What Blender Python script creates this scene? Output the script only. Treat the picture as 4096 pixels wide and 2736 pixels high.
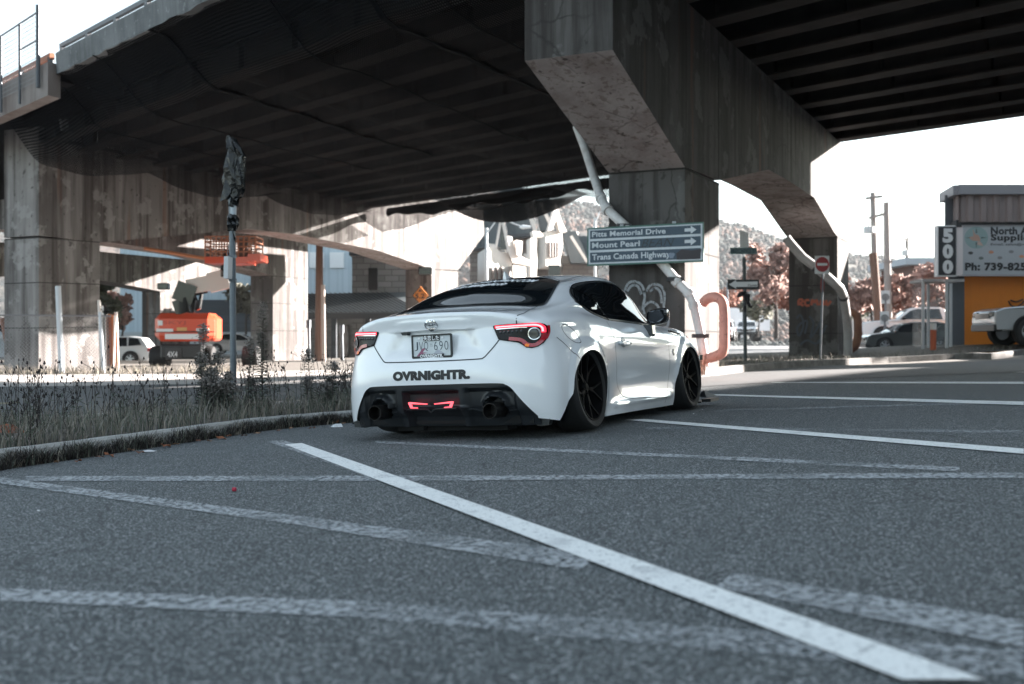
import bpy, bmesh, math, random
from mathutils import Vector, Matrix, Euler
from mathutils.bvhtree import BVHTree
from mathutils.geometry import delaunay_2d_cdt
R = math.radians
random.seed(7)
for o in list(bpy.data.objects): bpy.data.objects.remove(o)
S = bpy.context.scene
COL = S.collection
F = 1100.0      # focal length in pixels of the 1024 px wide picture
HC = 0.7        # camera height
# ---------------------------------------------------------------- camera
cd = bpy.data.cameras.new('camera'); cam = bpy.data.objects.new('camera', cd); COL.objects.link(cam)
cam.location = (0, 0, HC); cam.rotation_euler = (R(90), 0, 0)
cd.sensor_width = 36; cd.lens = F/1024*36; cd.clip_start = .05; cd.clip_end = 6000
cd.dof.use_dof = True; cd.dof.focus_distance = 7.9; cd.dof.aperture_fstop = 2.7; cd.dof.aperture_blades = 0
S.camera = cam
# ---------------------------------------------------------------- light
SUN_AZ, SUN_EL = R(66), R(16)      # azimuth from +Y towards +X
w = bpy.data.worlds.new('World'); S.world = w; w.use_nodes = True
nt = w.node_tree; nt.nodes.clear()
sky = nt.nodes.new('ShaderNodeTexSky'); sky.sky_type = 'NISHITA'; sky.sun_disc = False
sky.sun_elevation = SUN_EL; sky.sun_rotation = SUN_AZ; sky.air_density = 1.0; sky.dust_density = 1.5; sky.ozone_density = 1.0
hs = nt.nodes.new('ShaderNodeHueSaturation'); hs.inputs['Saturation'].default_value = .48
bg = nt.nodes.new('ShaderNodeBackground'); bg.inputs[1].default_value = .052
wo = nt.nodes.new('ShaderNodeOutputWorld')
tn = nt.nodes.new('ShaderNodeMix'); tn.data_type = 'RGBA'; tn.blend_type = 'MULTIPLY'; tn.inputs[0].default_value = 1; tn.inputs[7].default_value = (.90, 1.0, 1.0, 1)
nt.links.new(sky.outputs[0], hs.inputs['Color']); nt.links.new(hs.outputs[0], tn.inputs[6]); nt.links.new(tn.outputs[2], bg.inputs[0]); nt.links.new(bg.outputs[0], wo.inputs[0])
sd = bpy.data.lights.new('sun', 'SUN'); sd.energy = 5.0; sd.angle = R(.5); sd.color = (1, .92, .86)
sun = bpy.data.objects.new('sun', sd); COL.objects.link(sun)
SV = Vector((math.sin(SUN_AZ)*math.cos(SUN_EL), math.cos(SUN_AZ)*math.cos(SUN_EL), math.sin(SUN_EL)))
sun.rotation_euler = SV.to_track_quat('Z', 'Y').to_euler(); sun.location = (30, 20, 30)
vs = S.view_settings; vs.view_transform = 'Standard'; vs.look = 'None'; vs.exposure = 3.08; vs.gamma = 1; vs.use_curve_mapping = False
S.cycles.max_bounces = 8; S.cycles.diffuse_bounces = 4; S.cycles.use_denoising = True

# ---------------------------------------------------------------- materials
def ramp(t, cols):
    n = t.nodes.new('ShaderNodeValToRGB'); e = n.color_ramp.elements
    while len(e) < len(cols): e.new(.5)
    for k, (p, c) in enumerate(cols):
        e[k].position = p; e[k].color = (*c, 1) if len(c) == 3 else c
    return n
def mat(name, col, rough=.6, metal=0, noise=None, bump=None, coat=0, emit=None, alpha=1, spec=.5, streak=None, coord='Object'):
    """noise: list of (scale, detail, lo, hi, colour, amount); streak: (scale xyz, lo, hi, colour, amount)"""
    m = bpy.data.materials.new(name); m.use_nodes = True; t = m.node_tree
    b = t.nodes['Principled BSDF']; b.inputs['Base Color'].default_value = (*col, 1)
    b.inputs['Roughness'].default_value = rough; b.inputs['Metallic'].default_value = metal
    b.inputs['Coat Weight'].default_value = coat; b.inputs['Coat Roughness'].default_value = .03
    b.inputs['Specular IOR Level'].default_value = spec
    b.inputs['Alpha'].default_value = alpha
    if emit:
        b.inputs['Emission Color'].default_value = (*emit[0], 1); b.inputs['Emission Strength'].default_value = emit[1]
    tc = None
    def tcn():
        nonlocal tc
        if tc is None: tc = t.nodes.new('ShaderNodeTexCoord')
        return tc.outputs[coord]
    cur = None
    def layer(fac, colour, amount):
        nonlocal cur
        mx = t.nodes.new('ShaderNodeMix'); mx.data_type = 'RGBA'
        mu = t.nodes.new('ShaderNodeMath'); mu.operation = 'MULTIPLY'; mu.inputs[1].default_value = amount
        t.links.new(fac, mu.inputs[0]); t.links.new(mu.outputs[0], mx.inputs[0])
        if cur is None: mx.inputs[6].default_value = (*col, 1)
        else: t.links.new(cur, mx.inputs[6])
        mx.inputs[7].default_value = (*colour, 1)
        cur = mx.outputs[2]
    for n_ in (noise or []):
        sc, det, lo, hi, c, am = n_[:6]
        tx = t.nodes.new('ShaderNodeTexNoise'); tx.inputs['Scale'].default_value = sc if not isinstance(sc, tuple) else 1
        tx.inputs['Detail'].default_value = det
        tx.inputs['Roughness'].default_value = .62
        if isinstance(sc, tuple):
            mp = t.nodes.new('ShaderNodeMapping'); mp.inputs['Scale'].default_value = sc
            mp.inputs['Location'].default_value = (sum(c)*31, am*17, sc[0]*3)
            t.links.new(tcn(), mp.inputs[0]); t.links.new(mp.outputs[0], tx.inputs['Vector'])
        else: t.links.new(tcn(), tx.inputs['Vector'])
        r_ = ramp(t, [(lo, (0, 0, 0)), (hi, (1, 1, 1))]); t.links.new(tx.outputs[0], r_.inputs[0])
        layer(r_.outputs[0], c, am)
    if cur is not None: t.links.new(cur, b.inputs['Base Color'])
    if bump:
        prev = None
        for sc, st, ds in (bump if isinstance(bump, list) else [bump]):
            tx = t.nodes.new('ShaderNodeTexNoise'); tx.inputs['Scale'].default_value = sc; tx.inputs['Detail'].default_value = 6
            t.links.new(tcn(), tx.inputs['Vector'])
            bp = t.nodes.new('ShaderNodeBump'); bp.inputs['Strength'].default_value = st; bp.inputs['Distance'].default_value = ds
            t.links.new(tx.outputs[0], bp.inputs['Height'])
            if prev: t.links.new(prev, bp.inputs['Normal'])
            prev = bp.outputs[0]
        t.links.new(prev, b.inputs['Normal'])
    return m

# ---------------------------------------------------------------- object helpers
def link(name, me, m=None, parent=None, smooth=False):
    o = bpy.data.objects.new(name, me); COL.objects.link(o)
    if m is not None:
        for q in (m if isinstance(m, (list, tuple)) else [m]): me.materials.append(q)
    if parent is not None: o.parent = parent
    if smooth:
        me.polygons.foreach_set('use_smooth', [True]*len(me.polygons)); me.update()
    return o
def raw(name, vs_, fs, m=None, parent=None, smooth=False):
    me = bpy.data.meshes.new(name); me.from_pydata([tuple(v) for v in vs_], [], fs); me.update()
    return link(name, me, m, parent, smooth)
def tag(o, label=None, cat=None, group=None, kind=None):
    if label: o['label'] = label
    if cat: o['category'] = cat
    if group: o['group'] = group
    if kind: o['kind'] = kind
    return o
def empty(name, loc=(0, 0, 0), rz=0, label=None, cat=None, group=None):
    o = bpy.data.objects.new(name, None); COL.objects.link(o); o.location = loc; o.rotation_euler = (0, 0, rz)
    return tag(o, label, cat, group)
def copy_tree(o, parent=None):
    c = o.copy(); COL.objects.link(c); c.parent = parent
    for ch in list(o.children): copy_tree(ch, c)
    return c
class MB:
    """collects shapes into one mesh"""
    def __init__(s): s.v = []; s.f = []; s.mi = []; s.cur = 0
    def add(s, vs_, fs):
        n = len(s.v); s.v += [tuple(v) for v in vs_]; s.f += [tuple(i+n for i in f) for f in fs]; s.mi += [s.cur]*len(fs); return s
    def box(s, x0, x1, y0, y1, z0, z1, rz=0, c=None, M=None, taper=1):
        p = []
        for z, k in ((z0, 1), (z1, taper)):
            cx, cy = (x0+x1)/2, (y0+y1)/2
            for x, y in ((x0, y0), (x1, y0), (x1, y1), (x0, y1)):
                p.append(Vector((cx+(x-cx)*k, cy+(y-cy)*k, z)))
        if rz:
            c = Vector(c or (0, 0, 0)); m_ = Matrix.Rotation(rz, 3, 'Z'); p = [m_@(q-c)+c for q in p]
        if M is not None: p = [M@q for q in p]
        return s.add(p, [(0, 3, 2, 1), (4, 5, 6, 7), (0, 1, 5, 4), (1, 2, 6, 5), (2, 3, 7, 6), (3, 0, 4, 7)])
    def beam(s, a, b, w_, h_, up=(0, 0, 1)):
        a = Vector(a); b = Vector(b); d = (b-a).normalized(); u = Vector(up)
        sd_ = d.cross(u); sd_ = sd_.normalized() if sd_.length > 1e-5 else Vector((1, 0, 0)); u = sd_.cross(d).normalized()
        p = [q+sd_*i*w_/2+u*j*h_/2 for q in (a, b) for i, j in ((-1, -1), (1, -1), (1, 1), (-1, 1))]
        return s.add(p, [(0, 3, 2, 1), (4, 5, 6, 7), (0, 1, 5, 4), (1, 2, 6, 5), (2, 3, 7, 6), (3, 0, 4, 7)])
    def tube(s, pts, r, n=10, caps=True):
        pts = [Vector(p) for p in pts]; rs = r if isinstance(r, (list, tuple)) else [r]*len(pts)
        vs_ = []; fs = []; prev = None
        for k, p in enumerate(pts):
            d = (pts[min(k+1, len(pts)-1)]-pts[max(k-1, 0)]).normalized()
            if prev is None:
                a = d.orthogonal().normalized()
            else:
                a = (prev-d*prev.dot(d)); a = a.normalized() if a.length > 1e-6 else d.orthogonal().normalized()
            prev = a; b = d.cross(a)
            for i in range(n):
                t_ = 2*math.pi*i/n; vs_.append(p+(a*math.cos(t_)+b*math.sin(t_))*rs[k])
        for k in range(len(pts)-1):
            for i in range(n):
                j = (i+1) % n; fs.append((k*n+i, k*n+j, (k+1)*n+j, (k+1)*n+i))
        if caps:
            fs.append(tuple(reversed(range(n)))); fs.append(tuple((len(pts)-1)*n+i for i in range(n)))
        return s.add(vs_, fs)
    def lathe(s, prof, n=24, M=None, close=False):
        """prof: (r, z) list round local Z"""
        vs_ = []; fs = []
        for r_, z in prof:
            for i in range(n):
                t_ = 2*math.pi*i/n; q = Vector((r_*math.cos(t_), r_*math.sin(t_), z)); vs_.append(M@q if M is not None else q)
        m_ = len(prof)
        for k in range(m_ if close else m_-1):
            k2 = (k+1) % m_
            for i in range(n):
                j = (i+1) % n; fs.append((k*n+i, k*n+j, k2*n+j, k2*n+i))
        return s.add(vs_, fs)
    def prism(s, poly, a, b, ax=1, M=None):
        """2D polygon extruded along axis ax from a to b. poly coords are the other two axes in order"""
        n = len(poly); vs_ = []
        for d in (a, b):
            for p, q in poly:
                v = Vector((d, p, q)) if ax == 0 else Vector((p, d, q)) if ax == 1 else Vector((p, q, d))
                vs_.append(M@v if M is not None else v)
        fs = [tuple(range(n)), tuple(reversed(range(n, 2*n)))]+[(i, n+i, n+(i+1) % n, (i+1) % n) for i in range(n)]
        return s.add(vs_, fs)
    def build(s, name, m, parent=None, smooth=False, normals=True, loc=None, bevel=0):
        me = bpy.data.meshes.new(name); me.from_pydata(s.v, [], s.f)
        if isinstance(m, (list, tuple)): me.polygons.foreach_set('material_index', s.mi)
        me.update()
        if normals:
            bm = bmesh.new(); bm.from_mesh(me); bmesh.ops.recalc_face_normals(bm, faces=bm.faces)
            if bevel: bmesh.ops.bevel(bm, geom=[e for e in bm.edges], offset=bevel, segments=1, affect='EDGES')
            bm.to_mesh(me); bm.free()
        o = link(name, me, m, parent, smooth)
        if smooth: sharp(me)
        if loc is not None:
            pass
        return o
def sharp(me, ang=38):
    bm = bmesh.new(); bm.from_mesh(me)
    for e in bm.edges:
        e.smooth = not (len(e.link_faces) == 2 and e.calc_face_angle(0) > R(ang))
    bm.to_mesh(me); bm.free()
def boolean(o, cutter, op='DIFFERENCE'):
    md = o.modifiers.new('b', 'BOOLEAN'); md.operation = op; md.object = cutter; md.solver = 'EXACT'
    dg = bpy.context.evaluated_depsgraph_get(); me = bpy.data.meshes.new_from_object(o.evaluated_get(dg))
    o.modifiers.clear(); old = o.data; o.data = me; me.name = old.name
    bpy.data.meshes.remove(old); bpy.data.objects.remove(cutter)
def catmull(P, n):
    out = []
    for i in range(len(P)-1):
        p0, p1, p2, p3 = P[max(i-1, 0)], P[i], P[i+1], P[min(i+2, len(P)-1)]
        for k in range(n):
            t = k/n
            out.append(tuple(.5*(2*b+(c-a)*t+(2*a-5*b+4*c-d)*t*t+(3*b-a-3*c+d)*t**3) for a, b, c, d in zip(p0, p1, p2, p3)))
    out.append(tuple(P[-1])); return out
def text2d(s_, size=1, bold=0, shear=0, res=3):
    """flat text as (verts2d, faces), lower left at the baseline origin"""
    c = bpy.data.curves.new('t', 'FONT'); c.body = s_; c.size = size; c.offset = bold; c.space_character = 1+max(0, bold)*1.6; c.shear = shear; c.resolution_u = res; c.fill_mode = 'FRONT'
    o = bpy.data.objects.new('t', c); COL.objects.link(o); dg = bpy.context.evaluated_depsgraph_get()
    me = bpy.data.meshes.new_from_object(o.evaluated_get(dg)); vs_ = [(v.co.x, v.co.y) for v in me.vertices]; fs = [tuple(p.vertices) for p in me.polygons]
    bpy.data.objects.remove(o); bpy.data.meshes.remove(me); return vs_, fs
def text_fit(s_, x0, x1, y0, y1, bold=0, shear=0, res=3):
    """text scaled to fill the box exactly"""
    v, f = text2d(s_, 1, bold, shear, res)
    ax, bx = min(p[0] for p in v), max(p[0] for p in v); ay, by = min(p[1] for p in v), max(p[1] for p in v)
    return [(x0+(p[0]-ax)/(bx-ax)*(x1-x0), y0+(p[1]-ay)/(by-ay)*(y1-y0)) for p in v], f
# ================================================================ WHITE COUPE
def keys(rows, n=27):
    """sparse (u, x, y, z) -> dense per-unit u by monotone-ish catmull"""
    out = []
    for u in range(n+1):
        k = max(i for i in range(len(rows)) if rows[i][0] <= u); 
        if rows[k][0] == u: out.append(rows[k][1:]); continue
        p0 = rows[max(k-1, 0)]; p1 = rows[k]; p2 = rows[k+1]; p3 = rows[min(k+2, len(rows)-1)]
        t = (u-p1[0])/(p2[0]-p1[0]); r_ = []
        for c in (1, 2, 3):
            h = p2[0]-p1[0]
            m1 = (p2[c]-p0[c])/(p2[0]-p0[0])*h if p2[0] != p0[0] else 0
            m2 = (p3[c]-p1[c])/(p3[0]-p1[0])*h if p3[0] != p1[0] else 0
            r_.append((2*t**3-3*t*t+1)*p1[c]+(t**3-2*t*t+t)*m1+(-2*t**3+3*t*t)*p2[c]+(t**3-t*t)*m2)
        out.append(tuple(r_))
    return out
ROWS = [
 [(0,0,-.80,.16),(2,.4,-.79,.16),(4,.66,-.74,.16),(5,.77,-.68,.142),(6,.835,-.60,.125),(7,.855,-.5,.11),(8,.86,-.35,.1),(10,.85,0,.09),(12,.84,.33,.088),(13,.835,.6,.088),(17,.835,2.0,.075),(20,.84,2.6,.07),(22,.85,2.92,.06),(23,.82,3.1,.06),(24,.72,3.27,.06),(25,.55,3.37,.06),(26,.3,3.42,.06),(27,0,3.44,.06)],
 [(0,0,-.85,.24),(2,.4,-.84,.24),(4,.66,-.775,.235),(5,.78,-.69,.225),(6,.845,-.60,.21),(7,.865,-.5,.2),(8,.87,-.35,.2),(10,.87,0,.2),(12,.85,.33,.175),(13,.85,.6,.165),(15,.85,1.3,.155),(17,.85,2.0,.15),(19,.865,2.45,.18),(22,.87,2.92,.18),(23,.83,3.12,.18),(24,.72,3.3,.18),(25,.55,3.39,.18),(27,0,3.45,.18)],
 [(0,0,-.872,.39),(2,.4,-.855,.39),(3,.55,-.825,.39),(4,.68,-.775,.385),(5,.785,-.69,.37),(6,.85,-.59,.36),(7,.87,-.48,.35),(8,.88,-.35,.35),(10,.885,0,.36),(12,.865,.33,.35),(13,.84,.6,.33),(14,.833,.9,.31),(15,.833,1.3,.31),(17,.845,2.0,.32),(18,.865,2.25,.34),(20,.885,2.6,.35),(22,.875,2.92,.35),(23,.83,3.13,.35),(24,.71,3.3,.35),(25,.54,3.38,.35),(27,0,3.43,.35)],
 [(0,0,-.874,.5),(2,.4,-.852,.5),(3,.55,-.817,.5),(4,.68,-.76,.5),(5,.775,-.68,.49),(6,.838,-.585,.48),(7,.862,-.48,.48),(8,.875,-.35,.48),(10,.885,0,.49),(12,.87,.33,.48),(13,.855,.6,.47),(15,.85,1.3,.46),(17,.86,2.0,.46),(20,.885,2.6,.47),(22,.87,2.92,.46),(23,.82,3.12,.45),(24,.7,3.27,.45),(25,.53,3.35,.45),(27,0,3.4,.45)],
 [(0,0,-.85,.6),(2,.4,-.832,.6),(3,.55,-.797,.6),(4,.67,-.742,.6),(5,.76,-.665,.6),(6,.817,-.575,.6),(7,.842,-.48,.6),(8,.86,-.35,.6),(10,.878,0,.6),(12,.868,.33,.59),(13,.86,.6,.585),(15,.857,1.3,.58),(17,.86,2,.58),(20,.875,2.6,.58),(22,.85,2.92,.55),(23,.79,3.1,.53),(24,.67,3.24,.52),(25,.51,3.32,.52),(27,0,3.38,.52)],
 [(0,0,-.83,.69),(2,.4,-.815,.69),(3,.55,-.785,.69),(4,.66,-.732,.69),(5,.745,-.66,.69),(6,.795,-.58,.69),(7,.818,-.48,.69),(8,.838,-.35,.69),(10,.865,0,.69),(12,.864,.33,.68),(13,.862,.6,.67),(15,.858,1.3,.66),(17,.857,2,.65),(20,.862,2.6,.65),(22,.82,2.92,.61),(23,.76,3.09,.58),(24,.65,3.22,.57),(27,0,3.37,.54)],
 [(0,0,-.82,.80),(2,.4,-.80,.79),(3,.55,-.775,.78),(4,.66,-.73,.77),(5,.742,-.66,.76),(6,.79,-.57,.765),(7,.805,-.48,.77),(8,.82,-.35,.77),(10,.848,0,.775),(12,.848,.33,.765),(13,.845,.6,.755),(15,.84,1.3,.74),(17,.83,2,.73),(20,.82,2.6,.72),(22,.79,2.92,.665),(23,.74,3.09,.62),(24,.635,3.21,.6),(27,0,3.365,.56)],
 [(0,0,-.838,.893),(1,.2,-.835,.89),(2,.4,-.815,.882),(3,.53,-.785,.866),(4,.645,-.73,.843),(5,.72,-.65,.822),(6,.765,-.56,.825),(7,.785,-.48,.83),(8,.80,-.35,.838),(9,.815,-.15,.845),(10,.82,0,.85),(11,.82,.15,.845),(12,.818,.33,.836),(13,.81,.6,.826),(14,.805,.9,.818),(15,.80,1.3,.808),(16,.785,1.7,.798),(17,.77,2.0,.79),(18,.765,2.25,.785),(19,.765,2.45,.78),(20,.765,2.6,.768),(21,.765,2.75,.745),(22,.755,2.92,.70),(23,.71,3.06,.65),(24,.61,3.18,.625),(25,.47,3.27,.61),(26,.25,3.33,.6),(27,0,3.35,.6)],
 [(0,0,-.76,.916),(2,.4,-.735,.903),(3,.52,-.69,.893),(4,.615,-.61,.885),(5,.67,-.53,.885),(6,.70,-.45,.892),(7,.715,-.35,.90),(8,.735,-.2,.908),(9,.75,-.05,.91),(10,.765,.08,.905),(11,.775,.2,.893),(12,.785,.35,.878),(13,.785,.6,.866),(14,.78,.9,.857),(15,.772,1.3,.85),(16,.75,1.65,.84),(17,.715,1.95,.825),(18,.68,2.15,.812),(19,.62,2.4,.795),(20,.62,2.55,.782),(22,.6,2.85,.725),(24,.45,3.08,.665),(27,0,3.18,.665)],
 [(0,0,-.47,.944),(1,.2,-.465,.942),(2,.4,-.43,.936),(3,.52,-.37,.93),(4,.58,-.3,.935),(5,.625,-.2,.95),(6,.655,-.1,.965),(7,.68,0,.975),(8,.695,.1,.975),(9,.71,.2,.97),(10,.725,.3,.965),(11,.733,.4,.96),(12,.735,.5,.953),(13,.735,.7,.948),(14,.73,.95,.943),(15,.72,1.3,.935),(16,.697,1.62,.925),(17,.655,1.88,.90),(18,.6,2.05,.87),(19,.5,2.17,.845),(20,.4,2.24,.833),(22,.25,2.29,.828),(27,0,2.32,.828)],
 [(0,0,-.15,1.074),(2,.37,-.12,1.062),(3,.48,-.07,1.046),(4,.53,0,1.04),(5,.56,.1,1.055),(6,.585,.2,1.065),(7,.605,.3,1.07),(8,.62,.38,1.072),(10,.645,.52,1.068),(12,.66,.7,1.06),(13,.667,.85,1.055),(14,.667,1.03,1.05),(15,.657,1.3,1.045),(16,.637,1.55,1.035),(17,.60,1.75,1.01),(18,.55,1.85,.99),(19,.47,1.92,.97),(20,.38,1.97,.96),(22,.25,2.02,.955),(27,0,2.05,.955)],
 [(0,0,.2,1.156),(2,.33,.22,1.144),(3,.44,.26,1.13),(4,.48,.33,1.135),(5,.505,.4,1.145),(6,.525,.48,1.152),(7,.54,.56,1.158),(8,.55,.63,1.163),(10,.565,.76,1.167),(12,.577,.9,1.172),(13,.582,1.0,1.173),(14,.583,1.12,1.172),(15,.578,1.28,1.165),(16,.565,1.43,1.15),(17,.54,1.55,1.132),(18,.49,1.62,1.115),(19,.42,1.66,1.1),(20,.35,1.69,1.095),(22,.22,1.72,1.09),(27,0,1.74,1.09)],
 [(0,0,.46,1.2),(2,.28,.48,1.192),(4,.41,.54,1.178),(6,.46,.64,1.187),(8,.485,.76,1.198),(10,.5,.87,1.205),(12,.505,.98,1.21),(14,.505,1.13,1.208),(16,.48,1.3,1.197),(18,.4,1.42,1.18),(20,.29,1.47,1.18),(27,0,1.5,1.178)],
 [(0,0,.7,1.222),(4,.25,.74,1.22),(10,.3,.92,1.23),(14,.3,1.1,1.23),(18,.22,1.25,1.22),(27,0,1.3,1.214)],
 [(0,0,.85,1.232),(27,0,1.2,1.23)]]
def sstep(a, b, x):
    t = min(1, max(0, (x-a)/(b-a))); return t*t*(3-2*t)
WHEELS = ((-.03, .30), (2.60, .30))
def body_grid(NU=5, NV=9):
    rows = [catmull([(x*(1+.035*sstep(.9,1.0,z)*sstep(-.3,.2,y)+.035*sstep(.925,.95,z)*(1-sstep(.1,.6,y))*sstep(-.5,-.35,y)), y, z+.008*sstep(.95,1.15,z)-.014*sstep(.24,.42,x)*(1-sstep(.6,.95,y))*sstep(-.35,-.05,y)*sstep(.95,1.02,z)) for x, y, z in keys(r_)], NU) for r_ in ROWS]
    nc = len(rows[0]); colz = []
    for i in range(nc): colz.append(catmull([r_[i] for r_ in rows], NV))
    G = []
    for i in range(nc):
        L_ = []
        for x, y, z in colz[i]:
            # wheel arch flares
            if z < .8 and x > .7:
                for wy, wz in WHEELS:
                    r_ = math.hypot(y-wy+.02, z-wz)
                    x += .016*(1-sstep(.385, .41, r_))*(1-sstep(.62, .74, z))
            if z < .26 and x > .7 and .35 < y < 2.2: x += .020*math.exp(-((z-.168)/.024)**2)*sstep(.38,.6,y)*(1-sstep(1.95,2.12,y))
            if y < -.7 and x < .5 and .55 < z < .79:      # recess round the plate
                y += .026*sstep(.575, .66, z)*(1-sstep(.772, .782, z))*(1-sstep(.30, .36, abs(x)-.12*(1-(z-.58)/.2)+.06))
            if y < -.7 and .782 <= z < .88 and x < .4:  # raised panel above the plate
                y -= .012*(1-sstep(.84, .87, z+.25*max(0, x-.24)))*(1-sstep(.325-.6*max(0,z-.79)-.01, .325-.6*max(0,z-.79)+.015, x))
            L_.append((max(0, x), y, z))
        G.append(L_)
    return G
G = body_grid()
nc, nr = len(G), len(G[0])
bm = bmesh.new(); V1 = {}
for sgn in (1, -1):
    for i in range(nc):
        for j in range(nr):
            x, y, z = G[i][j]
            if x < 1e-4 or i in (0, nc-1) or j == nr-1:
                k = (0, i, j)
                if k not in V1: V1[k] = bm.verts.new((0 if (i in (0, nc-1) or j == nr-1) else x, y, z))
                V1[(sgn, i, j)] = V1[k]
            else: V1[(sgn, i, j)] = bm.verts.new((sgn*x, y, z))
for sgn in (1, -1):
    for i in range(nc-1):
        for j in range(nr-1):
            q = [V1[(sgn, i, j)], V1[(sgn, i+1, j)], V1[(sgn, i+1, j+1)], V1[(sgn, i, j+1)]]
            q = list(dict.fromkeys(q))
            if len(q) > 2:
                try: bm.faces.new(q if sgn == 1 else q[::-1])
                except ValueError: pass
for i in range(nc-1):   # floor
    q = list(dict.fromkeys([V1[(1, i, 0)], V1[(-1, i, 0)], V1[(-1, i+1, 0)], V1[(1, i+1, 0)]]))
    if len(q) > 2: bm.faces.new(q)
bmesh.ops.remove_doubles(bm, verts=bm.verts, dist=1e-5)
bmesh.ops.recalc_face_normals(bm, faces=bm.faces)
M_paint = mat('pearl_white_paint', (.82, .83, .85), .2, 0, coat=1, noise=[(900, 2, .35, .75, (.75, .77, .81), .5)])
M_black = mat('black_plastic', (.010, .012, .014), .42)
M_gloss = mat('gloss_black', (.006, .007, .008), .12, coat=.5)
M_gap = mat('panel_gap_shadowed_rubber', (.02, .022, .025), .7)
M_tint = mat('tinted_glass', (.006, .008, .010), .03, spec=.6, coat=0)
M_well = mat('wheel_well_liner', (.008, .008, .009), .9)
M_tyre = mat('tyre_rubber', (.012, .012, .013), .75, noise=[(60, 3, .4, .7, (.02, .02, .02), .6)])
M_rim = mat('black_alloy', (.006,.006,.0065), .55, .0, spec=.03)
M_chrome = mat('chrome', (.75, .76, .78), .12, 1)
M_steel = mat('burnt_steel', (.035, .033, .033), .4, .8)
M_white = mat('white_vinyl', (.82, .83, .85), .5)
M_vinyl = mat('black_vinyl', (.012, .014, .017), .45)
me = bpy.data.meshes.new('body'); bm.to_mesh(me); 
BV = BVHTree.FromBMesh(bm); bm.free()
POSE = (0.43655909498774875, -0.04079159605592275, -0.012676987690353546, -0.18045400824126448, 8.499171075040419, -0.6964510015864717)
def car_matrix():
    th, ro, pi_, tx, ty, tz = POSE
    c, s = math.cos(th), math.sin(th); Rz = Matrix(((c, s, 0), (-s, c, 0), (0, 0, 1)))
    c, s = math.cos(pi_), math.sin(pi_); Rx = Matrix(((1, 0, 0), (0, c, -s), (0, s, c)))
    c, s = math.cos(ro), math.sin(ro); Ry = Matrix(((c, 0, s), (0, 1, 0), (-s, 0, c)))
    return Matrix.Translation((tx, ty, tz+HC)) @ (Ry@Rx@Rz).to_4x4()
CARM = car_matrix()
car = empty('sports_car', label='low white sports coupe with lit red tail lamps, parked in the painted bay', cat='car')
car.matrix_world = CARM
body = link('body', me, [M_paint, M_well], car)
# --- wheel arch and diffuser cuts
RA = [(-.66,-.02),(-.58,.123),(-.432,.30),(-.40,.40),(-.355,.465),(-.26,.54),(-.17,.58),(-.05,.602),(.07,.594),(.16,.56),(.225,.506),(.275,.43),(.295,.35),(.29,.2),(.255,.08),(.25,-.02)]
FA = [(2.14,-.02),(2.13,.1),(2.14,.2),(2.18,.31),(2.25,.43),(2.34,.52),(2.46,.58),(2.60,.598),(2.73,.58),(2.83,.53),(2.90,.43),(2.94,.3),(2.95,.15),(2.95,-.02)]
DIFF = [(0,.402),(.25,.402),(.50,.398),(.555,.385),(.592,.358),(.64,.292),(.735,.163)]
def smooth_poly(p, n=4): return [q for q in catmull(p, n)]
for sgn in (1, -1):
    for P_ in (RA, FA):
        c = MB(); c.cur = 1; c.prism(smooth_poly(P_), sgn*.50, sgn*1.2, ax=0); cu = c.build('cut', [M_paint, M_well]); cu.matrix_world = CARM
        boolean(body, cu)
c = MB(); c.cur = 1
pd = smooth_poly(DIFF, 4)+[(.735, .0)]; c.prism([(-x, z) for x, z in pd[::-1]][:-1]+pd, -1.1, -.66, ax=1)
cu = c.build('cut', [M_paint, M_well]); cu.matrix_world = CARM; boolean(body, cu)
bm = bmesh.new(); bm.from_mesh(body.data); bmesh.ops.triangulate(bm, faces=[f for f in bm.faces if len(f.verts) > 4]); bm.to_mesh(body.data); bm.free()
body.data.polygons.foreach_set('use_smooth', [True]*len(body.data.polygons)); sharp(body.data, 32)
md = body.modifiers.new('wn', 'WEIGHTED_NORMAL'); md.keep_sharp = True

# --- projecting flat shapes on to the body
def proj(p, ax, side, off):
    """p = the two other coordinates; ax axis of projection; side = from which side (+1/-1)"""
    if ax == 0: o_, d = Vector((side*2, p[0], p[1])), Vector((-side, 0, 0))
    elif ax == 1: o_, d = Vector((p[0], side*6, p[1])), Vector((0, -side, 0))
    else: o_, d = Vector((p[0], p[1], 3)), Vector((0, 0, -1))
    h, n, i, _ = BV.ray_cast(o_, d)
    if h is None: return None
    if n.dot(d) > 0: n = -n
    # smooth the normal a little by using the axis-facing part
    return h+n*off
def bnormal(p, ax, side, e=.03):
    a, b = [proj((p[0]+d, p[1]), ax, side, 0) for d in (-e, e)]; c, d_ = [proj((p[0], p[1]+d), ax, side, 0) for d in (-e, e)]
    h = proj(p, ax, side, 0)
    a, b, c, d_ = [q if q is not None and h is not None and (q-h).length < e*3 else h for q in (a, b, c, d_)]
    if h is None: return Vector((0, 0, 1))
    n = (b-a).cross(d_-c); v = Vector((0, 0, 0)); v[ax] = side
    if n.length < 1e-9: return v
    n.normalize(); return n if n.dot(v) > 0 else -n
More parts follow.
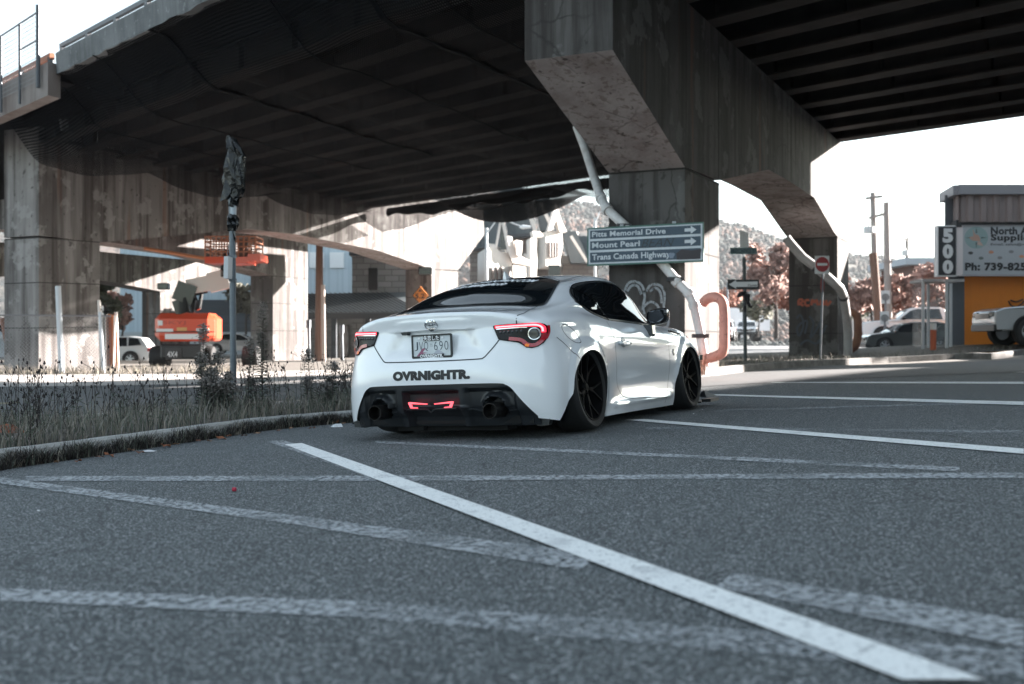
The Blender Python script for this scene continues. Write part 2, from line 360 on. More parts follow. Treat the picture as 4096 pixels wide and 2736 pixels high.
def patch(name, poly, ax, side, m, off=.004, step=.02, thick=.006, parent=None, curve=0, holes=None, smooth=True, cn=False):
    if curve: poly = [tuple(q) for q in catmull(list(poly)+[poly[0]], curve)[:-1]]
    # refine the boundary
    B = []
    for i in range(len(poly)):
        a, b = poly[i], poly[(i+1) % len(poly)]; L_ = math.hypot(b[0]-a[0], b[1]-a[1]); n = max(1, int(L_/step))
        for k in range(n): B.append((a[0]+(b[0]-a[0])*k/n, a[1]+(b[1]-a[1])*k/n))
    def inside(x, y, P=B, mg=step*.35):
        c_ = False; n = len(P)
        for i in range(n):
            x1, y1 = P[i]; x2, y2 = P[i-1]
            if (y1 > y) != (y2 > y) and x < (x2-x1)*(y-y1)/(y2-y1)+x1: c_ = not c_
            if math.hypot(x-x1, y-y1) < mg: return False
        return c_
    xs = [p[0] for p in B]; ys = [p[1] for p in B]; pts = list(B)
    x = min(xs)+step/2
    while x < max(xs):
        y = min(ys)+step/2
        while y < max(ys):
            if inside(x, y): pts.append((x, y))
            y += step
        x += step
    ed = [(i, (i+1) % len(B)) for i in range(len(B))]
    v2, _, f2, _, _, _ = delaunay_2d_cdt([Vector(p) for p in pts], ed, [list(range(len(B)))], 1, 1e-6)
    P3 = [proj(v, ax, side, off) for v in v2]
    ok = [p is not None for p in P3]; P3 = [p if p is not None else Vector((0, 0, 0)) for p in P3]
    fs = [tuple(f) for f in f2 if all(ok[i] for i in f)]
    me_ = bpy.data.meshes.new(name); me_.from_pydata([tuple(p) for p in P3], [], fs); me_.update()
    b_ = bmesh.new(); b_.from_mesh(me_)
    if not cn: bmesh.ops.delete(b_, geom=[v for v in b_.verts if not v.link_faces], context='VERTS')
    for f in b_.faces:
        f.normal_update()
    dirv = Vector((0, 0, 0)); dirv[ax] = side if ax < 2 else 1
    tot = sum((f.normal.dot(dirv)*f.calc_area() for f in b_.faces))
    if tot < 0: bmesh.ops.reverse_faces(b_, faces=b_.faces)
    b_.to_mesh(me_); b_.free()
    o = link(name, me_, m, parent, smooth)
    if cn:
        me_.normals_split_custom_set_from_vertices([tuple(bnormal(v, ax, side)) for v in v2]); return o
    md_ = o.modifiers.new('t', 'SOLIDIFY'); md_.thickness = thick; md_.offset = -1
    return o
def ribbon_pts(pl, w_, closed=False):
    out = []
    n = len(pl)
    for i in range(n):
        a = pl[(i-1) % n] if closed else pl[max(i-1, 0)]; b = pl[(i+1) % n] if closed else pl[min(i+1, n-1)]
        dx, dy = b[0]-a[0], b[1]-a[1]; L_ = math.hypot(dx, dy) or 1
        nx, ny = -dy/L_, dx/L_
        wi = w_[i] if isinstance(w_, list) else w_
        out.append(((pl[i][0]+nx*wi/2, pl[i][1]+ny*wi/2), (pl[i][0]-nx*wi/2, pl[i][1]-ny*wi/2)))
    return out
def ribbon(mb, pl, ax, side, w_=.005, off=.0012, closed=False, curve=6, sx=1):
    pl = catmull(pl+[pl[0]] if closed else pl, curve)
    if closed: pl = pl[:-1]
    # densify
    D = []
    for i in range(len(pl)-(0 if closed else 1)):
        a, b = pl[i], pl[(i+1) % len(pl)]; n = max(1, int(math.hypot(b[0]-a[0], b[1]-a[1])/.015))
        for k in range(n): D.append((a[0]+(b[0]-a[0])*k/n, a[1]+(b[1]-a[1])*k/n))
    if not closed: D.append(pl[-1])
    R_ = ribbon_pts(D, w_, closed)
    pp = [(proj(a, ax, side, off), proj(b, ax, side, off)) for a, b in R_]
    for i in range(len(pp)-(0 if closed else 1)):
        a, b = pp[i], pp[(i+1) % len(pp)]
        if None in a or None in b: continue
        mb.add([a[0], a[1], b[1], b[0]], [(0, 1, 2, 3)])
def decal(name, vf, ax, side, m, off=.002, parent=None):
    v, f = vf; P3 = [proj(p, ax, side, off) for p in v]
    fs = [t for t in f if all(P3[i] is not None for i in t)]
    return raw(name, [p or (0, 0, 0) for p in P3], fs, m, parent)
# --- windows
SW = [(.062,.966),(.14,1.02),(.28,1.08),(.45,1.122),(.7,1.155),(.95,1.172),(1.141,1.17),(1.30,1.16),(1.464,1.132),(1.6,1.09),(1.74,1.02),(1.87,.925),(1.93,.86),(1.90,.806),(1.82,.80),(1.623,.80),(1.3,.808),(.9,.820),(.566,.832),(.40,.855),(.27,.882),(.15,.925)]
def shrink(P_, d):
    out = []
    for i, (x, y) in enumerate(P_):
        a, b = P_[i-1], P_[(i+1) % len(P_)]; dx, dy = b[0]-a[0], b[1]-a[1]; L_ = math.hypot(dx, dy); out.append((x+dy/L_*d, y-dx/L_*d))
    return out
for sgn in (1, -1):
    tr = patch('window_trim', SW, 0, sgn, M_black, off=.003, step=.03, parent=car, curve=3)
    inner = shrink(SW, .016)
    fr = [p for p in inner]
    g = patch('side_window', inner, 0, sgn, M_tint, off=.0065, step=.03, parent=car, curve=3, cn=True)
    mb = MB()
    ribbon(mb, [(.555,.826),(.50,.93),(.40,1.03),(.30,1.085)], 0, sgn, .02, .009); ribbon(mb, [(1.70,.80),(1.66,.9),(1.60,.98),(1.53,1.10)], 0, sgn, .014, .009)
    mb.build('window_divider', M_gloss, g)
    mb = MB(); ribbon(mb, [(.078,.965),(.16,1.02),(.30,1.082),(.45,1.122),(.7,1.152),(.95,1.168)], 0, sgn, .005, .008); mb.build('bright_trim', M_chrome, g)
RG = [(0,-.43),(.25,-.42),(.42,-.385),(.545,-.32),(.585,-.26),(.575,-.15),(.545,0.0),(.50,.20),(.463,.36),(.44,.425),(.37,.45),(.2,.468),(0,.472)]
RG = [(x*1.045, y) for x, y in RG]
RGP = [(-x, y) for x, y in RG[::-1]][:-1]+RG[:-1]
def to_w(P_): return P_
patch('rear_window', RGP, 2, 1, M_tint, off=.004, step=.04, parent=car, cn=True)
mb = MB(); ribbon(mb, RG, 2, 1, .016, .0055); ribbon(mb, [(-x, y) for x, y in RG], 2, 1, .016, .0055); mb.build('rear_window_seal', M_black, car)
WSP = [(0,2.27),(.3,2.24),(.5,2.12),(.6,1.98),(.585,1.85),(.52,1.66),(.44,1.53),(.3,1.50),(0,1.52)]
patch('windshield', [(-x, y) for x, y in WSP[::-1]][:-1]+WSP[:-1], 2, 1, M_tint, off=.004, step=.05, parent=car, cn=True)
# roof panel seam lines
mb = MB()
for s in (1, -1):
    ribbon(mb, [(s*.43,.44),(s*.455,.6),(s*.475,.8),(s*.48,1.0),(s*.46,1.25)], 2, 1, .010, .0015)
mb.build('roof_seam', M_gap, car)
# sticker lettering at the top of the rear glass
v, f = text_fit('THE-LOWDOWN.COM', -.36, .35, .185, .295, .03, .35); decal('windscreen_banner', (v, f), 2, 1, M_white, .008, car)
v, f = text_fit('Shift Midnight.co', -.33, .17, -.01, .145, .04, .5); decal('windscreen_script', (v, f), 2, 1, M_white, .008, car)
# --- panel gaps
def gap(*a_, **k_):
    q_ = MB(); ribbon(q_, *a_, **k_); q_.build('panel_gap', M_gap, car)
for s in (1, -1):
    gap([(.51,.822),(.546,.695),(.585,.515),(.62,.36),(.655,.29),(.72,.235),(.85,.203),(1.2,.185),(1.6,.168),(1.881,.152)], 0, s, .006, curve=8)
    gap([(1.823,.785),(1.92,.74),(1.985,.64),(2.008,.5),(2.0,.35),(1.95,.24),(1.88,.155)], 0, s, .006, curve=8)
    gap([(1.87,.155),(1.86,.10)], 0, s, .005, curve=1)
    gap([(-.30,.725+.012),(-.44,.66+.03),(-.34,.575),(-.25,.54)][1:] if False else [(-.505,.70),(-.44,.66),(-.36,.60),(-.27,.54)], 0, s, .006, curve=4)
    cx, cy = -.295, .722
    gap([(cx+.115*math.cos(a)*1.0-.01*math.sin(a), cy+.056*math.sin(a)-.038*math.cos(a)) for a in [2*math.pi*k/20 for k in range(20)]], 0, s, .005, closed=True, curve=1)
    # boot lid sides
    gap([(s*.622,.838),(s*.622,.797)], 1, -1, .007, curve=1)
    gap([(s*.505,.695),(s*.47,.65),(s*.425,.60),(s*.40,.577),(s*.36,.569),(s*.15,.566),(0,.566)], 1, -1, .008, curve=4)
    gap([(s*.585,-.30),(s*.60,-.42),(s*.615,-.52),(s*.63,-.62),(s*.628,-.68),(s*.62,-.735)], 2, 1, .007, curve=4)
# --- fender badge, side marker
for s in (1, -1):
    a = [(2.12+.016*math.cos(t), .555+.03*math.sin(t)) for t in [k*math.pi/6 for k in range(12)]]
    patch('fender_badge', a, 0, s, M_gloss, off=.005, step=.01, parent=car)
    mb = MB(); P0 = [(s*.885, 2.99, .49), (s*.865, 3.03, .49)]; mb.beam(P0[0], P0[1], .03, .05); mb.build('side_marker', M_gloss, car)
    # fender vent near windscreen base
    patch('hood_vent', [(2.12,.742),(2.20,.762),(2.50,.728),(2.47,.705),(2.3,.715)], 0, s, M_chrome, off=.004, step=.02, parent=car)
    patch('vent_insert', [(2.25,.742),(2.47,.72),(2.45,.712),(2.26,.728)], 0, s, M_gap, off=.008, step=.02, parent=car)
# --- door handles
for s in (1, -1):
    h = MB()
    pts = [(.63,.652),(.66,.664),(.80,.662),(.885,.655),(.895,.645),(.86,.632),(.76,.628),(.66,.634),(.635,.64)]
    patch('door_handle', pts, 0, s, M_paint, off=.026, step=.02, thick=.024, parent=car, curve=2)
    cc = [(.755+.055*math.cos(t), .655+.042*math.sin(t)) for t in [k*math.pi/8 for k in range(16)]]
    patch('handle_recess', cc, 0, s, mat('recess_paint', (.45, .47, .5), .3), off=.001, step=.02, thick=.001, parent=car)
# --- mirrors
for s in (1, -1):
    mr = MB(); prof = [(1.0, .86, .0), ]
    rings = []
    for y, k in ((1.42, .80), (1.44, 1.0), (1.50, 1.0), (1.56, .85), (1.60, .45)):
        ring = []
        for t in range(16):
            a_ = 2*math.pi*t/16; ex = math.copysign(abs(math.cos(a_))**.55, math.cos(a_)); ez = math.copysign(abs(math.sin(a_))**.6, math.sin(a_))
            ring.append((s*(.935+.098*k*ex), y-.015*ex, .868+.068*k*ez+.012*ex))
        rings.append(ring)
    vs_ = [p for r_ in rings for p in r_]; fs = []
    for k in range(4):
        for t in range(16): fs.append((k*16+t, k*16+(t+1) % 16, (k+1)*16+(t+1) % 16, (k+1)*16+t))
    fs += [tuple(range(16)), tuple(64+t for t in range(16))]
    mr.add(vs_, fs); mm = mr.build('wing_mirror', M_gloss, car, smooth=True)
    mg = MB(); mg.add([(s*(.935+.072*math.copysign(abs(math.cos(a_))**.6, math.cos(a_))), 1.417-.011*math.cos(a_), .868+.050*math.copysign(abs(math.sin(a_))**.65, math.sin(a_))+.009*math.cos(a_)) for a_ in [2*math.pi*t/20 for t in range(20)]], [tuple(range(20))])
    mg.build('mirror_glass', mat('mirror_glass', (.3, .32, .34), .04, 1), mm)
    st = MB(); st.prism([(s*.80,.80),(s*.88,.80),(s*.885,.72),(s*.87,.70),(s*.835,.72),(s*.79,.79)], 1.47, 1.55, ax=1); st.build('mirror_stalk', M_gloss, mm)
# --- shark fin
c = MB(); prof = []
for k in range(9):
    t = k/8; y = .40+.20*t; hh = .068*(1-t)**1.4*1.0 if t > .12 else .068*(.86+.14*t/.12)
    ww = .018*(1-.6*abs(t-.3)); prof.append((y, hh, ww))
vs_ = []; fs = []
for y, hh, ww in prof: vs_ += [(-ww-.006, y, 1.17), (-ww*.5, y, 1.19+hh*.7+.02), (0, y, 1.195+hh+.012), (ww*.5, y, 1.19+hh*.7+.02), (ww+.006, y, 1.17)]
for k in range(8):
    for j in range(4): fs.append((k*5+j, k*5+j+1, (k+1)*5+j+1, (k+1)*5+j))
fs.append((0, 1, 2, 3, 4)); c.add(vs_, fs); c.build('shark_fin_antenna', M_paint, car, smooth=True)
# --- tail lamps
M_lampbase = mat('lamp_housing', (.008, .006, .007), .2, spec=.25)
M_red = mat('red_lens', (.40, .008, .02), .1, coat=1)
M_redlit = mat('lit_red_lens', (.8, .02, .04), .3, emit=((1, .03, .06), .24))
M_redhot = mat('lit_led_core', (1, .3, .3), .3, emit=((1, .33, .36), .28))
M_clear = mat('clear_lens', (.05, .055, .06), .12, .3, coat=.4)
M_amber = mat('amber_lens', (.55, .12, .01), .3, emit=((1, .25, .02), .04))
LO = [(.462,.785),(.468,.797),(.55,.801),(.66,.803),(.735,.800),(.765,.792),(.782,.775),(.788,.74),(.784,.70),(.768,.662),(.742,.638),(.71,.629),(.678,.634),(.652,.655),(.630,.670),(.57,.682),(.508,.694),(.50,.70)]
for s in (1, -1):
    lamp = patch('tail_lamp', [(s*x, z) for x, z in LO], 1, -1, M_lampbase, off=.008, step=.012, thick=.01, parent=car)
    def sub(nm, pl, w_, m_, off, curve=6):
        mb = MB(); ribbon(mb, [(s*x, z) for x, z in pl], 1, -1, w_, off, curve=curve); mb.build(nm, m_, lamp)
    sub('red_bar', [(.476,.783),(.55,.786),(.64,.789),(.715,.789),(.745,.782),(.761,.765),(.764,.735)], .022, M_redlit, .0105)
    sub('led_core', [(.482,.783),(.55,.786),(.64,.789),(.71,.789),(.742,.781),(.757,.764),(.760,.742)], .009, M_redhot, .012)
    sub('red_lens', [(.765,.73),(.760,.69),(.735,.656),(.705,.648),(.676,.658),(.655,.68),(.63,.692),(.57,.70)], .024, M_red, .0105)
    sub('red_corner', [(.780,.782),(.785,.75),(.783,.72),(.776,.69)], .010, M_red, .0115)
    sub('chrome_strip', [(.486,.768),(.55,.771),(.64,.774),(.68,.774)], .006, M_chrome, .0115)
    pr = [(.7165+.031*math.cos(t), .727+.040*math.sin(t)) for t in [k*math.pi/10 for k in range(20)]]
    patch('reverse_lamp', [(s*x, z) for x, z in pr], 1, -1, M_clear, off=.013, step=.012, thick=.004, parent=lamp)
    mb = MB(); ribbon(mb, [(s*x, z) for x, z in pr], 1, -1, .006, .0145, closed=True, curve=1); mb.build('lamp_ring', M_chrome, lamp)
    for k in range(6):
        cx = .515+k*.0265; pr2 = [(cx+.008*math.cos(t), .745+.002*k*.6+.010*math.sin(t)) for t in [j*math.pi/4 for j in range(8)]]
        patch('small_reflector', [(s*x, z) for x, z in pr2], 1, -1, M_clear, off=.012, step=.02, thick=.003, parent=lamp)
    sub('amber_block', [(.668,.652),(.690,.646)], .020, M_amber, .0125, 1)
# --- emblem: three crossing ellipses
def ell(cx, cz, a, b, n=28): return [(cx+a*math.cos(t), cz+b*math.sin(t)) for t in [2*math.pi*k/n for k in range(n)]]
mb = MB()
for e_, w_ in ((ell(0,.822,.048,.033), .007), (ell(0,.834,.034,.0125), .006), (ell(0,.824,.0125,.030), .006)):
    ribbon(mb, e_, 1, -1, w_, .010, closed=True, curve=1)
emb = mb.build('emblem', M_chrome, car); md = emb.modifiers.new('s', 'SOLIDIFY'); md.thickness = .006
# camera under the panel lip
mb = MB(); mb.prism([(-.25,.778),(-.19,.778),(-.20,.758),(-.235,.758)], -.845, -.80, ax=1); mb.build('reversing_camera', M_black, car)
# --- number plate
PY = -.842
plate = MB(); plate.box(-.152,.152, PY, PY+.004, .598,.750); plate = plate.build('number_plate', mat('plate_reflective', (.60,.64,.66), .4, noise=[(9,2,.45,.6,(.5,.54,.58),.6)]), car)
fr = MB()
def rrect(x0, x1, z0, z1, r_, n=5):
    out = []
    for cx, cz, a0 in ((x1-r_, z1-r_, 0), (x0+r_, z1-r_, 90), (x0+r_, z0+r_, 180), (x1-r_, z0+r_, 270)):
        for k in range(n+1): a = R(a0+90*k/n); out.append((cx+r_*math.cos(a), cz+r_*math.sin(a)))
    return out
o1 = rrect(-.162,.162,.588,.757,.012); i1 = rrect(-.150,.150,.604,.745,.006)
n = len(o1); vs_ = [(x, PY-.006, z) for x, z in o1]+[(x, PY-.006, z) for x, z in i1]+[(x, PY+.008, z) for x, z in o1]+[(x, PY+.001, z) for x, z in i1]
fs = []
for k in range(n):
    j = (k+1) % n; fs += [(k, j, n+j, n+k), (k, j, 2*n+j, 2*n+k), (n+k, n+j, 3*n+j, 3*n+k)]
fr.add(vs_, fs)
fr.prism([(-.066,.71),(.066,.71),(.066,.75),(-.066,.75)], PY-.0055, PY+.001, ax=1)
fr.prism([(-.10,.60),(.095,.60),(.095,.618),(-.10,.618)], PY-.0055, PY+.001, ax=1)
fr.build('plate_frame', M_black, plate)
def flat_text(nm, s_, x0, x1, z0, z1, y, m_, par, **k):
    v, f = text_fit(s_, x0, x1, z0, z1, **k); return raw(nm, [(p[0], y, p[1]) for p in v], f, m_, par)
M_ink = mat('plate_ink', (.03,.05,.07), .5)
for s_, x0, x1 in (('J',-.140,-.112),('V',-.103,-.071),('Q',-.063,-.030),('6',.018,.046),('9',.060,.088),('0',.101,.132)):
    flat_text('plate_character', s_, x0, x1, .643-(.004 if s_ == 'Q' else 0), .706, PY-.0015, M_ink, plate, bold=-.012)
flat_text('plate_number_small', '75', -.015, .006, .668, .690, PY-.0015, mat('faint_ink', (.3,.32,.35), .5), plate)
flat_text('frame_writing', '失恋した', -.062, .062, .712, .748, PY-.008, M_white, plate, bold=.02)
flat_text('frame_name', 'OVRNIGHTR.', -.095, .090, .593, .616, PY-.008, M_white, plate, bold=.045, shear=.12)
raw('plate_red_mark', [(-.125,PY-.001,.605),(-.085,PY-.001,.605),(-.07,PY-.001,.622),(-.04,PY-.001,.628),(-.075,PY-.001,.632),(-.05,PY-.001,.66),(-.075,PY-.001,.66)], [(0,1,2,3,4,5,6)], mat('plum', (.30,.10,.17), .5), plate)
raw('plate_grey_mark', [(.01,PY-.001,.618),(.045,PY-.001,.650),(.075,PY-.001,.635),(.11,PY-.001,.610),(.03,PY-.001,.606)], [(0,1,2,3,4)], mat('plate_grey', (.42,.44,.5), .5), plate)
for x in (-.100, .088):
    mb = MB(); mb.lathe([(.0, 0), (.009, 0), (.009, .004)], 14, Matrix.Translation((x, PY-.004, .732))@Matrix.Rotation(R(90), 4, 'X')); mb.build('plate_screw', M_white, plate)
# --- bumper sticker
tv, tf = text_fit('OVRNIGHTR.', -.312, .300, .437, .500, .045, .0, 4); v = []; f = []
for k, (ox, oz) in enumerate(((-.0035, 0), (.0035, 0), (0, .0025), (0, -.0025), (-.0025, .002), (.0025, -.002), (.0025, .002), (-.0025, -.002))):
    f += [tuple(q+len(v) for q in t) for t in tf]; v += [(x+ox, z+oz) for x, z in tv]
decal('bumper_lettering', (v, f), 1, -1, M_vinyl, .003, car)
# --- diffuser
M_diff = mat('diffuser_plastic', (.013, .015, .018), .36, bump=(400, .1, .001))
dy = -.80
prof_o = smooth_poly(DIFF, 4)
df = MB(); N_ = len(prof_o)
# rim band following the cut edge, then a sculpted inner panel
full = [(-x, z) for x, z in prof_o[::-1]][:-1]+prof_o
def bodyY(x, z):
    h = proj((x, z), 1, -1, 0); return h.y if h else -.75
NX, NZ = 96, 30
GR = []
for i in range(NX+1):
    x = -.735+1.47*i/NX; col_ = []
    # top of outline at this x
    ax_ = abs(x); zt = .402
    for k in range(len(prof_o)-1):
        if prof_o[k][0] <= ax_ <= prof_o[k+1][0]: t = (ax_-prof_o[k][0])/max(1e-6, prof_o[k+1][0]-prof_o[k][0]); zt = prof_o[k][1]+(prof_o[k+1][1]-prof_o[k][1])*t; break
    for j in range(NZ+1):
        z = .10+(zt-.10)*j/NZ if zt > .101 else .10
        y = bodyY(x, max(z, .17))+.012
        dep = 0
        d_top = zt-z
        # three pockets: middle and the two round the pipes
        def pocket(x0, x1, z1, dd):
            return dd*sstep(x0, x0+.035, x)*(1-sstep(x1-.035, x1, x))*(1-sstep(z1-.03, z1, z))
        dep += pocket(-.265, .205, .365, .07)+pocket(.235, .62, .372, .045)+pocket(-.62, -.30, .372, .045)
        for ex in (-.46, .46):
            r_ = math.hypot(x-ex, z-.235)
            dep -= .055*(1-sstep(.075, .115, r_))*(1 if z > .235 else 0)
            dep += .10*(1-sstep(.058, .075, r_))
        if z < .21: dep += (.21-z)*.35
        if abs(z-.232) < .012 and abs(x) < .25: dep -= .03*(1-abs(z-.232)/.012)
        col_.append((x, y+dep, z))
    GR.append(col_)
vs_ = [p for c_ in GR for p in c_]
fs = [(i*(NZ+1)+j, (i+1)*(NZ+1)+j, (i+1)*(NZ+1)+j+1, i*(NZ+1)+j+1) for i in range(NX) for j in range(NZ)]
df.add(vs_, fs); dif = df.build('rear_diffuser', M_diff, car, smooth=True)
mb = MB()
for s in (1, -1):
    pts = [(s*.25,.222),(s*.29,.226),(s*.33,.214),(s*.375,.208)]
    mb.tube([(x, bodyY(x, .22)+.035, z) for x, z in pts], .006, 6)
    mb.tube([(s*x, bodyY(x, .2)+.04, .208) for x in (.54,.58,.64)], .005, 6)
mb.tube([(x, -.835, z) for x, z in ((-.235,.228),(-.07,.228),(-.05,.222),(-.03,.204),(-.01,.222),(.01,.230),(.172,.232))], .005, 6)
mb.build('diffuser_blade', M_diff, car, smooth=True)
# rear fog lights
for s in (1, -1):
    mb = MB(); c0 = -.030
    P_ = [(.028,.268),(.17,.282),(.183,.278),(.165,.238),(.105,.236),(.11,.243),(.148,.245),(.158,.268),(.03,.262)]
    P_ = [(c0+s*x, z) for x, z in P_]
    mb.prism(P_, -.842, -.832, ax=1); mb.build('rear_fog_light', mat('fog_red_lit', (.9,.1,.12), .3, emit=((1,.10,.13), .24)), car)
# --- exhaust tips
for s in (1, -1):
    mb = MB(); Mx = Matrix.Translation((s*.46-(.0), -.90, .212))@Matrix.Rotation(R(-90), 4, 'X')
    mb.lathe([(.050, .0), (.0535, .0), (.055, .004), (.055, .16), (.05, .16)], 32, Mx); mb.lathe([(.050, 0), (.049, .15)], 32, Mx); mb.lathe([(.049, .12), (0.0, .12)], 32, Mx)
    mb.build('exhaust_tip', M_steel, car, smooth=True)
# --- under-body pieces
mb = MB(); mb.box(-.70,.70,-.70,3.2,.115,.165); mb.box(-.45,.45,-.60,-.45,.06,.12); mb.box(-.33,-.2,-.66,-.5,.07,.13); mb.tube([(-.05,-.5,.1),(.1,0,.1),(.1,2,.1)], .035, 8); mb.build('underbody', M_well, car)
mb = MB()
for s in (1, -1):
    mb.prism([(s*.735,.165),(s*.80,.145),(s*.79,.095),(s*.70,.09)], -.655, -.60, ax=1)
    mb.add([(s*.865,-.445,.30),(s*.872,-.50,.20),(s*.875,-.565,.115),(s*.80,-.47,.10),(s*.80,-.38,.30)], [(0,1,2,3,4)])
mb.build('splash_guard', M_black, car)
mb = MB(); mb.prism([(-.86,3.0),(-.80,3.3),(-.6,3.43),(0,3.50),(.6,3.43),(.80,3.3),(.86,3.0)], .04, .055, ax=2)
for s in (1, -1): mb.add([(s*.80,3.05,.10),(s*.90,3.06,.09),(s*.93,3.40,.085),(s*.82,3.36,.12),(s*.84,3.2,.16)], [(0,1,2,3,4)]); mb.box(s*.84, s*.93, 3.1, 3.42, .045, .075)
mb.build('front_splitter', M_black, car)
# --- wheels
def wheel_parts(par, s):
    ty = MB(); ty.lathe([(.247,-.105),(.262,-.118),(.290,-.122),(.306,-.108),(.312,-.08),(.313,0),(.312,.08),(.306,.108),(.290,.122),(.262,.118),(.247,.105)], 64)
    for r_ in (.3125,): 
        pass
    ty.build('tyre', M_tyre, par, smooth=True)
    rm = MB(); rm.lathe([(.247,.108),(.252,.112),(.250,.117),(.240,.116),(.232,.09),(.228,.02),(.225,-.09),(.247,-.105)], 64)
    # spokes: five pairs, each pair a Y
    for k in range(5):
        a = 2*math.pi*k/5+.12
        for da, w0 in ((-.30, .017), (.30, .017)):
            p0 = Vector((.045*math.cos(a), .045*math.sin(a), .070)); p1 = Vector((.13*math.cos(a+da*.35), .13*math.sin(a+da*.35), .078)); p2 = Vector((.236*math.cos(a+da), .236*math.sin(a+da), .104))
            rm.beam(p0, p1, w0, .022); rm.beam(p1, p2, w0*.8, .016)
    rm.lathe([(0,.088),(.03,.087),(.034,.08),(.058,.072),(.06,.03)], 24)
    for k in range(5):
        a = 2*math.pi*k/5; rm.lathe([(0,.086),(.008,.086),(.008,.06)], 6, Matrix.Translation((.046*math.cos(a), .046*math.sin(a), 0)))
    rm.build('rim', M_rim, par, smooth=True)
    bk = MB(); bk.lathe([(0,-.02),(.165,-.02),(.165,-.0),(.0,.0)], 32); bk.build('brake_disc', M_steel, par)
for s in (1, -1):
    for (wy, wz), cb in zip(WHEELS, (R(6.0), R(5.0))):
        e = bpy.data.objects.new('wheel', None); COL.objects.link(e); e.parent = car
        wz_ = .312*math.cos(cb)+.122*math.sin(cb)-.004
        e.location = (s*(.755 if wy < 1 else .765), wy, wz_); e.rotation_euler = (0, s*(R(90)-cb) if False else s*(R(90))-s*cb, 0)
        wheel_parts(e, s)
# ================================================================ PLACE: ground, roads, markings
def zg(x, y):
    fade = 1-.35*sstep(12, 30, y)
    zx = .0409*8*math.tanh((x+.18)/8)*fade
    zy = -.0127*(min(y, 12)-8.5) if y < 12 else -.0127*3.5-.0127*3*(1-math.exp(-(y-12)/3))
    if y < -2: zy = .0127*10.5
    return .0035+zx+zy+.20*sstep(9, 17, x)*sstep(22, 34, y)*(1-sstep(44, 52, y))
def W(px, py, Y): return Vector(((px-512)/F*Y, Y, HC+(342-py)/F*Y))
def gp(px, py, dz=0):
    d = Vector(((px-512)/F, 1, (342-py)/F)); k = 3.0
    lo, hi = 1.0, 400
    f_ = lambda k: HC+d.z*k-zg(d.x*k, k)
    for _ in range(60):
        m_ = (lo+hi)/2
        if f_(m_) > 0: lo = m_
        else: hi = m_
    return Vector((d.x*lo, lo, zg(d.x*lo, lo)+dz))
def dp(x, y, dz=0): return gp(x/2.2925, y/2.2925, dz)     # full-view inspection coordinates
def sheet(name, x0, x1, y0, y1, nx, ny, dz, m, test=None, kind='structure'):
    xs = [x0+(x1-x0)*i/nx for i in range(nx+1)]; ys = [y0+(y1-y0)*i/ny for i in range(ny+1)]
    vs_ = [(x, y, zg(x, y)+dz) for x in xs for y in ys]
    fs = [(i*(ny+1)+j, (i+1)*(ny+1)+j, (i+1)*(ny+1)+j+1, i*(ny+1)+j+1) for i in range(nx) for j in range(ny)]
    o = raw(name, vs_, fs, m); o['kind'] = kind; return o
def strip(name, A, B, dz, m, n=12, kind='structure', parent=None, seg=.6):
    """sheet between two polylines (lists of (x, y))"""
    def rs(P_, k):
        L_ = [0]
        for i in range(1, len(P_)): L_.append(L_[-1]+math.dist(P_[i], P_[i-1]))
        out = []
        for q in range(k+1):
            t = L_[-1]*q/k; i = max(i for i in range(len(P_)) if L_[i] <= t+1e-9); i = min(i, len(P_)-2)
            f_ = (t-L_[i])/max(1e-9, L_[i+1]-L_[i]); out.append((P_[i][0]+(P_[i+1][0]-P_[i][0])*f_, P_[i][1]+(P_[i+1][1]-P_[i][1])*f_))
        return out
    A = [tuple(a)[:2] for a in A]; B = [tuple(b)[:2] for b in B]
    la = sum(math.dist(A[i], A[i-1]) for i in range(1, len(A))); k = max(2, int(la/seg)); a = rs(A, k); b = rs(B, k); vs_ = []
    for p, q in zip(a, b):
        for j in range(n+1):
            x = p[0]+(q[0]-p[0])*j/n; y = p[1]+(q[1]-p[1])*j/n; vs_.append((x, y, zg(x, y)+dz))
    fs = [(i*(n+1)+j, (i+1)*(n+1)+j, (i+1)*(n+1)+j+1, i*(n+1)+j+1) for i in range(k) for j in range(n)]
    o = raw(name, vs_, fs, m, parent)
    if kind: o['kind'] = kind
    return o
M_earth = mat('gravel_earth', (.16,.145,.13), .95, noise=[(1.2,6,.4,.7,(.10,.09,.075),.8),(25,4,.4,.7,(.24,.22,.2),.6)], bump=(30,.5,.02))
M_asph = mat('parking_asphalt', (.070,.080,.084), .88, spec=.35, noise=[(.35,4,.35,.7,(.086,.096,.100),.7),(1.6,5,.42,.68,(.058,.064,.068),.6),(38,3,.50,.60,(.042,.047,.050),.6),(80,2,.50,.60,(.024,.027,.029),.85),(60,2,.58,.64,(.26,.275,.28),.65),(110,2,.57,.64,(.46,.47,.48),.9),(9,4,.66,.72,(.05,.052,.055),.6)], bump=[(60,.9,.008),(8,.25,.02)])
M_road = mat('road_asphalt', (.085,.088,.092), .85, noise=[(.6,4,.4,.7,(.11,.112,.115),.7),(60,2,.5,.7,(.05,.05,.05),.6)], bump=(60,.4,.005))
M_pave = mat('pale_pavement', (.42,.39,.37), .9, noise=[(2,5,.4,.7,(.34,.31,.29),.7),(40,3,.5,.7,(.5,.47,.45),.5)], bump=(40,.3,.006))
M_line = mat('road_paint', (.80,.81,.80), .7, noise=[(5,6,.56,.66,(.48,.49,.50),.7),(45,3,.58,.66,(.30,.31,.32),.8),(110,2,.60,.68,(.25,.26,.27),.8)], bump=(90,.4,.003))
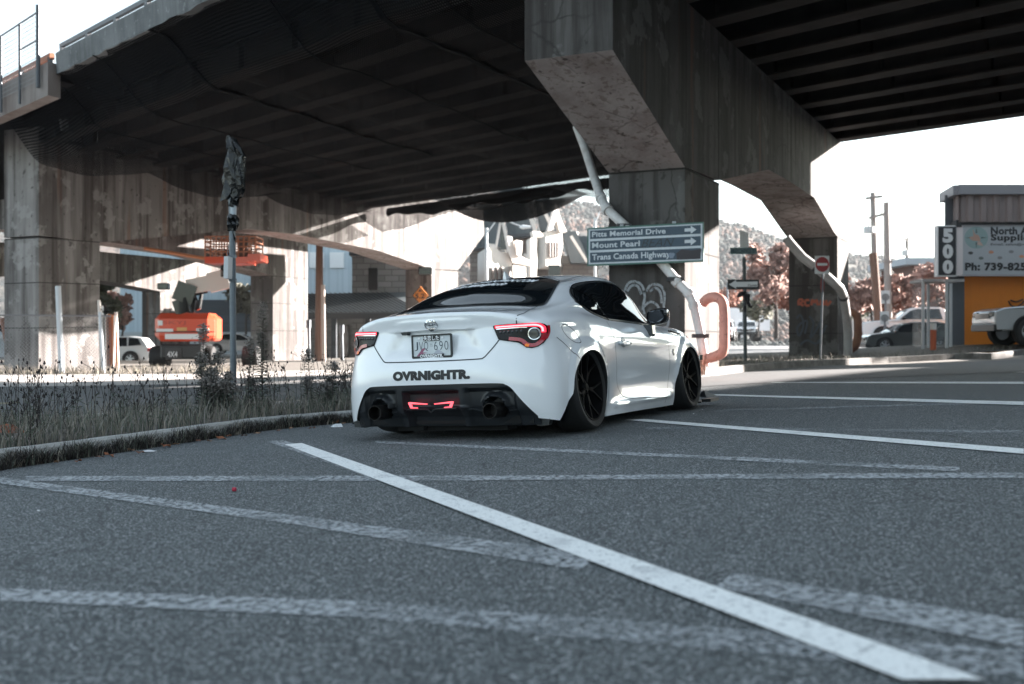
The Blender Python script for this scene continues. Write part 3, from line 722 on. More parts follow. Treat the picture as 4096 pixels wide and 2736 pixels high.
def alpha_noise(m, scales, lo, hi, base=1.0, coord='Object', sc2=None):
    t = m.node_tree; b = t.nodes['Principled BSDF']; tc = t.nodes.new('ShaderNodeTexCoord'); prev = None
    for sc, lo_, hi_ in scales:
        tx = t.nodes.new('ShaderNodeTexNoise'); tx.inputs['Scale'].default_value = sc; tx.inputs['Detail'].default_value = 4; t.links.new(tc.outputs[coord], tx.inputs['Vector'])
        r_ = ramp(t, [(lo_, (0,0,0)), (hi_, (1,1,1))]); t.links.new(tx.outputs[0], r_.inputs[0])
        if prev is None: prev = r_.outputs[0]
        else:
            mu = t.nodes.new('ShaderNodeMath'); mu.operation = 'MULTIPLY'; t.links.new(prev, mu.inputs[0]); t.links.new(r_.outputs[0], mu.inputs[1]); prev = mu.outputs[0]
    mu = t.nodes.new('ShaderNodeMath'); mu.operation = 'MULTIPLY'; mu.inputs[1].default_value = base; t.links.new(prev, mu.inputs[0]); t.links.new(mu.outputs[0], b.inputs['Alpha'])
    return m
M_worn = alpha_noise(mat('worn_road_paint', (.42,.44,.46), .85), [(45,.36,.56),(2.2,.25,.50)], 0, 1, .85)
M_worn2 = alpha_noise(mat('thin_worn_road_paint', (.40,.42,.44), .85), [(50,.42,.58),(1.6,.30,.55)], 0, 1, .75)
M_kerb = mat('kerb_concrete', (.40,.395,.38), .85, noise=[(5,5,.4,.7,(.26,.25,.235),.8),(60,3,.5,.75,(.5,.49,.48),.5)], bump=[(50,.5,.006),(6,.4,.02)])
M_soil = mat('dark_soil', (.045,.038,.032), .95, noise=[(9,5,.4,.7,(.09,.075,.06),.7)], bump=(20,.7,.03))

base = sheet('ground', -900, 900, -60, 1500, 60, 60, 0, M_earth)
for v_ in base.data.vertices: v_.co.z = min(v_.co.z, zg(v_.co.x, v_.co.y))-.55
sheet('ground_near', -60, 70, -20, 110, 110, 110, -.012, M_earth)
# denser near sheet of the same ground below the roads
base.location.z = -.03
lot = sheet('parking_lot', -14, 40, -14, 26, 90, 70, 0, M_asph)
# left kerb (near edge line on the asphalt)
KL = [(-200,1112),(0,1073),(150,1052),(300,1030),(450,1008),(600,986),(700,976),(800,968),(900,962),(1050,955)]
kl = [dp(*p) for p in KL]
def off_poly(P_, d):
    out = []
    for i in range(len(P_)):
        a = P_[max(i-1, 0)]; b = P_[min(i+1, len(P_)-1)]; v = Vector((b[0]-a[0], b[1]-a[1])).normalized(); out.append((P_[i][0]-v.y*d, P_[i][1]+v.x*d))
    return out
klx = [(p.x, p.y) for p in kl]
def kerb(name, P_, h, w_, m, label, n=1, cat='kerb'):
    mb = MB(); b_ = .03
    prof = [(0, -.05), (.012, h-.018), (.03, h), (w_, h), (w_, -.05)]
    P_ = [tuple(q) for q in catmull(P_, 5)]
    offs = [off_poly(P_, d) for d, _ in prof]
    vs_ = [(offs[j][i][0], offs[j][i][1], zg(*offs[j][i])+prof[j][1]+ .0015*math.sin(i*1.7+j)) for i in range(len(P_)) for j in range(5)]
    fs = [(i*5+j, (i+1)*5+j, (i+1)*5+j+1, i*5+j+1) for i in range(len(P_)-1) for j in range(4)]
    mb.add(vs_, fs); o = mb.build(name, m); o['kind'] = 'structure'; return o
kerb('kerb', klx, .11, .115, M_kerb, '')
inner = off_poly(klx, .12); outer = off_poly(klx, 2.6)
strip('planting_strip_ground', inner, outer, .09, M_soil, 8)
o2 = off_poly(klx, 2.6); o3 = off_poly(klx, 2.78)
kerb('kerb', [ (p[0], p[1]) for p in off_poly(klx, 2.55)], .14, .16, M_kerb, '')
strip('road', [(-60, 9), (-20, 10), (o3[2][0], o3[2][1]), (o3[5][0], o3[5][1]), (o3[8][0]+1, o3[8][1]+.5), (20, 26), (60, 29)], [(-60, 22), (-20, 23.5), (-12, 24), (-7, 24.5), (3, 26.2), (20, 32), (60, 38)], .008, M_road, 16, seg=1.2)
strip('sidewalk', [(-60, 22), (-20, 23.5), (-12, 24), (-7, 24.5), (1.5, 26)], [(-60, 33), (-20, 34), (-12, 34.5), (-7, 35), (1.5, 36)], .012, M_pave, 10, seg=1.2)
for k, c in enumerate((0, .22)):
    strip('road_marking', [(-40, 16.6+c), (-14, 17.0+c), (-8, 17.6+c)], [(-40, 16.7+c), (-14, 17.1+c), (-8, 17.7+c)], .014, mat('yellow_paint', (.45,.36,.2), .8), 1)
# painted bay lines
def line(a, b, c, d, m, dz=.006, n=3):
    """a,b = two corners at one end; c,d = at the other (inspection coordinates)"""
    strip('road_marking', [dp(*a), dp(*c)], [dp(*b), dp(*d)], dz, m, n, seg=.15)
line((652,1021),(692,1018),(2070,1568),(2255,1568), M_line, .008)
_a, _b = dp(2070,1568), dp(2255,1568)
line((1432,964),(1475,962),(2347,1043),(2347,1031), M_line)
line((1600,906),(1650,905),(2347,930),(2347,922), M_line)
line((1660,878),(1800,877),(2347,881),(2347,876), M_line)
line((1900,852),(1960,851),(2347,854),(2347,850), M_line)
line((612,1013),(650,1010),(1500,1330),(1560,1330), M_worn, .005)
line((1500,1330),(1560,1330),(1900,1490),(1980,1490), M_worn2, .005)
line((0,1110),(0,1096),(640,1200),(660,1183), M_worn, .0055)
line((640,1200),(660,1183),(1330,1310),(1380,1275), M_worn, .0055)
line((1640,1350),(1680,1318),(2347,1490),(2347,1430), M_worn, .0055)
line((0,1380),(0,1352),(800,1418),(820,1382), M_worn, .0045)
line((800,1418),(820,1382),(2347,1560),(2347,1495), M_worn2, .0045)
line((60,1104),(60,1093),(1100,1104),(1100,1092), M_worn, .005)
line((1100,1103),(1100,1093),(2347,1098),(2347,1086), M_worn, .005)
line((860,1017),(860,1012),(2200,1083),(2200,1073), M_worn, .0045)
line((1480,985),(1480,980),(2347,995),(2347,988), M_worn2, .0045)
line((1640,945),(1640,941),(2347,925),(2347,921), M_worn2, .0045)
# right island
IR = [dp(*p) for p in ((1560,868),(1640,862),(1720,852),(1785,846),(1850,842),(2000,833),(2200,822),(2347,812),(2500,804),(2800,796))]
irx = [(p.x, p.y) for p in IR]
kerb('kerb', irx, .16, .2, mat('stained_kerb', (.20,.19,.18), .9, noise=[(4,4,.4,.65,(.09,.085,.08),.85)], bump=(20,.6,.02)), '')
strip('island_ground', off_poly(irx, .19), off_poly(irx, 8.0), .13, mat('island_earth', (.14,.12,.10), .95, noise=[(6,5,.4,.7,(.07,.055,.04),.8)], bump=(12,.8,.05)), 8)
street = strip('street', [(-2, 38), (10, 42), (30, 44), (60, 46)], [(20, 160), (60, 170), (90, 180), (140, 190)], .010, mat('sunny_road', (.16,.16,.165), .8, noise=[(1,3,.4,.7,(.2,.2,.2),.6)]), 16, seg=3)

# ================================================================ VIADUCT
U2 = Vector((.4446, .8957, 0)); Q2 = Vector((-.8957, .4446, 0)); G2 = Vector((-.6626, .749, .0109))
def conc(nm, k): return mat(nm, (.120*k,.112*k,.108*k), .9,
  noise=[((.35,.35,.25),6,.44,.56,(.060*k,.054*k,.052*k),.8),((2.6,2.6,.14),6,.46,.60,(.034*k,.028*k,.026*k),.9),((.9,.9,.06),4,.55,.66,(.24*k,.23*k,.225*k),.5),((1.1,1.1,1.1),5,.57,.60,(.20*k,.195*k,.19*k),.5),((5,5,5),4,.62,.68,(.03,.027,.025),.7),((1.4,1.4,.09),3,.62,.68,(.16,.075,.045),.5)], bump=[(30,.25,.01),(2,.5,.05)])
M_conc = conc('weathered_shaded_concrete', .76); M_conc2 = conc('stained_concrete', 1.45); M_conc3 = conc('sunlit_pale_concrete', 1.5)  # one concrete with light in its tone: near pier shaded, distant piers sunlit
def cracks(m, sc, w_, col, amt, lay=2.5):
    t = m.node_tree; b = t.nodes['Principled BSDF']; tc = t.nodes.new('ShaderNodeTexCoord'); nz = t.nodes.new('ShaderNodeTexNoise'); nz.inputs['Scale'].default_value = lay
    nz.inputs['Detail'].default_value = 5; ad = t.nodes.new('ShaderNodeMix'); ad.data_type = 'VECTOR'; ad.inputs[0].default_value = .22
    t.links.new(tc.outputs['Object'], nz.inputs['Vector']); t.links.new(tc.outputs['Object'], ad.inputs[4]); t.links.new(nz.outputs['Color'], ad.inputs[5])
    vo = t.nodes.new('ShaderNodeTexVoronoi'); vo.feature = 'DISTANCE_TO_EDGE'; vo.inputs['Scale'].default_value = sc; t.links.new(ad.outputs[1], vo.inputs['Vector'])
    r_ = ramp(t, [(0, (1,1,1)), (w_, (0,0,0))]); t.links.new(vo.outputs['Distance'], r_.inputs[0])
    n2 = t.nodes.new('ShaderNodeTexNoise'); n2.inputs['Scale'].default_value = .8; t.links.new(tc.outputs['Object'], n2.inputs['Vector']); r2 = ramp(t, [(.42, (0,0,0)), (.58, (1,1,1))]); t.links.new(n2.outputs[0], r2.inputs[0])
    mu = t.nodes.new('ShaderNodeMath'); mu.operation = 'MULTIPLY'; t.links.new(r_.outputs[0], mu.inputs[0]); t.links.new(r2.outputs[0], mu.inputs[1])
    m2 = t.nodes.new('ShaderNodeMath'); m2.operation = 'MULTIPLY'; m2.inputs[1].default_value = amt; t.links.new(mu.outputs[0], m2.inputs[0])
    mx = t.nodes.new('ShaderNodeMix'); mx.data_type = 'RGBA'; t.links.new(m2.outputs[0], mx.inputs[0]); l = b.inputs['Base Color'].links
    if l: t.links.new(l[0].from_socket, mx.inputs[6])
    else: mx.inputs[6].default_value = b.inputs['Base Color'].default_value
    mx.inputs[7].default_value = (*col, 1); t.links.new(mx.outputs[2], b.inputs['Base Color'])
cracks(M_conc, .8, .012, (.02,.018,.017), .8)
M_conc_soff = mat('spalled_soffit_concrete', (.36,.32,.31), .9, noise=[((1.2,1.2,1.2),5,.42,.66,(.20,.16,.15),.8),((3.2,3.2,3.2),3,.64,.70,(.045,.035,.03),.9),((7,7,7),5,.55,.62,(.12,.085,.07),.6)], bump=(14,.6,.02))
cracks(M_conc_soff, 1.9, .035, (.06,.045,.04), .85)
cracks(M_asph, .55, .006, (.03,.032,.034), .6)
M_joint = mat('joint_shadow_gap', (.02,.018,.017), .95)
M_gird = mat('rusty_brown_steel', (.046,.043,.042), .7, spec=.15, noise=[((1.5,1.5,1.5),5,.4,.7,(.022,.020,.020),.8),((.5,.5,4),4,.5,.7,(.075,.060,.056),.6)], bump=(20,.2,.01))
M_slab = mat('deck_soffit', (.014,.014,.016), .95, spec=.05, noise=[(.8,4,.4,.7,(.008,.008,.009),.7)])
M_fasc = mat('mossy_parapet_concrete', (.16,.165,.17), .9, noise=[((.5,.5,.5),5,.45,.65,(.085,.09,.095),.8),((3,3,.3),5,.5,.68,(.055,.06,.06),.7),((6,6,6),5,.60,.68,(.34,.35,.36),.5)], bump=[(20,.4,.02)])
def piermat(P0, tilt=0):
    a = Vector((U2.x, U2.y, tilt)); return Matrix(((a.x, Q2.x, 0, P0[0]), (a.y, Q2.y, 0, P0[1]), (a.z, 0, 1, 0), (0, 0, 0, 1)))
def pier(name, P0, label, group, beam_prof, cols, width, tilt=0, m=M_conc, zb=-.6, soff=None, joints=()):
    """beam_prof: polygon (t, z); cols: (t0, t1, ztop)"""
    root = empty(name, (P0[0], P0[1], 0), label=label, cat='bridge pier', group=group)
    Mx = piermat((0, 0), tilt)
    mb = MB(); mb.prism(beam_prof, 0, width, ax=1, M=Mx)
    b_ = mb.build('crossbeam', [m, M_conc_soff], root)
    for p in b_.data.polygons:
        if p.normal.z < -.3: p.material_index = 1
    for t0, t1, zt in cols:
        mb = MB(); mb.box(t0+.003, t1-.003, .004, width-.004, zb, zt, M=Mx.to_3x3().to_4x4()); mb.build('column', m, root)
        mb = MB()
        for z in (zt-.02, zt-1.45, zt-2.9):
            if z > 0: mb.box(t0-.002, t1+.002, -.002, width+.002, z-.014, z+.014, M=Mx)
        mb.build('joint_line', M_joint, root)
    if joints:
        mb = MB()
        for t, z0, z1 in joints: mb.box(t-.02, t+.02, -.004, .05, z0, z1, M=Mx)
        mb.build('joint_line', M_joint, root)
    return root
PR = (9.765, 33.0)
# near pier; t measured from its far column
near_prof = [(-18.6,5.04),(-18.6,6.76),(1.95,6.76),(1.95,3.86),(.02,3.86),(-.6,3.95),(-3.54,4.62),(-6.42,4.66),(-8.76,4.64),(-12.86,3.86),(-15.06,3.80)]
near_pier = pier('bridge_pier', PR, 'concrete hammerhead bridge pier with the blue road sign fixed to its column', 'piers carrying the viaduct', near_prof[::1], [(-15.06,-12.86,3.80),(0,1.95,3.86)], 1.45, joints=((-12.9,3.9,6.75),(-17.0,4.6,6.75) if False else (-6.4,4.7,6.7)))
PL = (-15.1, 35.1)
left_prof = [(0,4.1),(0,7.6),(30.3,7.55),(30.4,6.1),(27.4,4.0),(24.6,3.95),(19.5,4.65),(13.2,5.0),(10.15,5.02),(2.5,4.02)]
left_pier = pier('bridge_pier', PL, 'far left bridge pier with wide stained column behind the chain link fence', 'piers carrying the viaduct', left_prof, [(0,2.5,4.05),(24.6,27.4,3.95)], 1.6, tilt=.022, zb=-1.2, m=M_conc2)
third_prof = [(0,4.2),(0,6.2),(26,6.2),(26,5.0),(22.4,4.0),(19.7,4.0),(15,4.45),(10,4.5),(4,4.0)]
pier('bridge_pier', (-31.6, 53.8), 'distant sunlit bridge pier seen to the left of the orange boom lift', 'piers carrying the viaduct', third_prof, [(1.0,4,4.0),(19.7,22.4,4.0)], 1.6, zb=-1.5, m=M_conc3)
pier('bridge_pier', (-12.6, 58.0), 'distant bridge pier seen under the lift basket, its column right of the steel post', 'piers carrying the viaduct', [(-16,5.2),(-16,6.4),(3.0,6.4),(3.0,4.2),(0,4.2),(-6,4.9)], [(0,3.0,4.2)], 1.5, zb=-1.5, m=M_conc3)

def PG(s, t, z): # point on the deck: s along the road from the near pier, t along the pier
    return Vector((PR[0]+U2.x*t+G2.x*s, PR[1]+U2.y*t+G2.y*s, z+.0109*s))
deck = empty('viaduct_deck', label='dark road viaduct deck on steel girders passing over the car park', cat='bridge deck')
TS = [.2,-1.55,-3.4,-5.1,-6.9,-8.6,-10.2,-11.8,-13.4,-15.1,-16.8,-18.3]
for t in TS:
    mb = MB()
    for s0, s1 in ((-30, .7), (.7, 25+1.0)):
        a, b = PG(s0, t, 0), PG(s1, t, 0); up = (0, 0, 1)
        for w_, h_, zc in ((.50,.045,6.79),(.035,.70,7.15),(.42,.04,7.515)):
            mb.beam(a+Vector((0,0,zc)), b+Vector((0,0,zc)), w_, h_)
    for s0 in [x*2.4-29 for x in range(23)]:
        for sg in (-1, 1):
            a = PG(s0, t, 7.15); p = Q2; mb.beam(a-Vector((0,0,.33)), a+Vector((0,0,.33)), .30, .02, up=G2)
    mb.build('girder', M_gird, deck)
mb = MB()
for i in range(5):
    s0 = -24+i*12.2
    for k in range(len(TS)-1):
        a, b = PG(s0, TS[k], 6.95), PG(s0, TS[k+1], 6.95); mb.beam(a, b, .10, .10); mb.beam(a+Vector((0,0,.45)), b+Vector((0,0,.45)), .08, .08)
mb.build('cross_bracing', M_gird, deck)
def slab(name, s0, s1, t0, t1, z0, z1, m, par, n=1):
    mb = MB(); v = [PG(s, t, z) for z in (z0, z1) for s, t in ((s0, t0), (s1, t0), (s1, t1), (s0, t1))]
    mb.add(v, [(0,3,2,1),(4,5,6,7),(0,1,5,4),(1,2,6,5),(2,3,7,6),(3,0,4,7)]); return mb.build(name, m, par)
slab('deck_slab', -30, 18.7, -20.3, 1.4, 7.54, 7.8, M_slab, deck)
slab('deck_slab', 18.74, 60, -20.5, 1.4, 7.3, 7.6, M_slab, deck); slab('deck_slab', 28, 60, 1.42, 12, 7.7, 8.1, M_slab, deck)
# ragged parapet
mb = MB(); n = 150; vs_ = []
random.seed(3)
for i in range(n+1):
    s = -30+48.7*i/n; r_ = random.uniform(-.03,.03)
    for t, z in ((-20.65, 7.44+r_), (-20.68, 7.98), (-20.3, 7.98), (-20.3, 7.48+r_*.6)): vs_.append(PG(s, t, z))
fs = [(i*4+j, (i+1)*4+j, (i+1)*4+(j+1) % 4, i*4+(j+1) % 4) for i in range(n) for j in range(4)]; fs += [(0,1,2,3), tuple(n*4+j for j in (3,2,1,0))]
mb.add(vs_, fs); mb.build('parapet', M_fasc, deck)
M_rail = mat('galvanised_rail', (.07,.075,.085), .5, .4)
mb = MB(); mb.beam(PG(-30,-20.5,8.20), PG(18.7,-20.5,8.20), .10, .10); mb.build('guard_rail', M_rail, deck)
for k in range(28):
    s = 18.6-1.78*k; mb = MB(); a = PG(s, -20.5, 7.97); mb.prism([(-.10,0),(.10,0),(.06,.26),(-.06,.26)], -.05, .05, ax=0, M=Matrix.Translation(a)@Matrix.Rotation(R(41), 4, 'Z')); mb.build('rail_post', M_rail, deck)
far_par = slab('far_parapet', 18.75, 60, -20.9, -20.5, 6.85, 7.72, mat('brown_stained_parapet', (.19,.165,.155), .9, noise=[((1.2,1.2,.25),5,.45,.65,(.10,.07,.06),.85),((.6,.6,.6),4,.5,.66,(.28,.26,.25),.5)]), deck)
mb = MB(); mb.beam(PG(18.9,-20.7,7.93), PG(60,-20.7,7.93), .12, .16); mb.build('rusty_rail', mat('rust_orange', (.28,.10,.05), .7, noise=[(3,4,.4,.7,(.16,.06,.04),.7)]), deck)
for k in range(20): 
    mb = MB(); a = PG(19.0+2*k, -20.7, 7.71); mb.box(a.x-.06, a.x+.06, a.y-.06, a.y+.06, a.z, a.z+.2); mb.build('rail_post', M_rail, deck)
# debris fence on the far span
fen = empty('debris_fence', PG(19.25, -21, 7.2), label='thin tall wire mesh fence panels standing above the far left parapet', cat='fence')
def rel(o, v): return v-o.location
M_wire = mat('thin_galvanised_wire', (.18,.18,.19), .5, .5)
for k, s in enumerate((19.25, 20.7, 22.3, 24, 26)):
    mb = MB(); top = 9.25 if k < 1 else 9.06
    mb.tube([rel(fen, PG(s,-21.0,7.1 if k == 0 else 6.9)), rel(fen, PG(s,-21.0,top))], .06 if k == 0 else .04, 8); mb.build('post', M_rail, fen)
mb = MB()
mb.tube([rel(fen, PG(19.25,-21.0,9.08)), rel(fen, PG(26,-21.0,9.02))], .025, 6)
mb.tube([rel(fen, PG(19.25,-21.0,8.35)), rel(fen, PG(20.7,-21.0,8.35))], .02, 6); mb.build('top_rail', M_rail, fen)
mb = MB()
for i in range(48): mb.beam(rel(fen, PG(19.25+i*.14,-21,7.3)), rel(fen, PG(19.25+i*.14,-21,9.05)), .008, .008)
for i in range(15): mb.beam(rel(fen, PG(19.25,-21,7.3+i*.12)), rel(fen, PG(26,-21,7.3+i*.12)), .008, .008)
mb.build('mesh_wires', M_wire, fen)

# safety netting under the deck
def net_mat():
    m = bpy.data.materials.new('debris_netting'); m.use_nodes = True; t = m.node_tree; b = t.nodes['Principled BSDF']
    b.inputs['Base Color'].default_value = (.007,.008,.010,1); b.inputs['Roughness'].default_value = .9; b.inputs['Specular IOR Level'].default_value = 0.05
    uv = t.nodes.new('ShaderNodeUVMap'); prev = None
    sep = t.nodes.new('ShaderNodeSeparateXYZ'); t.links.new(uv.outputs[0], sep.inputs[0])
    outs = []
    for ax, per, th in ((0, .07, .47), (1, .07, .47)):
        m1 = t.nodes.new('ShaderNodeMath'); m1.operation = 'MULTIPLY'; m1.inputs[1].default_value = 1/per; t.links.new(sep.outputs[ax], m1.inputs[0])
        m2 = t.nodes.new('ShaderNodeMath'); m2.operation = 'FRACT'; t.links.new(m1.outputs[0], m2.inputs[0])
        m3 = t.nodes.new('ShaderNodeMath'); m3.operation = 'LESS_THAN'; m3.inputs[1].default_value = th; t.links.new(m2.outputs[0], m3.inputs[0]); outs.append(m3.outputs[0])
    mx = t.nodes.new('ShaderNodeMath'); mx.operation = 'MAXIMUM'; t.links.new(outs[0], mx.inputs[0]); t.links.new(outs[1], mx.inputs[1])
    ms = t.nodes.new('ShaderNodeMath'); ms.operation = 'MULTIPLY'; ms.inputs[1].default_value = .95; t.links.new(mx.outputs[0], ms.inputs[0]); t.links.new(ms.outputs[0], b.inputs['Alpha'])
    return m
M_net = net_mat()
def net(name, ss, ts, fz, label, cat, m=M_net):
    vs_ = []; uvs = []
    for s in ss:
        for t in ts:
            p = fz(s, t); vs_.append(p); uvs.append((s, t))
    n = len(ts); fs = [(i*n+j, (i+1)*n+j, (i+1)*n+j+1, i*n+j+1) for i in range(len(ss)-1) for j in range(n-1)]
    o = raw(name, vs_, fs, m, None, True); uvl = o.data.uv_layers.new(name='UVMap')
    for l in o.data.loops: uvl.data[l.index].uv = uvs[l.vertex_index]
    if label: tag(o, label, cat)
    return o
def lin(a, b, n): return [a+(b-a)*i/n for i in range(n+1)]
def fz_main(s, t):
    edge = sstep(-20.6, -18.6, t); z = 7.46-(7.46-6.55)*edge
    sag = .35*math.sin(math.pi*((s % 6.1)/6.1))**2*edge
    wv = .02*math.sin(s*2.1+t*1.3)+.02*math.sin(t*3.1-s)
    lift = .0
    far = sstep(-2.0, .6, t)
    z -= .25*far*(1+.5*math.sin(s*.8))
    zz = z-sag*.45+wv
    zz -= (.18+.42*abs(math.sin(math.pi*(t+20.6)/6.4)))*sstep(18.5, 23.5, s)*edge
    return PG(s, t, zz)
net('safety_net', lin(1.6, 24.6, 110), lin(-20.66, .9, 90), fz_main, 'black debris netting slung under the left viaduct span', 'net')
def fz_bag(s, t):  # deep pocket at the far edge
    u_ = (s-11.8)/7.4; v_ = (t-(-.6))/3.2
    d = max(0, 1-(u_*2-1)**2)*max(0, 1-(v_*2-1)**2)
    return PG(s, t, 6.50-1.0*d**.7)
net('net_pocket', lin(11.8, 19.2, 30), lin(-.6, 2.6, 24), fz_bag, 'loose black net pocket bulging below the edge of the span', 'net', mat('bunched_netting', (.006,.007,.008), .9, spec=.05, alpha=.86))
# loose net flap and straps near the camera
for k, (s, w_) in enumerate(((3.6,.03),(5.4,.12),(8.2,.03),(12.8,.10),(16.2,.03),(19.4,.03))):
    mb = MB(); pts = []
    for i in range(30):
        t = -20.7+i*.42; p = fz_main(s+.12*math.sin(i*.22+k), t); pts.append(p-Vector((0,0,.05)))
    for i in range(29): mb.beam(pts[i], pts[i+1], w_, .02, up=(0,0,1))
    o = mb.build('net_strap', mat('black_webbing', (.006,.007,.009), .9, spec=.05)); tag(o, ['narrow black strap across the net closest to the near pier','wide overlapped net seam crossing the span near the pier end','narrow black strap below the mid span netting','wide dark net seam across the middle of the left span','narrow black strap left of the wide mid span seam','narrow black strap nearest the left end of the span'][k], 'strap', 'straps holding the netting')

# bunched lower edge of the net along the far side and a loose fold near the parapet
mb = MB(); n = 90; vs_ = []
for i in range(n+1):
    s = 1.7+22.6*i/n; dz = .30+.22*abs(math.sin(s*.52+.4))+.05*math.sin(s*3.1)
    for t, z in ((.95,6.76),(1.12,6.76-dz*.5),(1.0,6.76-dz),(.85,6.76-dz*.6)): vs_.append(PG(s, t, z))
mb.add(vs_, [(i*4+j, (i+1)*4+j, (i+1)*4+(j+1) % 4, i*4+(j+1) % 4) for i in range(n) for j in range(4)])
tag(mb.build('net_hem', mat('bunched_black_net', (.006,.007,.008), .9, spec=.05)), 'bunched black hem of the netting hanging along the far edge of the span', 'net')
# ================================================================ helpers for the surroundings
def keep_world(root):
    bpy.context.view_layer.update()
    for ch in root.children: ch.matrix_parent_inverse = Matrix.Translation(-root.location)
def thing(name, loc, label, cat, group=None): return empty(name, loc, 0, label, cat, group)
def tplane(name, s_, O, ex, ez, x0, x1, z0, z1, m, parent, bold=.02, shear=0, off=0):
    v, f = text_fit(s_, x0, x1, z0, z1, bold, shear); ex = Vector(ex); ez = Vector(ez); n = ez.cross(ex).normalized() if False else ex.cross(ez).normalized()
    return raw(name, [Vector(O)+ex*p[0]+ez*p[1]+n*off for p in v], f, m, parent)
def pplane(name, poly, O, ex, ez, m, parent, off=0, th=.004):
    """flat polygon plate in a plane, with thickness behind it"""
    ex = Vector(ex); ez = Vector(ez); n = ex.cross(ez).normalized(); mb = MB(); k = len(poly)
    vs_ = [Vector(O)+ex*p[0]+ez*p[1]+n*off for p in poly]+[Vector(O)+ex*p[0]+ez*p[1]+n*(off-th) for p in poly]
    mb.add(vs_, [tuple(range(k)), tuple(reversed(range(k, 2*k)))]+[(i, (i+1) % k, k+(i+1) % k, k+i) for i in range(k)]); return mb.build(name, m, parent)
def rect(x0, x1, z0, z1): return [(x0,z0),(x1,z0),(x1,z1),(x0,z1)]
UZ = Vector((0,0,1))
M_pipe = mat('white_plastic_pipe', (.62,.61,.61), .5, noise=[(4,4,.45,.7,(.40,.36,.34),.6)])
M_bracket = mat('dark_bracket', (.05,.05,.055), .5, .3)
M_pole = mat('galvanised_pole', (.14,.16,.18), .5, .3, noise=[(20,4,.4,.7,(.10,.115,.13),.7)])
# ---- drain pipe on the near pier
FX = Vector((.8957,-.4446,0)); FN = Vector((-.4446,-.8957,0))    # column front faces: along and out
def on_near_front(px, py, out=0.0):
    """point on the near column's front plane"""
    P = Vector((PR[0]+U2.x*-15.06, PR[1]+U2.y*-15.06, 0))+FN*out; d = Vector(((px-512)/F, 1, (342-py)/F)); n = FN; o_ = Vector((0,0,HC))
    k = (P-o_).dot(n)/d.dot(n); return o_+d*k
def dn(x, y, out=0): return on_near_front(x/2.2925, y/2.2925, out)
pipe = thing('drain_pipe', dn(1600,800,.2), 'white plastic drain pipe zigzagging down past the blue road sign', 'drain pipe', 'bridge drain pipes')
pts = [dn(1322,290,-1.9), dn(1340,338,-1.75), dn(1360,400,-1.1), dn(1378,455,-.2), dn(1392,480,.12), dn(1430,515,.18), dn(1520,606,.18), dn(1552,645,.18), dn(1580,672,.18), dn(1592,700,.18), dn(1605,760,.18), dn(1614,815,.18), dn(1618,840,.18)]
mb = MB(); mb.tube(pts, .085, 14); mb.build('pipe', M_pipe, pipe, smooth=True)
for i in (3, 4, 7, 8, 9):
    mb = MB(); d = (pts[i+1]-pts[i-1]).normalized()*.05; mb.tube([pts[i]-d, pts[i]+d], .105, 14); mb.build('pipe_collar', M_pipe, pipe, smooth=True)
for a, b in ((dn(1430,515,.18), dn(1520,606,.18)),):
    pass
for x, y in ((1548,640),(1606,770),(1430,518)):
    mb = MB(); p = dn(x, y, .18); mb.box(p.x-.13, p.x+.13, p.y-.10, p.y+.16, p.z-.035, p.z+.035); mb.build('bracket', M_bracket, pipe)
keep_world(pipe)
# ---- road sign on the column
sg = thing('road_sign', dn(1478,610,.35), 'blue three-row direction sign with white arrows fixed to the near pier column', 'road sign')
O = dn(1346,610,.36); ex = FX; Wd = (dn(1613,600,.36)-O).length; Hh = (dn(1343,523,.36)-O).z
M_blue = mat('faded_navy_sign', (.030,.055,.085), .5); M_swhite = mat('sign_white', (.50,.54,.58), .5, noise=[(6,4,.5,.7,(.38,.41,.45),.5)])
ez = Vector((0,0,1)); tiltv = (dn(1613,600,.36)-O).normalized()
pplane('sign_panel', rect(0,Wd,0,Hh), O, tiltv, ez, mat('sign_edge', (.05,.12,.10), .6), sg, 0, .04)
pplane('sign_border', rect(.03,Wd-.02,.03,Hh-.03), O, tiltv, ez, M_swhite, sg, .003, .002)
rows = ((.055,.235,'Trans Canada Highway',.62),(.275,.435,'Mount Pearl',.36),(.475,.625,'Pitts Memorial Drive',.58))
sc = Hh/.675
for z0, z1, s_, wr in rows:
    z0 *= sc; z1 *= sc; pplane('sign_row', rect(.06,Wd-.05,z0,z1), O, tiltv, ez, M_blue, sg, .006, .002)
    hh = z1-z0; tplane('sign_lettering', s_, O, tiltv, ez, .10, .10+Wd*(wr+.06), z0+hh*(.08 if 'y' in s_ else .22), z0+hh*.84, M_swhite, sg, .025, off=.009)
    if s_[0] != 'T':
        ax = Wd*.845; zc = (z0+z1)/2
        pplane('arrow', [(ax,zc-.028),(ax+.11,zc-.028),(ax+.11,zc-.07),(ax+.21,zc),(ax+.11,zc+.07),(ax+.11,zc+.028),(ax,zc+.028)], O, tiltv, ez, M_swhite, sg, .009, .002)
tplane('marker_scrawl', 'BEAN', O, tiltv, ez, Wd*.48, Wd*.76, .29*sc, .43*sc, mat('marker_ink', (.012,.016,.02), .5), sg, -.012, .35, off=.011)
pplane('sticker_patch', [(Wd*.78,.05*sc),(Wd*.97,.05*sc),(Wd*.985,.22*sc),(Wd*.90,.20*sc),(Wd*.82,.225*sc),(Wd*.775,.16*sc)], O, tiltv, ez, mat('dark_sticker', (.03,.025,.03), .6), sg, .012, .003)
blob = [(Wd*.735+.055*math.cos(a)*(1+.25*math.sin(3*a)), .125*sc+.06*math.sin(a)*(1+.2*math.cos(2*a))) for a in [2*math.pi*k/18 for k in range(18)]]
pplane('pale_sticker', blob, O, tiltv, ez, mat('pale_sticker', (.16,.20,.26), .6), sg, .012, .003)
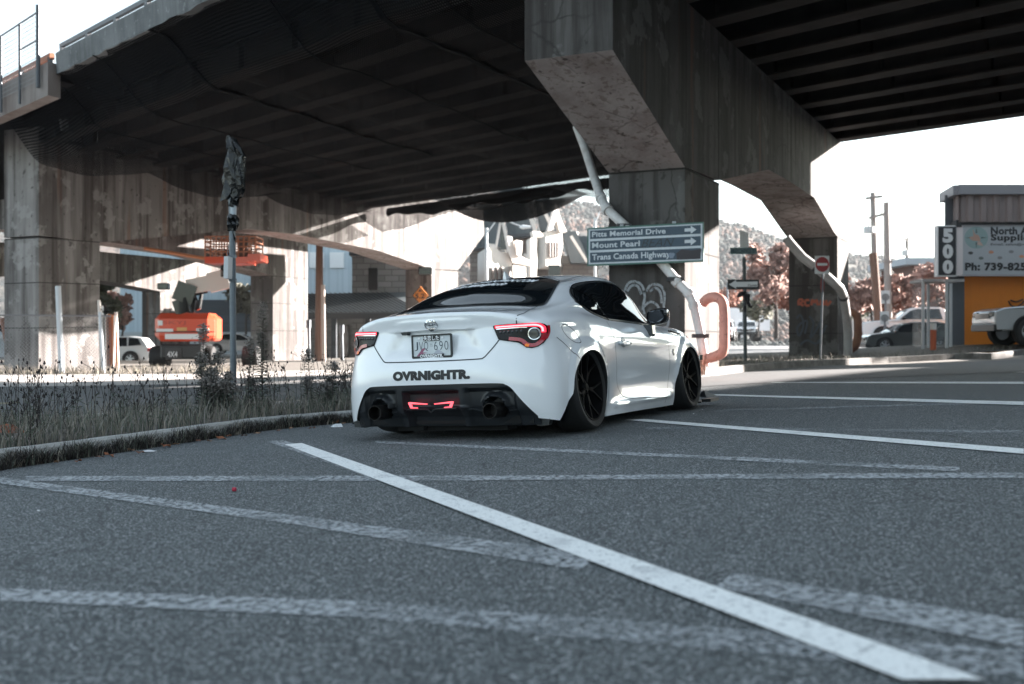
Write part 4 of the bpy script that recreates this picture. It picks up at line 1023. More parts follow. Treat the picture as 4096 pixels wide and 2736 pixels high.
mb = MB()
for q in (.3, .75):
    p = O+tiltv*Wd*q; mb.beam(p+FN*-.04+ez*.1, p+FN*-.36+ez*.1, .05, .05); mb.beam(p+FN*-.04+ez*(Hh-.08), p+FN*-.36+ez*(Hh-.08), .05, .05); mb.beam(p+FN*-.04, p+FN*-.04+ez*(Hh+.04), .06, .04)
mb.build('sign_bracket', mat('pale_bracket', (.4,.42,.44), .5), sg); keep_world(sg)
# ---- sprayed graffiti on the column face: pale outlined bubble letters
def spray(name, curves, w_, m, label, off=.012, on=dn):
    mb = MB()
    for c_ in curves:
        P_ = catmull(c_, 5); pts_ = [on(x, y, off) for x, y in P_]
        for i in range(len(pts_)-1): mb.beam(pts_[i]-FN*0, pts_[i+1], w_, .004, up=FN)
    o = mb.build(name, m); o.location = (0,0,0); return tag(o, label, 'graffiti')
M_spray = alpha_noise(mat('pale_grey_spray', (.34,.36,.38), .8), [(12,.30,.5)], 0, 1, .75)
spray('graffiti', [[(1432,668),(1440,650),(1456,645),(1472,655),(1478,680),(1474,705),(1478,720)],[(1482,668),(1490,655),(1505,652),(1519,660),(1524,680),(1522,705),(1532,730),(1530,748),(1516,752)],[(1474,705),(1490,692),(1505,698),(1512,710)],[(1438,668),(1448,655),(1462,656),(1470,675)],[(1490,668),(1504,660),(1514,672),(1517,695)]], .045, M_spray, 'pale outlined bubble letter graffiti on the near pier column above the car mirror')
# ---- u-shaped pipe guards
def guard(pts, r_, m, label, z_):
    mb = MB(); mb.tube([tuple(p) for p in catmull([tuple(q) for q in pts], 5)], r_, 16); o = mb.build('pipe_guard', m, smooth=True)
    return tag(o, label, 'pipe guard', 'curved steel guards at the pier feet')
M_salmon = mat('salmon_primer', (.62,.27,.21), .6, noise=[(5,5,.45,.68,(.50,.20,.16),.7),(14,4,.6,.7,(.20,.07,.05),.8)])
def dw(x, y, Y): return W(x/2.2925, y/2.2925, Y)
guard([dw(1612,695,18.9), dw(1622,685,18.8), dw(1640,681,18.6), dw(1655,690,18.5), dw(1660,712,18.5), dw(1661,760,18.5), dw(1659,800,18.5), dw(1645,815,18.6), dw(1600,828,18.9)], .085, M_salmon, 'salmon pink bent steel pipe guard standing right of the near pier', 0)
guard([dw(1943,716,33), dw(1955,716,32.8), dw(1965,726,32.8), dw(1967,750,32.8), dw(1966,775,32.8), dw(1958,797,32.8), dw(1940,800,33)], .12, mat('rust_brown_pipe', (.22,.10,.06), .7, noise=[(4,4,.4,.7,(.12,.05,.04),.8)]), 'rust brown bent pipe guard at the foot of the second column', 0)
# ---- drain pipe on the second column
p2 = thing('drain_pipe', dw(1940,800,32.3), 'grey drain pipe slanting across the second pier column past the no entry sign', 'drain pipe', 'bridge drain pipes')
pts = [dw(1802,545,31), dw(1812,558,31), dw(1840,590,31), dw(1870,612,31), dw(1905,642,31), dw(1925,660,31.2), dw(1934,680,31.6), dw(1940,720,32), dw(1944,760,32.3), dw(1944,815,32.4)]
mb = MB(); mb.tube(pts, .13, 12); mb.build('pipe', mat('grey_pipe', (.34,.33,.33), .5, noise=[(3,4,.4,.7,(.22,.2,.19),.6)]), p2, smooth=True)
for i in (3, 6): mb = MB(); d = (pts[i+1]-pts[i-1]).normalized()*.05; mb.tube([pts[i]-d, pts[i]+d], .15, 12); mb.build('pipe_collar', M_bracket, p2)
keep_world(p2)
p3_ = thing('drain_pipe', PG(24.6,-19.2,6.0), 'short white drain pipe stub on top of the left pier', 'drain pipe', 'bridge drain pipes')
mb = MB(); mb.tube([dw(140,205,34), dw(143,245,34)], .14, 12); mb.build('upper_pipe', M_black, p3_); mb = MB(); mb.tube([dw(145,245,34), dw(152,298,34)], .17, 12); mb.build('pipe', M_pipe, p3_); keep_world(p3_)
# ---- one-way and street name sign post
ow = thing('street_sign_post', dw(1708,840,27), 'thin post with street name blade and black one way arrow sign, cloth snagged on it', 'sign post')
Y_ = 27
mb = MB(); mb.tube([dw(1709,842,Y_), dw(1706,590,Y_)], .045, 8); mb.build('post', mat('dark_post', (.06,.07,.075), .5, .4), ow)
def dsign(nm, x0, x1, y0, y1, m, par, off=0, Y=Y_): 
    a, b = dw(x0, y1, Y), dw(x1, y0, Y); return pplane(nm, [(0,0),(b.x-a.x,0),(b.x-a.x,b.z-a.z),(0,b.z-a.z)], a-Vector((0,.05+off,0)), (1,0,0), UZ, m, par, 0, .01)
M_swh = mat('reflective_white', (.70,.72,.74), .5)
dsign('one_way_panel', 1667,1739,641,664, M_vinyl, ow)
a = dw(1667,664,Y_)-Vector((0,.07,0)); kx = (dw(1739,664,Y_)-dw(1667,664,Y_)).x; kz = (dw(1667,641,Y_)-dw(1667,664,Y_)).z
pplane('arrow', [(.04*kx,.5*kz),(.27*kx,.94*kz),(.27*kx,.76*kz),(.95*kx,.80*kz),(.95*kx,.26*kz),(.27*kx,.26*kz),(.27*kx,.08*kz)], a, (1,0,0), UZ, M_swh, ow, 0, .004)
tplane('arrow_sticker', 'Comm', a, (1,0,0), UZ, .64*kx, .93*kx, .32*kz, .54*kz, mat('grey_ink', (.05,.05,.06), .5), ow, .02, .2, off=.006)
dsign('street_name_blade', 1673,1734,568,583, mat('blade_green', (.07,.15,.15), .5, noise=[(3,2,.4,.6,(.30,.36,.37),.35)]), ow)
a2 = dw(1673,583,Y_)-Vector((0,.07,0)); k2 = (dw(1734,583,Y_)-dw(1673,583,Y_)).x; k3 = (dw(1673,568,Y_)-dw(1673,583,Y_)).z
tplane('blade_lettering', 'HUTCHINGS ST', a2, (1,0,0), UZ, .03*k2, .97*k2, .15*k3, .85*k3, mat('blade_ink', (.03,.06,.08), .5), ow, .02)
pplane('second_blade', [(0,0),(.30,-.03),(.30,.36),(0,.42)], dw(1697,566,Y_), (.8,.6,0), UZ, M_swh, ow, 0, .01)
mb = MB(); rnd = random.Random(5)
for (x0, y0), (x1, y1), r0 in (((1690,681),(1712,670),.07),((1708,672),(1715,695),.10),((1710,690),(1724,705),.06),((1706,700),(1709,716),.05)):
    A_ = dw(x0, y0, Y_-.05); B_ = dw(x1, y1, Y_-.05); mb.tube([A_, A_.lerp(B_, .3)+Vector((0,-.03,.03)), A_.lerp(B_, .7), B_], [.02, r0, r0*.8, .02], 7)
mb.build('snagged_cloth', M_vinyl, ow); keep_world(ow)
# ---- no entry sign
ne = thing('no_entry_sign', dw(1880,835,30), 'small square no entry sign with red disc on a thin post by the second column', 'road sign')
mb = MB(); mb.tube([dw(1880,835,30), dw(1886,640,30), dw(1886,586,30)], .03, 8); mb.build('post', M_pole, ne)
dsign('sign_plate', 1867,1900,587,628, M_swh, ne, 0, 30); c_ = dw(1883.5,606.5,30)-Vector((0,.065,0))
pplane('red_disc', [(.185*math.cos(t), .205*math.sin(t)) for t in [2*math.pi*k/28 for k in range(28)]], c_, (1,0,0), UZ, mat('sign_red', (.33,.03,.04), .5), ne, 0, .004)
pplane('white_bar', rect(-.14,.14,-.035,.035), c_-Vector((0,.006,0)), (1,0,0), UZ, M_swh, ne, 0, .004)
st_c = dw(1885,653,30)-Vector((0,.02,0))
pplane('stop_sign_edge_on', [(.06*math.cos(t), .23*math.sin(t)) for t in [math.pi/8+2*math.pi*k/8 for k in range(8)]], st_c, (1,0,0), UZ, mat('dull_red', (.20,.03,.03), .6), ne, 0, .01); keep_world(ne)
# orange / dark scrawl on second column
def dcol(x, y, out=0):
    P = Vector((PR[0], PR[1], 0))+FN*out; d = Vector(((x/2.2925-512)/F, 1, (342-y/2.2925)/F)); o_ = Vector((0,0,HC)); return o_+d*((P-o_).dot(FN)/d.dot(FN))
spray('graffiti', [[(1831,700),(1831,688),(1840,687),(1838,694),(1832,695),(1842,701)],[(1855,688),(1846,689),(1847,700),(1856,700)],[(1860,700),(1862,687),(1867,694),(1872,687),(1875,700)],[(1880,700),(1884,687),(1890,700)],[(1894,688),(1896,700),(1905,690)]], .07, mat('orange_spray', (.36,.09,.05), .8), 'rust orange painted letters on the second pier column', on=dcol)
spray('graffiti', [[(1826,730),(1835,722),(1842,745),(1832,770),(1828,750),(1850,735),(1845,765)],[(1855,725),(1865,740),(1858,775),(1875,750),(1885,730),(1880,770),(1895,745)],[(1835,790),(1850,780),(1870,788),(1880,778)]], .06, mat('blue_black_spray', (.05,.06,.075), .8), 'blue black scribbled tag low on the second pier column', on=dcol)

# ---- left steel post with bagged sign
def strip_base(px, v):
    py = 470.0
    while py > 345:
        p = gp(px, py); d = min(math.dist((p.x, p.y), klxd[i]) for i in range(len(klxd)))
        if inside_strip(p) and d >= v: return p, py
        py -= .5
    return p, py
klxd = [tuple(q) for q in catmull(klx, 30)]
def inside_strip(p):
    q = min(klxd, key=lambda k: math.dist(k, (p.x, p.y))); i = klxd.index(q); a, b = klxd[max(0,i-1)], klxd[min(len(klxd)-1,i+1)]
    return (b[0]-a[0])*(p.y-q[1])-(b[1]-a[1])*(p.x-q[0]) > 0
PB, _ = strip_base(233.5, 1.3); PYY = PB.y
def dq(x, y, o_=0): return W(x/2.2925, y/2.2925, PYY+o_)
lp = thing('sign_post', (PB.x, PB.y, PB.z+.1), 'grey round steel post in the weeds with a black plastic bag tied over its head', 'sign post')
mb = MB(); mb.tube([dq(535,905), dq(533,560), dq(531,440)], .033, 16); mb.build('post', M_pole, lp, smooth=True)
M_bag = mat('shiny_black_bag', (.004,.0045,.005), .20, spec=.45, bump=[(16,.5,.03)])
def crumple(name, rings, m, par, n=18, amp=.012, seed=1):
    r_ = random.Random(seed); mb = MB(); vs_ = []
    off = [[r_.uniform(-1,1) for _ in range(n)] for _ in rings]
    for k, (c_, rx, ry) in enumerate(rings):
        for i in range(n):
            t = 2*math.pi*i/n; q = 1+.16*math.sin(3*t+k*.7)+.10*math.sin(5*t+k*1.9); vs_.append(c_+Vector((rx*q*math.cos(t)+amp*off[k][i], ry*q*math.sin(t)+amp*off[k][(i+3) % n], amp*off[k][(i*2) % n]*.8)))
    fs = [(k*n+i, k*n+(i+1) % n, (k+1)*n+(i+1) % n, (k+1)*n+i) for k in range(len(rings)-1) for i in range(n)]+[tuple(range(n)), tuple((len(rings)-1)*n+i for i in range(n))]
    mb.add(vs_, fs); return mb.build(name, m, par, smooth=False)
crumple('plastic_bag', [(dq(526,313),.02,.02),(dq(529,322),.045,.03),(dq(536,338),.075,.05),(dq(541,360),.095,.06),(dq(541,385),.10,.065),(dq(540,410),.105,.07),(dq(539,435),.10,.065),(dq(536,450),.085,.055),(dq(535,458),.05,.045),(dq(534,470),.045,.045),(dq(534,474),.035,.035)], M_bag, lp, 22, .018, 4)
mb = MB(); mb.add([dq(520,400,-.03), dq(512,430,-.05), dq(503,462,-.04), dq(518,456,-.06), dq(530,440,-.06)], [(0,1,2,3,4)]); mb.build('bag_corner', M_bag, lp)
crumple('tied_plastic', [(dq(533,492),.036,.036),(dq(534,500),.06,.055),(dq(533,508),.05,.05),(dq(534,516),.062,.055),(dq(535,525),.045,.045),(dq(534,530),.036,.036)], M_bag, lp, 16, .014, 9)
mb = MB(); mb.tube([dq(534,472), dq(533.5,492)], .037, 14); mb.build('tape_wrap', mat('silver_tape', (.42,.46,.50), .4), lp)
mb = MB(); mb.add([dq(531,525,-.05), dq(540,545,-.06), dq(541,560,-.05), dq(536,548,-.055)], [(0,1,2,3)]); mb.build('loose_plastic', M_bag, lp)
# thin edge-on sign on the post
mb = MB(); mb.beam(dq(527,590,-.06), dq(526,640,-.06), .045, .30, up=(0,1,0)); mb.build('edge_on_sign', mat('sign_back', (.55,.56,.58), .5), lp)
mb = MB()
for y in (588, 641): mb.tube([dq(533.5,y-2), dq(533.5,y+3)], .042, 14); mb.beam(dq(526,y,-.03), dq(540,y,-.03), .02, .03)
mb.build('clamp', M_pole, lp)
mb = MB(); mb.tube([dq(527,590,-.07), dq(524,562,-.06), dq(521,580,-.07), dq(527,596,-.07)], .004, 5); mb.build('wire', M_pole, lp); keep_world(lp)

# ================================================================ VEHICLES (built once per kind)
def loft_sym(mb, poly, hw, inset=0):
    k = len(poly); vs_ = [(x, -hw(x, z), z) for x, z in poly]+[(x, hw(x, z), z) for x, z in poly]
    mb.add(vs_, [tuple(range(k)), tuple(reversed(range(k, 2*k)))]+[(i, (i+1) % k, k+(i+1) % k, k+i) for i in range(k)])
def vehicle(name, kind, loc, rz, paint, label, cat, group=None, scale=1, rimc=(.45,.46,.48)):
    r_ = thing(name, loc, label, cat, group); r_.rotation_euler = (0, 0, rz); r_.scale = (scale,)*3
    if kind == 'suv':   # front towards -x
        L_, w_, wb, wr = 4.7, .91, (-1.42, 1.38), .36
        low = [(-2.32,.28),(-2.36,.55),(-2.28,.82),(-2.05,.93),(-1.2,1.04),(2.25,1.08),(2.38,.9),(2.36,.35),(2.3,.28)]
        cab = [(-1.25,1.0),(-.45,1.47),(.0,1.58),(1.3,1.60),(1.95,1.50),(2.30,1.05)]
        wins = [[(-1.02,1.06),(-.42,1.42),(.05,1.52),(.25,1.52),(.25,1.06)],[(.31,1.06),(.31,1.52),(1.15,1.53),(1.2,1.06)],[(1.27,1.07),(1.25,1.52),(1.75,1.47),(1.95,1.12)]]
    elif kind == 'sedan':
        L_, w_, wb, wr = 4.7, .9, (-1.4, 1.35), .33
        low = [(-2.3,.25),(-2.34,.5),(-2.25,.72),(-2.0,.80),(-1.1,.93),(2.0,.98),(2.3,.9),(2.32,.4),(2.25,.25)]
        cab = [(-1.15,.9),(-.3,1.35),(.1,1.43),(.9,1.43),(1.75,.98)]
        wins = [[(-.92,.95),(-.28,1.30),(.15,1.38),(.2,.95)],[(.27,.96),(.22,1.38),(.85,1.37),(1.4,1.0)]]
    else:
        L_, w_, wb, wr = 5.8, .98, (-1.85, 1.85), .42
        low = [(-2.85,.45),(-2.9,.75),(-2.86,1.05),(-2.6,1.16),(-1.25,1.26),(2.85,1.22),(2.9,.6),(2.8,.45)]
        cab = [(-1.3,1.2),(-.55,1.78),(-.2,1.88),(.95,1.88),(1.2,1.75),(1.25,1.2)]
        wins = [[(-1.05,1.27),(-.5,1.7),(-.15,1.80),(.1,1.80),(.1,1.27)],[(.17,1.27),(.17,1.80),(.92,1.80),(1.05,1.27)]]
    zc = low[3][1]
    mb = MB(); loft_sym(mb, low, lambda x, z: w_*(1-.10*sstep(1.9, 2.4, abs(x)))*(1-.05*sstep(.6, 1.1, z)-.05*(1-sstep(.2,.5,z)))); b_ = mb.build('body', paint, r_, bevel=.04)
    mb = MB(); loft_sym(mb, cab, lambda x, z: w_*(.93-.26*sstep(zc+.05, zc+.9, z))); mb.build('cabin', paint, r_, bevel=.025)
    for q in wins:
        mb = MB(); f_ = lambda x, z: w_*(.93-.26*sstep(zc+.05, zc+.9, z))+.012
        for sg_ in (-1, 1): mb.add([(x, sg_*f_(x, z), z) for x, z in q], [tuple(range(len(q)))])
        mb.build('side_window', M_tint, r_)
    a, b = cab[0], cab[1]; hw = lambda z: w_*(.93-.26*sstep(zc+.05, zc+.9, z))*.92
    dx, dz = b[0]-a[0], b[1]-a[1]; L2 = math.hypot(dx, dz); nx, nz = -dz/L2*.015, dx/L2*.015
    p0 = (a[0]+dx*.12+nx, a[1]+dz*.12+nz); p1 = (a[0]+dx*.95+nx, a[1]+dz*.95+nz)
    raw('windscreen', [(p0[0], -hw(p0[1]), p0[1]), (p0[0], hw(p0[1]), p0[1]), (p1[0], hw(p1[1]), p1[1]), (p1[0], -hw(p1[1]), p1[1])], [(0,1,2,3)], M_tint, r_)
    x0 = low[1][0]; zl = low[2][1]
    for sg_ in (-1, 1):
        mb = MB(); mb.box(x0-.01, x0+.45, sg_*w_*.60-.18 if sg_ > 0 else -w_*.60-.17, sg_*w_*.60+.17 if sg_ > 0 else -w_*.60+.18, zl-.17, zl-.01); mb.build('headlight', M_clear, r_, bevel=.02)
        mb = MB(); mb.box(low[-3][0]-.12, low[-3][0]+.015, sg_*w_*.78-.12, sg_*w_*.78+.12, zc-.15, zc+.05); mb.build('tail_light', M_red, r_)
    mb = MB(); mb.box(x0-.025, x0+.1, -w_*.5, w_*.5, zl-.22, zl-.06); mb.build('grille', M_gloss, r_)
    mb = MB(); mb.box(low[0][0]-.07, low[0][0]+.2, -w_*.88, w_*.88, low[0][1]-.02, low[0][1]+.20); mb.build('bumper', M_black, r_, bevel=.02)
    if kind == 'pickup':
        mb = MB(); mb.box(1.35, 2.75, -w_*.82, w_*.82, 1.21, 1.235); mb.build('bed', M_black, r_)
    for sg_ in (-1, 1):
        mb = MB(); mb.box(-.98, -.80, sg_*w_-(.05 if sg_ > 0 else .2), sg_*w_+(.2 if sg_ > 0 else .05), zc+.08, zc+.24); mb.build('wing_mirror', paint if kind != 'pickup' else M_gloss, r_, bevel=.03)
        for x in wb:
            mb = MB(); Mx = Matrix.Translation((x, sg_*(w_-.05), wr+.03))@Matrix.Rotation(R(-90*sg_), 4, 'X'); mb.lathe([(0,.058),(wr*1.17,.058),(wr*1.17,-.2)], 28, Mx); mb.build('wheel_arch', M_well, r_)
            e = bpy.data.objects.new('wheel', None); COL.objects.link(e); e.parent = r_; e.location = (x, sg_*(w_-.06), wr); e.rotation_euler = (R(-90*sg_), 0, 0)
            mb = MB(); mb.lathe([(wr*.66,-.1),(wr*.9,-.11),(wr,-.08),(wr,.07),(wr*.9,.105),(wr*.66,.095)], 28); mb.build('tyre', M_tyre, e, smooth=True)
            mb = MB(); mb.lathe([(wr*.67,.09),(wr*.62,.10),(wr*.60,.05),(0,.04)], 24)
            for k in range(6): 
                t = 2*math.pi*k/6+.3; mb.beam((0,0,.095), (wr*.64*math.cos(t), wr*.64*math.sin(t), .09), wr*.20, .03, up=(0,0,1))
            mb.build('rim', mat('alloy_rim', rimc, .3, .6), e)
    return r_
P_silver = mat('silver_paint', (.42,.43,.44), .25, .3, coat=.8); P_grey = mat('grey_green_paint', (.10,.105,.105), .25, .3, coat=.8); P_white = mat('white_fleet_paint', (.72,.73,.75), .3, coat=.6); P_dark = mat('dark_blue_paint', (.03,.045,.06), .2, coat=.8)
def on(px, py, Y): p = W(px, py, Y); return p
a = dw(2310,791,30.5); vehicle('pickup_truck', 'pickup', (18.35, 35.9, .60), 0, P_silver, 'silver pickup truck nosing out in front of the orange building', 'pickup truck', scale=1.03)
a = dw(2027,808,54); vehicle('parked_car', 'suv', (a.x+1.42+.05, 54.9, a.z), R(-3), P_grey, 'dark grey estate car with silver wheels beside the glass bus shelter', 'car', scale=.95)
a = dw(2040,800,62); vehicle('pickup_truck', 'pickup', (a.x+1.9, 63, a.z+.25), R(-8), P_white, 'white pickup truck parked behind the dark grey estate car', 'pickup truck', scale=1.12)
a = dw(1722,773,118); vehicle('moving_car', 'sedan', (a.x, a.y+2, a.z), R(75), P_silver, 'distant silver car driving towards the viewer right of the one way post', 'car', 'oncoming cars', scale=1.25)
a = dw(1668,782,98); vehicle('moving_car', 'suv', (a.x, a.y+2, a.z), R(75), P_white, 'distant white car driving towards the viewer just left of the one way post', 'car', 'oncoming cars', scale=1.2)
# box trailer
tr = thing('box_trailer', dw(1690,765,125), 'long white box trailer parked across the far end of the street', 'trailer')
mb = MB(); a, b = dw(1670,758,125), dw(1745,722,125); mb.box(a.x, b.x+1, 125, 127.5, a.z, b.z+.8); mb.build('box', P_white, tr); mb = MB(); mb.box(a.x+1, b.x, 125.2, 127.2, a.z-.5, a.z); mb.build('chassis', M_black, tr)
for x in (.15, .25, .8, .9):
    mb = MB(); mb.lathe([(0,-.15),(.5,-.15),(.5,.15),(0,.15)], 16, Matrix.Translation((a.x+(b.x-a.x)*x, 125.3, a.z-.75))@Matrix.Rotation(R(90),4,'X')); mb.build('wheel', M_tyre, tr)
keep_world(tr)
a = dw(20,838,40); vehicle('parked_car', 'sedan', (a.x-1.2, 41, a.z), R(180), mat('pale_blue_paint', (.30,.34,.38), .25, coat=.6), 'pale blue saloon behind the chain link fence at the far left', 'car', scale=1.1)
a = dw(262,838,60); vehicle('parked_car', 'suv', (a.x-.3, 60, a.z), R(4), P_white, 'white estate car parked left of the orange boom lift', 'car', scale=1.0)
a = dw(640,812,75); vehicle('parked_car', 'sedan', (a.x-3, 76, a.z), R(184), P_white, 'white saloon far behind the steel post and weeds', 'car', scale=1.0)

# ================================================================ BOOM LIFT
YB = 45
bl = thing('boom_lift', dw(430,842,YB), 'orange and white boom lift working under the far span', 'boom lift')
M_or = mat('lift_orange', (.62,.075,.03), .35, coat=.4); M_cream = mat('boom_cream', (.62,.60,.57), .4)
def ddw(x, y, o_=0): return W((500+x*.4464)/4, (850+y*.4464)/4, YB+o_*.35)       # close-up inspection frame
def dbox(nm, x0, x1, y0, y1, o0, o1, m, par, bevel=.0):
    a, b = ddw(x0, y1), ddw(x1, y0); mb = MB(); mb.box(a.x, b.x, YB+o0, YB+o1, a.z, b.z); return mb.build(nm, m, par, bevel=bevel)
ct = dbox('counterweight', 252, 790, 900, 1155, 0, 1.5, M_or, bl, .24)
mb = MB(); a, b = ddw(720,1150), ddw(800,930); mb.box(a.x, b.x, YB+.25, YB+1.3, a.z, b.z); mb.build('engine_cover', M_or, bl, bevel=.10)
o = dbox('seam', 255, 800, 1064, 1074, -.02, 0, M_joint, ct)
for x0, x1, y0, y1, s_ in ((360,665,1088,1135,'UnitedRentals'),(282,432,1042,1068,'UnitedRentals'),(640,752,1038,1062,'Rentals')):
    pl = dbox('name_plate', x0, x1, y0, y1, -.03, -.01, M_swh, ct); a, b = ddw(x0,y1,-.035), ddw(x1,y0,-.035)
    tplane('plate_writing', s_, a, (1,0,0), UZ, (b.x-a.x)*.06, (b.x-a.x)*.8, (b.z-a.z)*.25, (b.z-a.z)*.75, mat('blue_ink', (.05,.08,.13), .5), pl, .01)
dbox('warning_sticker', 296, 338, 968, 1012, -.03, -.01, M_swh, ct); dbox('caution_sticker', 466, 556, 1030, 1060, -.03, -.01, mat('yellow_sticker', (.6,.34,.12), .5), ct)
a, b = ddw(335,1010,-.02), ddw(545,970,-.02); tplane('faded_name', 'SKYJ', a, (1,0,0), UZ, 0, b.x-a.x, 0, b.z-a.z, mat('darker_orange', (.40,.05,.03), .5), ct, .02)
ch = dbox('chassis', 300, 680, 1180, 1310, .2, 1.8, M_black, bl, .06)
a, b = ddw(378,1295,.12), ddw(470,1245,.12); dbox('axle_plate', 350, 495, 1215, 1315, .14, .19, mat('dark_panel', (.03,.03,.032), .5), ch); tplane('drive_lettering', '4X4', a, (1,0,0), UZ, 0, b.x-a.x, 0, b.z-a.z, M_swh, ch, .02)
for x0, x1, o_ in ((175,335,.2),(590,745,.2),(980,1120,.9)):
    a, b = ddw(x0,1395,0), ddw(x1,1195,0); mb = MB(); r_ = (b.z-a.z)/2; hw_ = (b.x-a.x)/2
    mb.lathe([(r_*.4,-hw_),(r_*.9,-hw_),(r_,-hw_*.8),(r_,hw_*.8),(r_*.9,hw_),(r_*.4,hw_),(0,hw_*.6)], 24, Matrix.Translation(((a.x+b.x)/2, YB+o_+.7, (a.z+b.z)/2))@Matrix.Rotation(R(90),4,'Y')); mb.build('wheel', M_tyre, bl, smooth=True)
def dbeam(nm, p, q, w_, h_, m, par): 
    mb = MB(); mb.beam(p, q, w_, h_); return mb.build(nm, m, par)
bm1 = dbeam('boom', ddw(560,672,1.5), ddw(770,628,2.0), .42, .62, M_cream, bl); bm2 = dbeam('boom_extension', ddw(750,634,2.1), ddw(925,592,2.6), .55, .80, M_cream, bl)
dbeam('turret_link', ddw(535,905,1.2), ddw(495,780,1.2), .45, .6, M_gloss, bl); dbeam('turret_link', ddw(505,800,1.2), ddw(565,640,1.4), .5, .8, M_gloss, bl); dbeam('hose_loop', ddw(480,880,.8), ddw(470,800,.8), .12, .12, M_black, bl); dbeam('hose_loop', ddw(470,805,.8), ddw(520,700,.8), .12, .12, M_black, bl); dbeam('boom_underside', ddw(600,720,1.5), ddw(720,690,2.6), .3, .3, M_gloss, bl); dbeam('turret_link', ddw(585,900,1.4), ddw(600,780,1.4), .25, .35, M_gloss, bl)
dbeam('hydraulic_ram', ddw(665,860,1.8), ddw(690,700,2.4), .12, .12, M_chrome, bl); dbeam('hydraulic_ram', ddw(660,870,1.8), ddw(610,740,2.0), .16, .16, M_gloss, bl)
bk = bpy.data.objects.new('basket', None); COL.objects.link(bk); bk.parent = bl
YK = 8.2
def kb(x, y, o_=0): return ddw(x, y, YK+o_-8.2+0)
KBY = 0
x0, x1 = ddw(745,470).x, ddw(1235,470).x; zb, zt = ddw(745,462).z, ddw(745,225).z; zf = ddw(745,405).z
mb = MB(); mb.box(x0, x1-.5, YB-.5, YB+.9, zb, zf); f1 = mb.build('basket_floor', M_or, bk)
mb = MB()
for xx in lin(x0, x1-.45, 8)+[x1-.2]:
    for yy in (YB-.45, YB+.85): mb.beam((xx,yy,zf), (xx,yy,zt), .05, .05)
for zz in (zt, zf+(zt-zf)*.5, zf+(zt-zf)*.25, zf+(zt-zf)*.75):
    for yy in (YB-.45, YB+.85): mb.beam((x0,yy,zz), (x1-.2,yy,zz), .05, .05)
    mb.beam((x0,YB-.45,zz),(x0,YB+.85,zz),.05,.05); mb.beam((x1-.2,YB-.45,zz),(x1-.2,YB+.85,zz),.05,.05)
mb.build('basket_rail', mat('rail_orange', (.42,.16,.09), .5), bk)
mb = MB(); mb.box(ddw(1030,400).x, ddw(1115,400).x, YB-.3, YB+.2, zf, zt-.1); mb.build('control_box', mat('brown_box', (.12,.08,.07), .6), bk)
mb = MB(); mb.box(x1-.5, x1, YB-.5, YB+.9, zb+.1, zf+.12); mb.build('basket_step', M_or, bk)
dbeam('jib', ddw(885,560,2), ddw(935,350,.3), .3, .3, M_gloss, bl)
keep_world(bl); bk.matrix_parent_inverse = Matrix.Translation(-bl.location)
# loose timber / pipe under the left beam
o = MB(); o.tube([ddw(170,320,-3), ddw(720,412,-1)], .07, 8); o = o.build('hanging_tube', mat('orange_tube', (.50,.20,.10), .6)); tag(o, 'thin orange tube slung below the left pier beam beside the lift basket', 'tube')

# ================================================================ BUILDINGS LEFT AND CENTRE
M_blkst = mat('grey_block_wall', (.23,.225,.22), .9, noise=[((.8,.8,6),4,.45,.6,(.15,.145,.14),.7)])
def brick(m, w_, h_, c2, mort):
    t = m.node_tree; b = t.nodes['Principled BSDF']; tc = t.nodes.new('ShaderNodeTexCoord'); mp = t.nodes.new('ShaderNodeMapping'); mp.inputs['Rotation'].default_value = (R(90),0,0)
    bt = t.nodes.new('ShaderNodeTexBrick'); bt.inputs['Scale'].default_value = 1; bt.inputs['Brick Width'].default_value = w_; bt.inputs['Row Height'].default_value = h_; bt.inputs['Mortar Size'].default_value = mort
    c1 = b.inputs['Base Color'].default_value[:]; bt.inputs['Color1'].default_value = c1; bt.inputs['Color2'].default_value = (*c2,1); bt.inputs['Mortar'].default_value = tuple(q*.45 for q in c1[:3])+(1,)
    t.links.new(tc.outputs['Object'], mp.inputs[0]); t.links.new(mp.outputs[0], bt.inputs[0]); t.links.new(bt.outputs[0], b.inputs['Base Color']); return m
M_stone = brick(mat('coursed_grey_stone', (.25,.245,.24), .9), .9, .38, (.17,.165,.16), .03)
M_roof = mat('standing_seam_roof', (.055,.070,.080), .5, .3, noise=[((2,2,.3),4,.4,.7,(.085,.10,.11),.8)])
M_cpale = mat('pale_blue_cladding', (.42,.50,.56), .6, noise=[((6,6,.02),1,.47,.53,(.34,.42,.48),.7)])
M_cdark = mat('dark_cladding', (.05,.06,.07), .7, noise=[((.02,.02,2),1,.48,.5,(.035,.042,.05),.9)])
M_trim = mat('cream_stone_trim', (.60,.56,.53), .8)
def seams(mb, a, b, c, d, n, w_=.06):
    a, b, c, d = map(Vector, (a, b, c, d))
    for i in range(n+1): mb.beam(a.lerp(b, i/n), d.lerp(c, i/n), w_, w_)
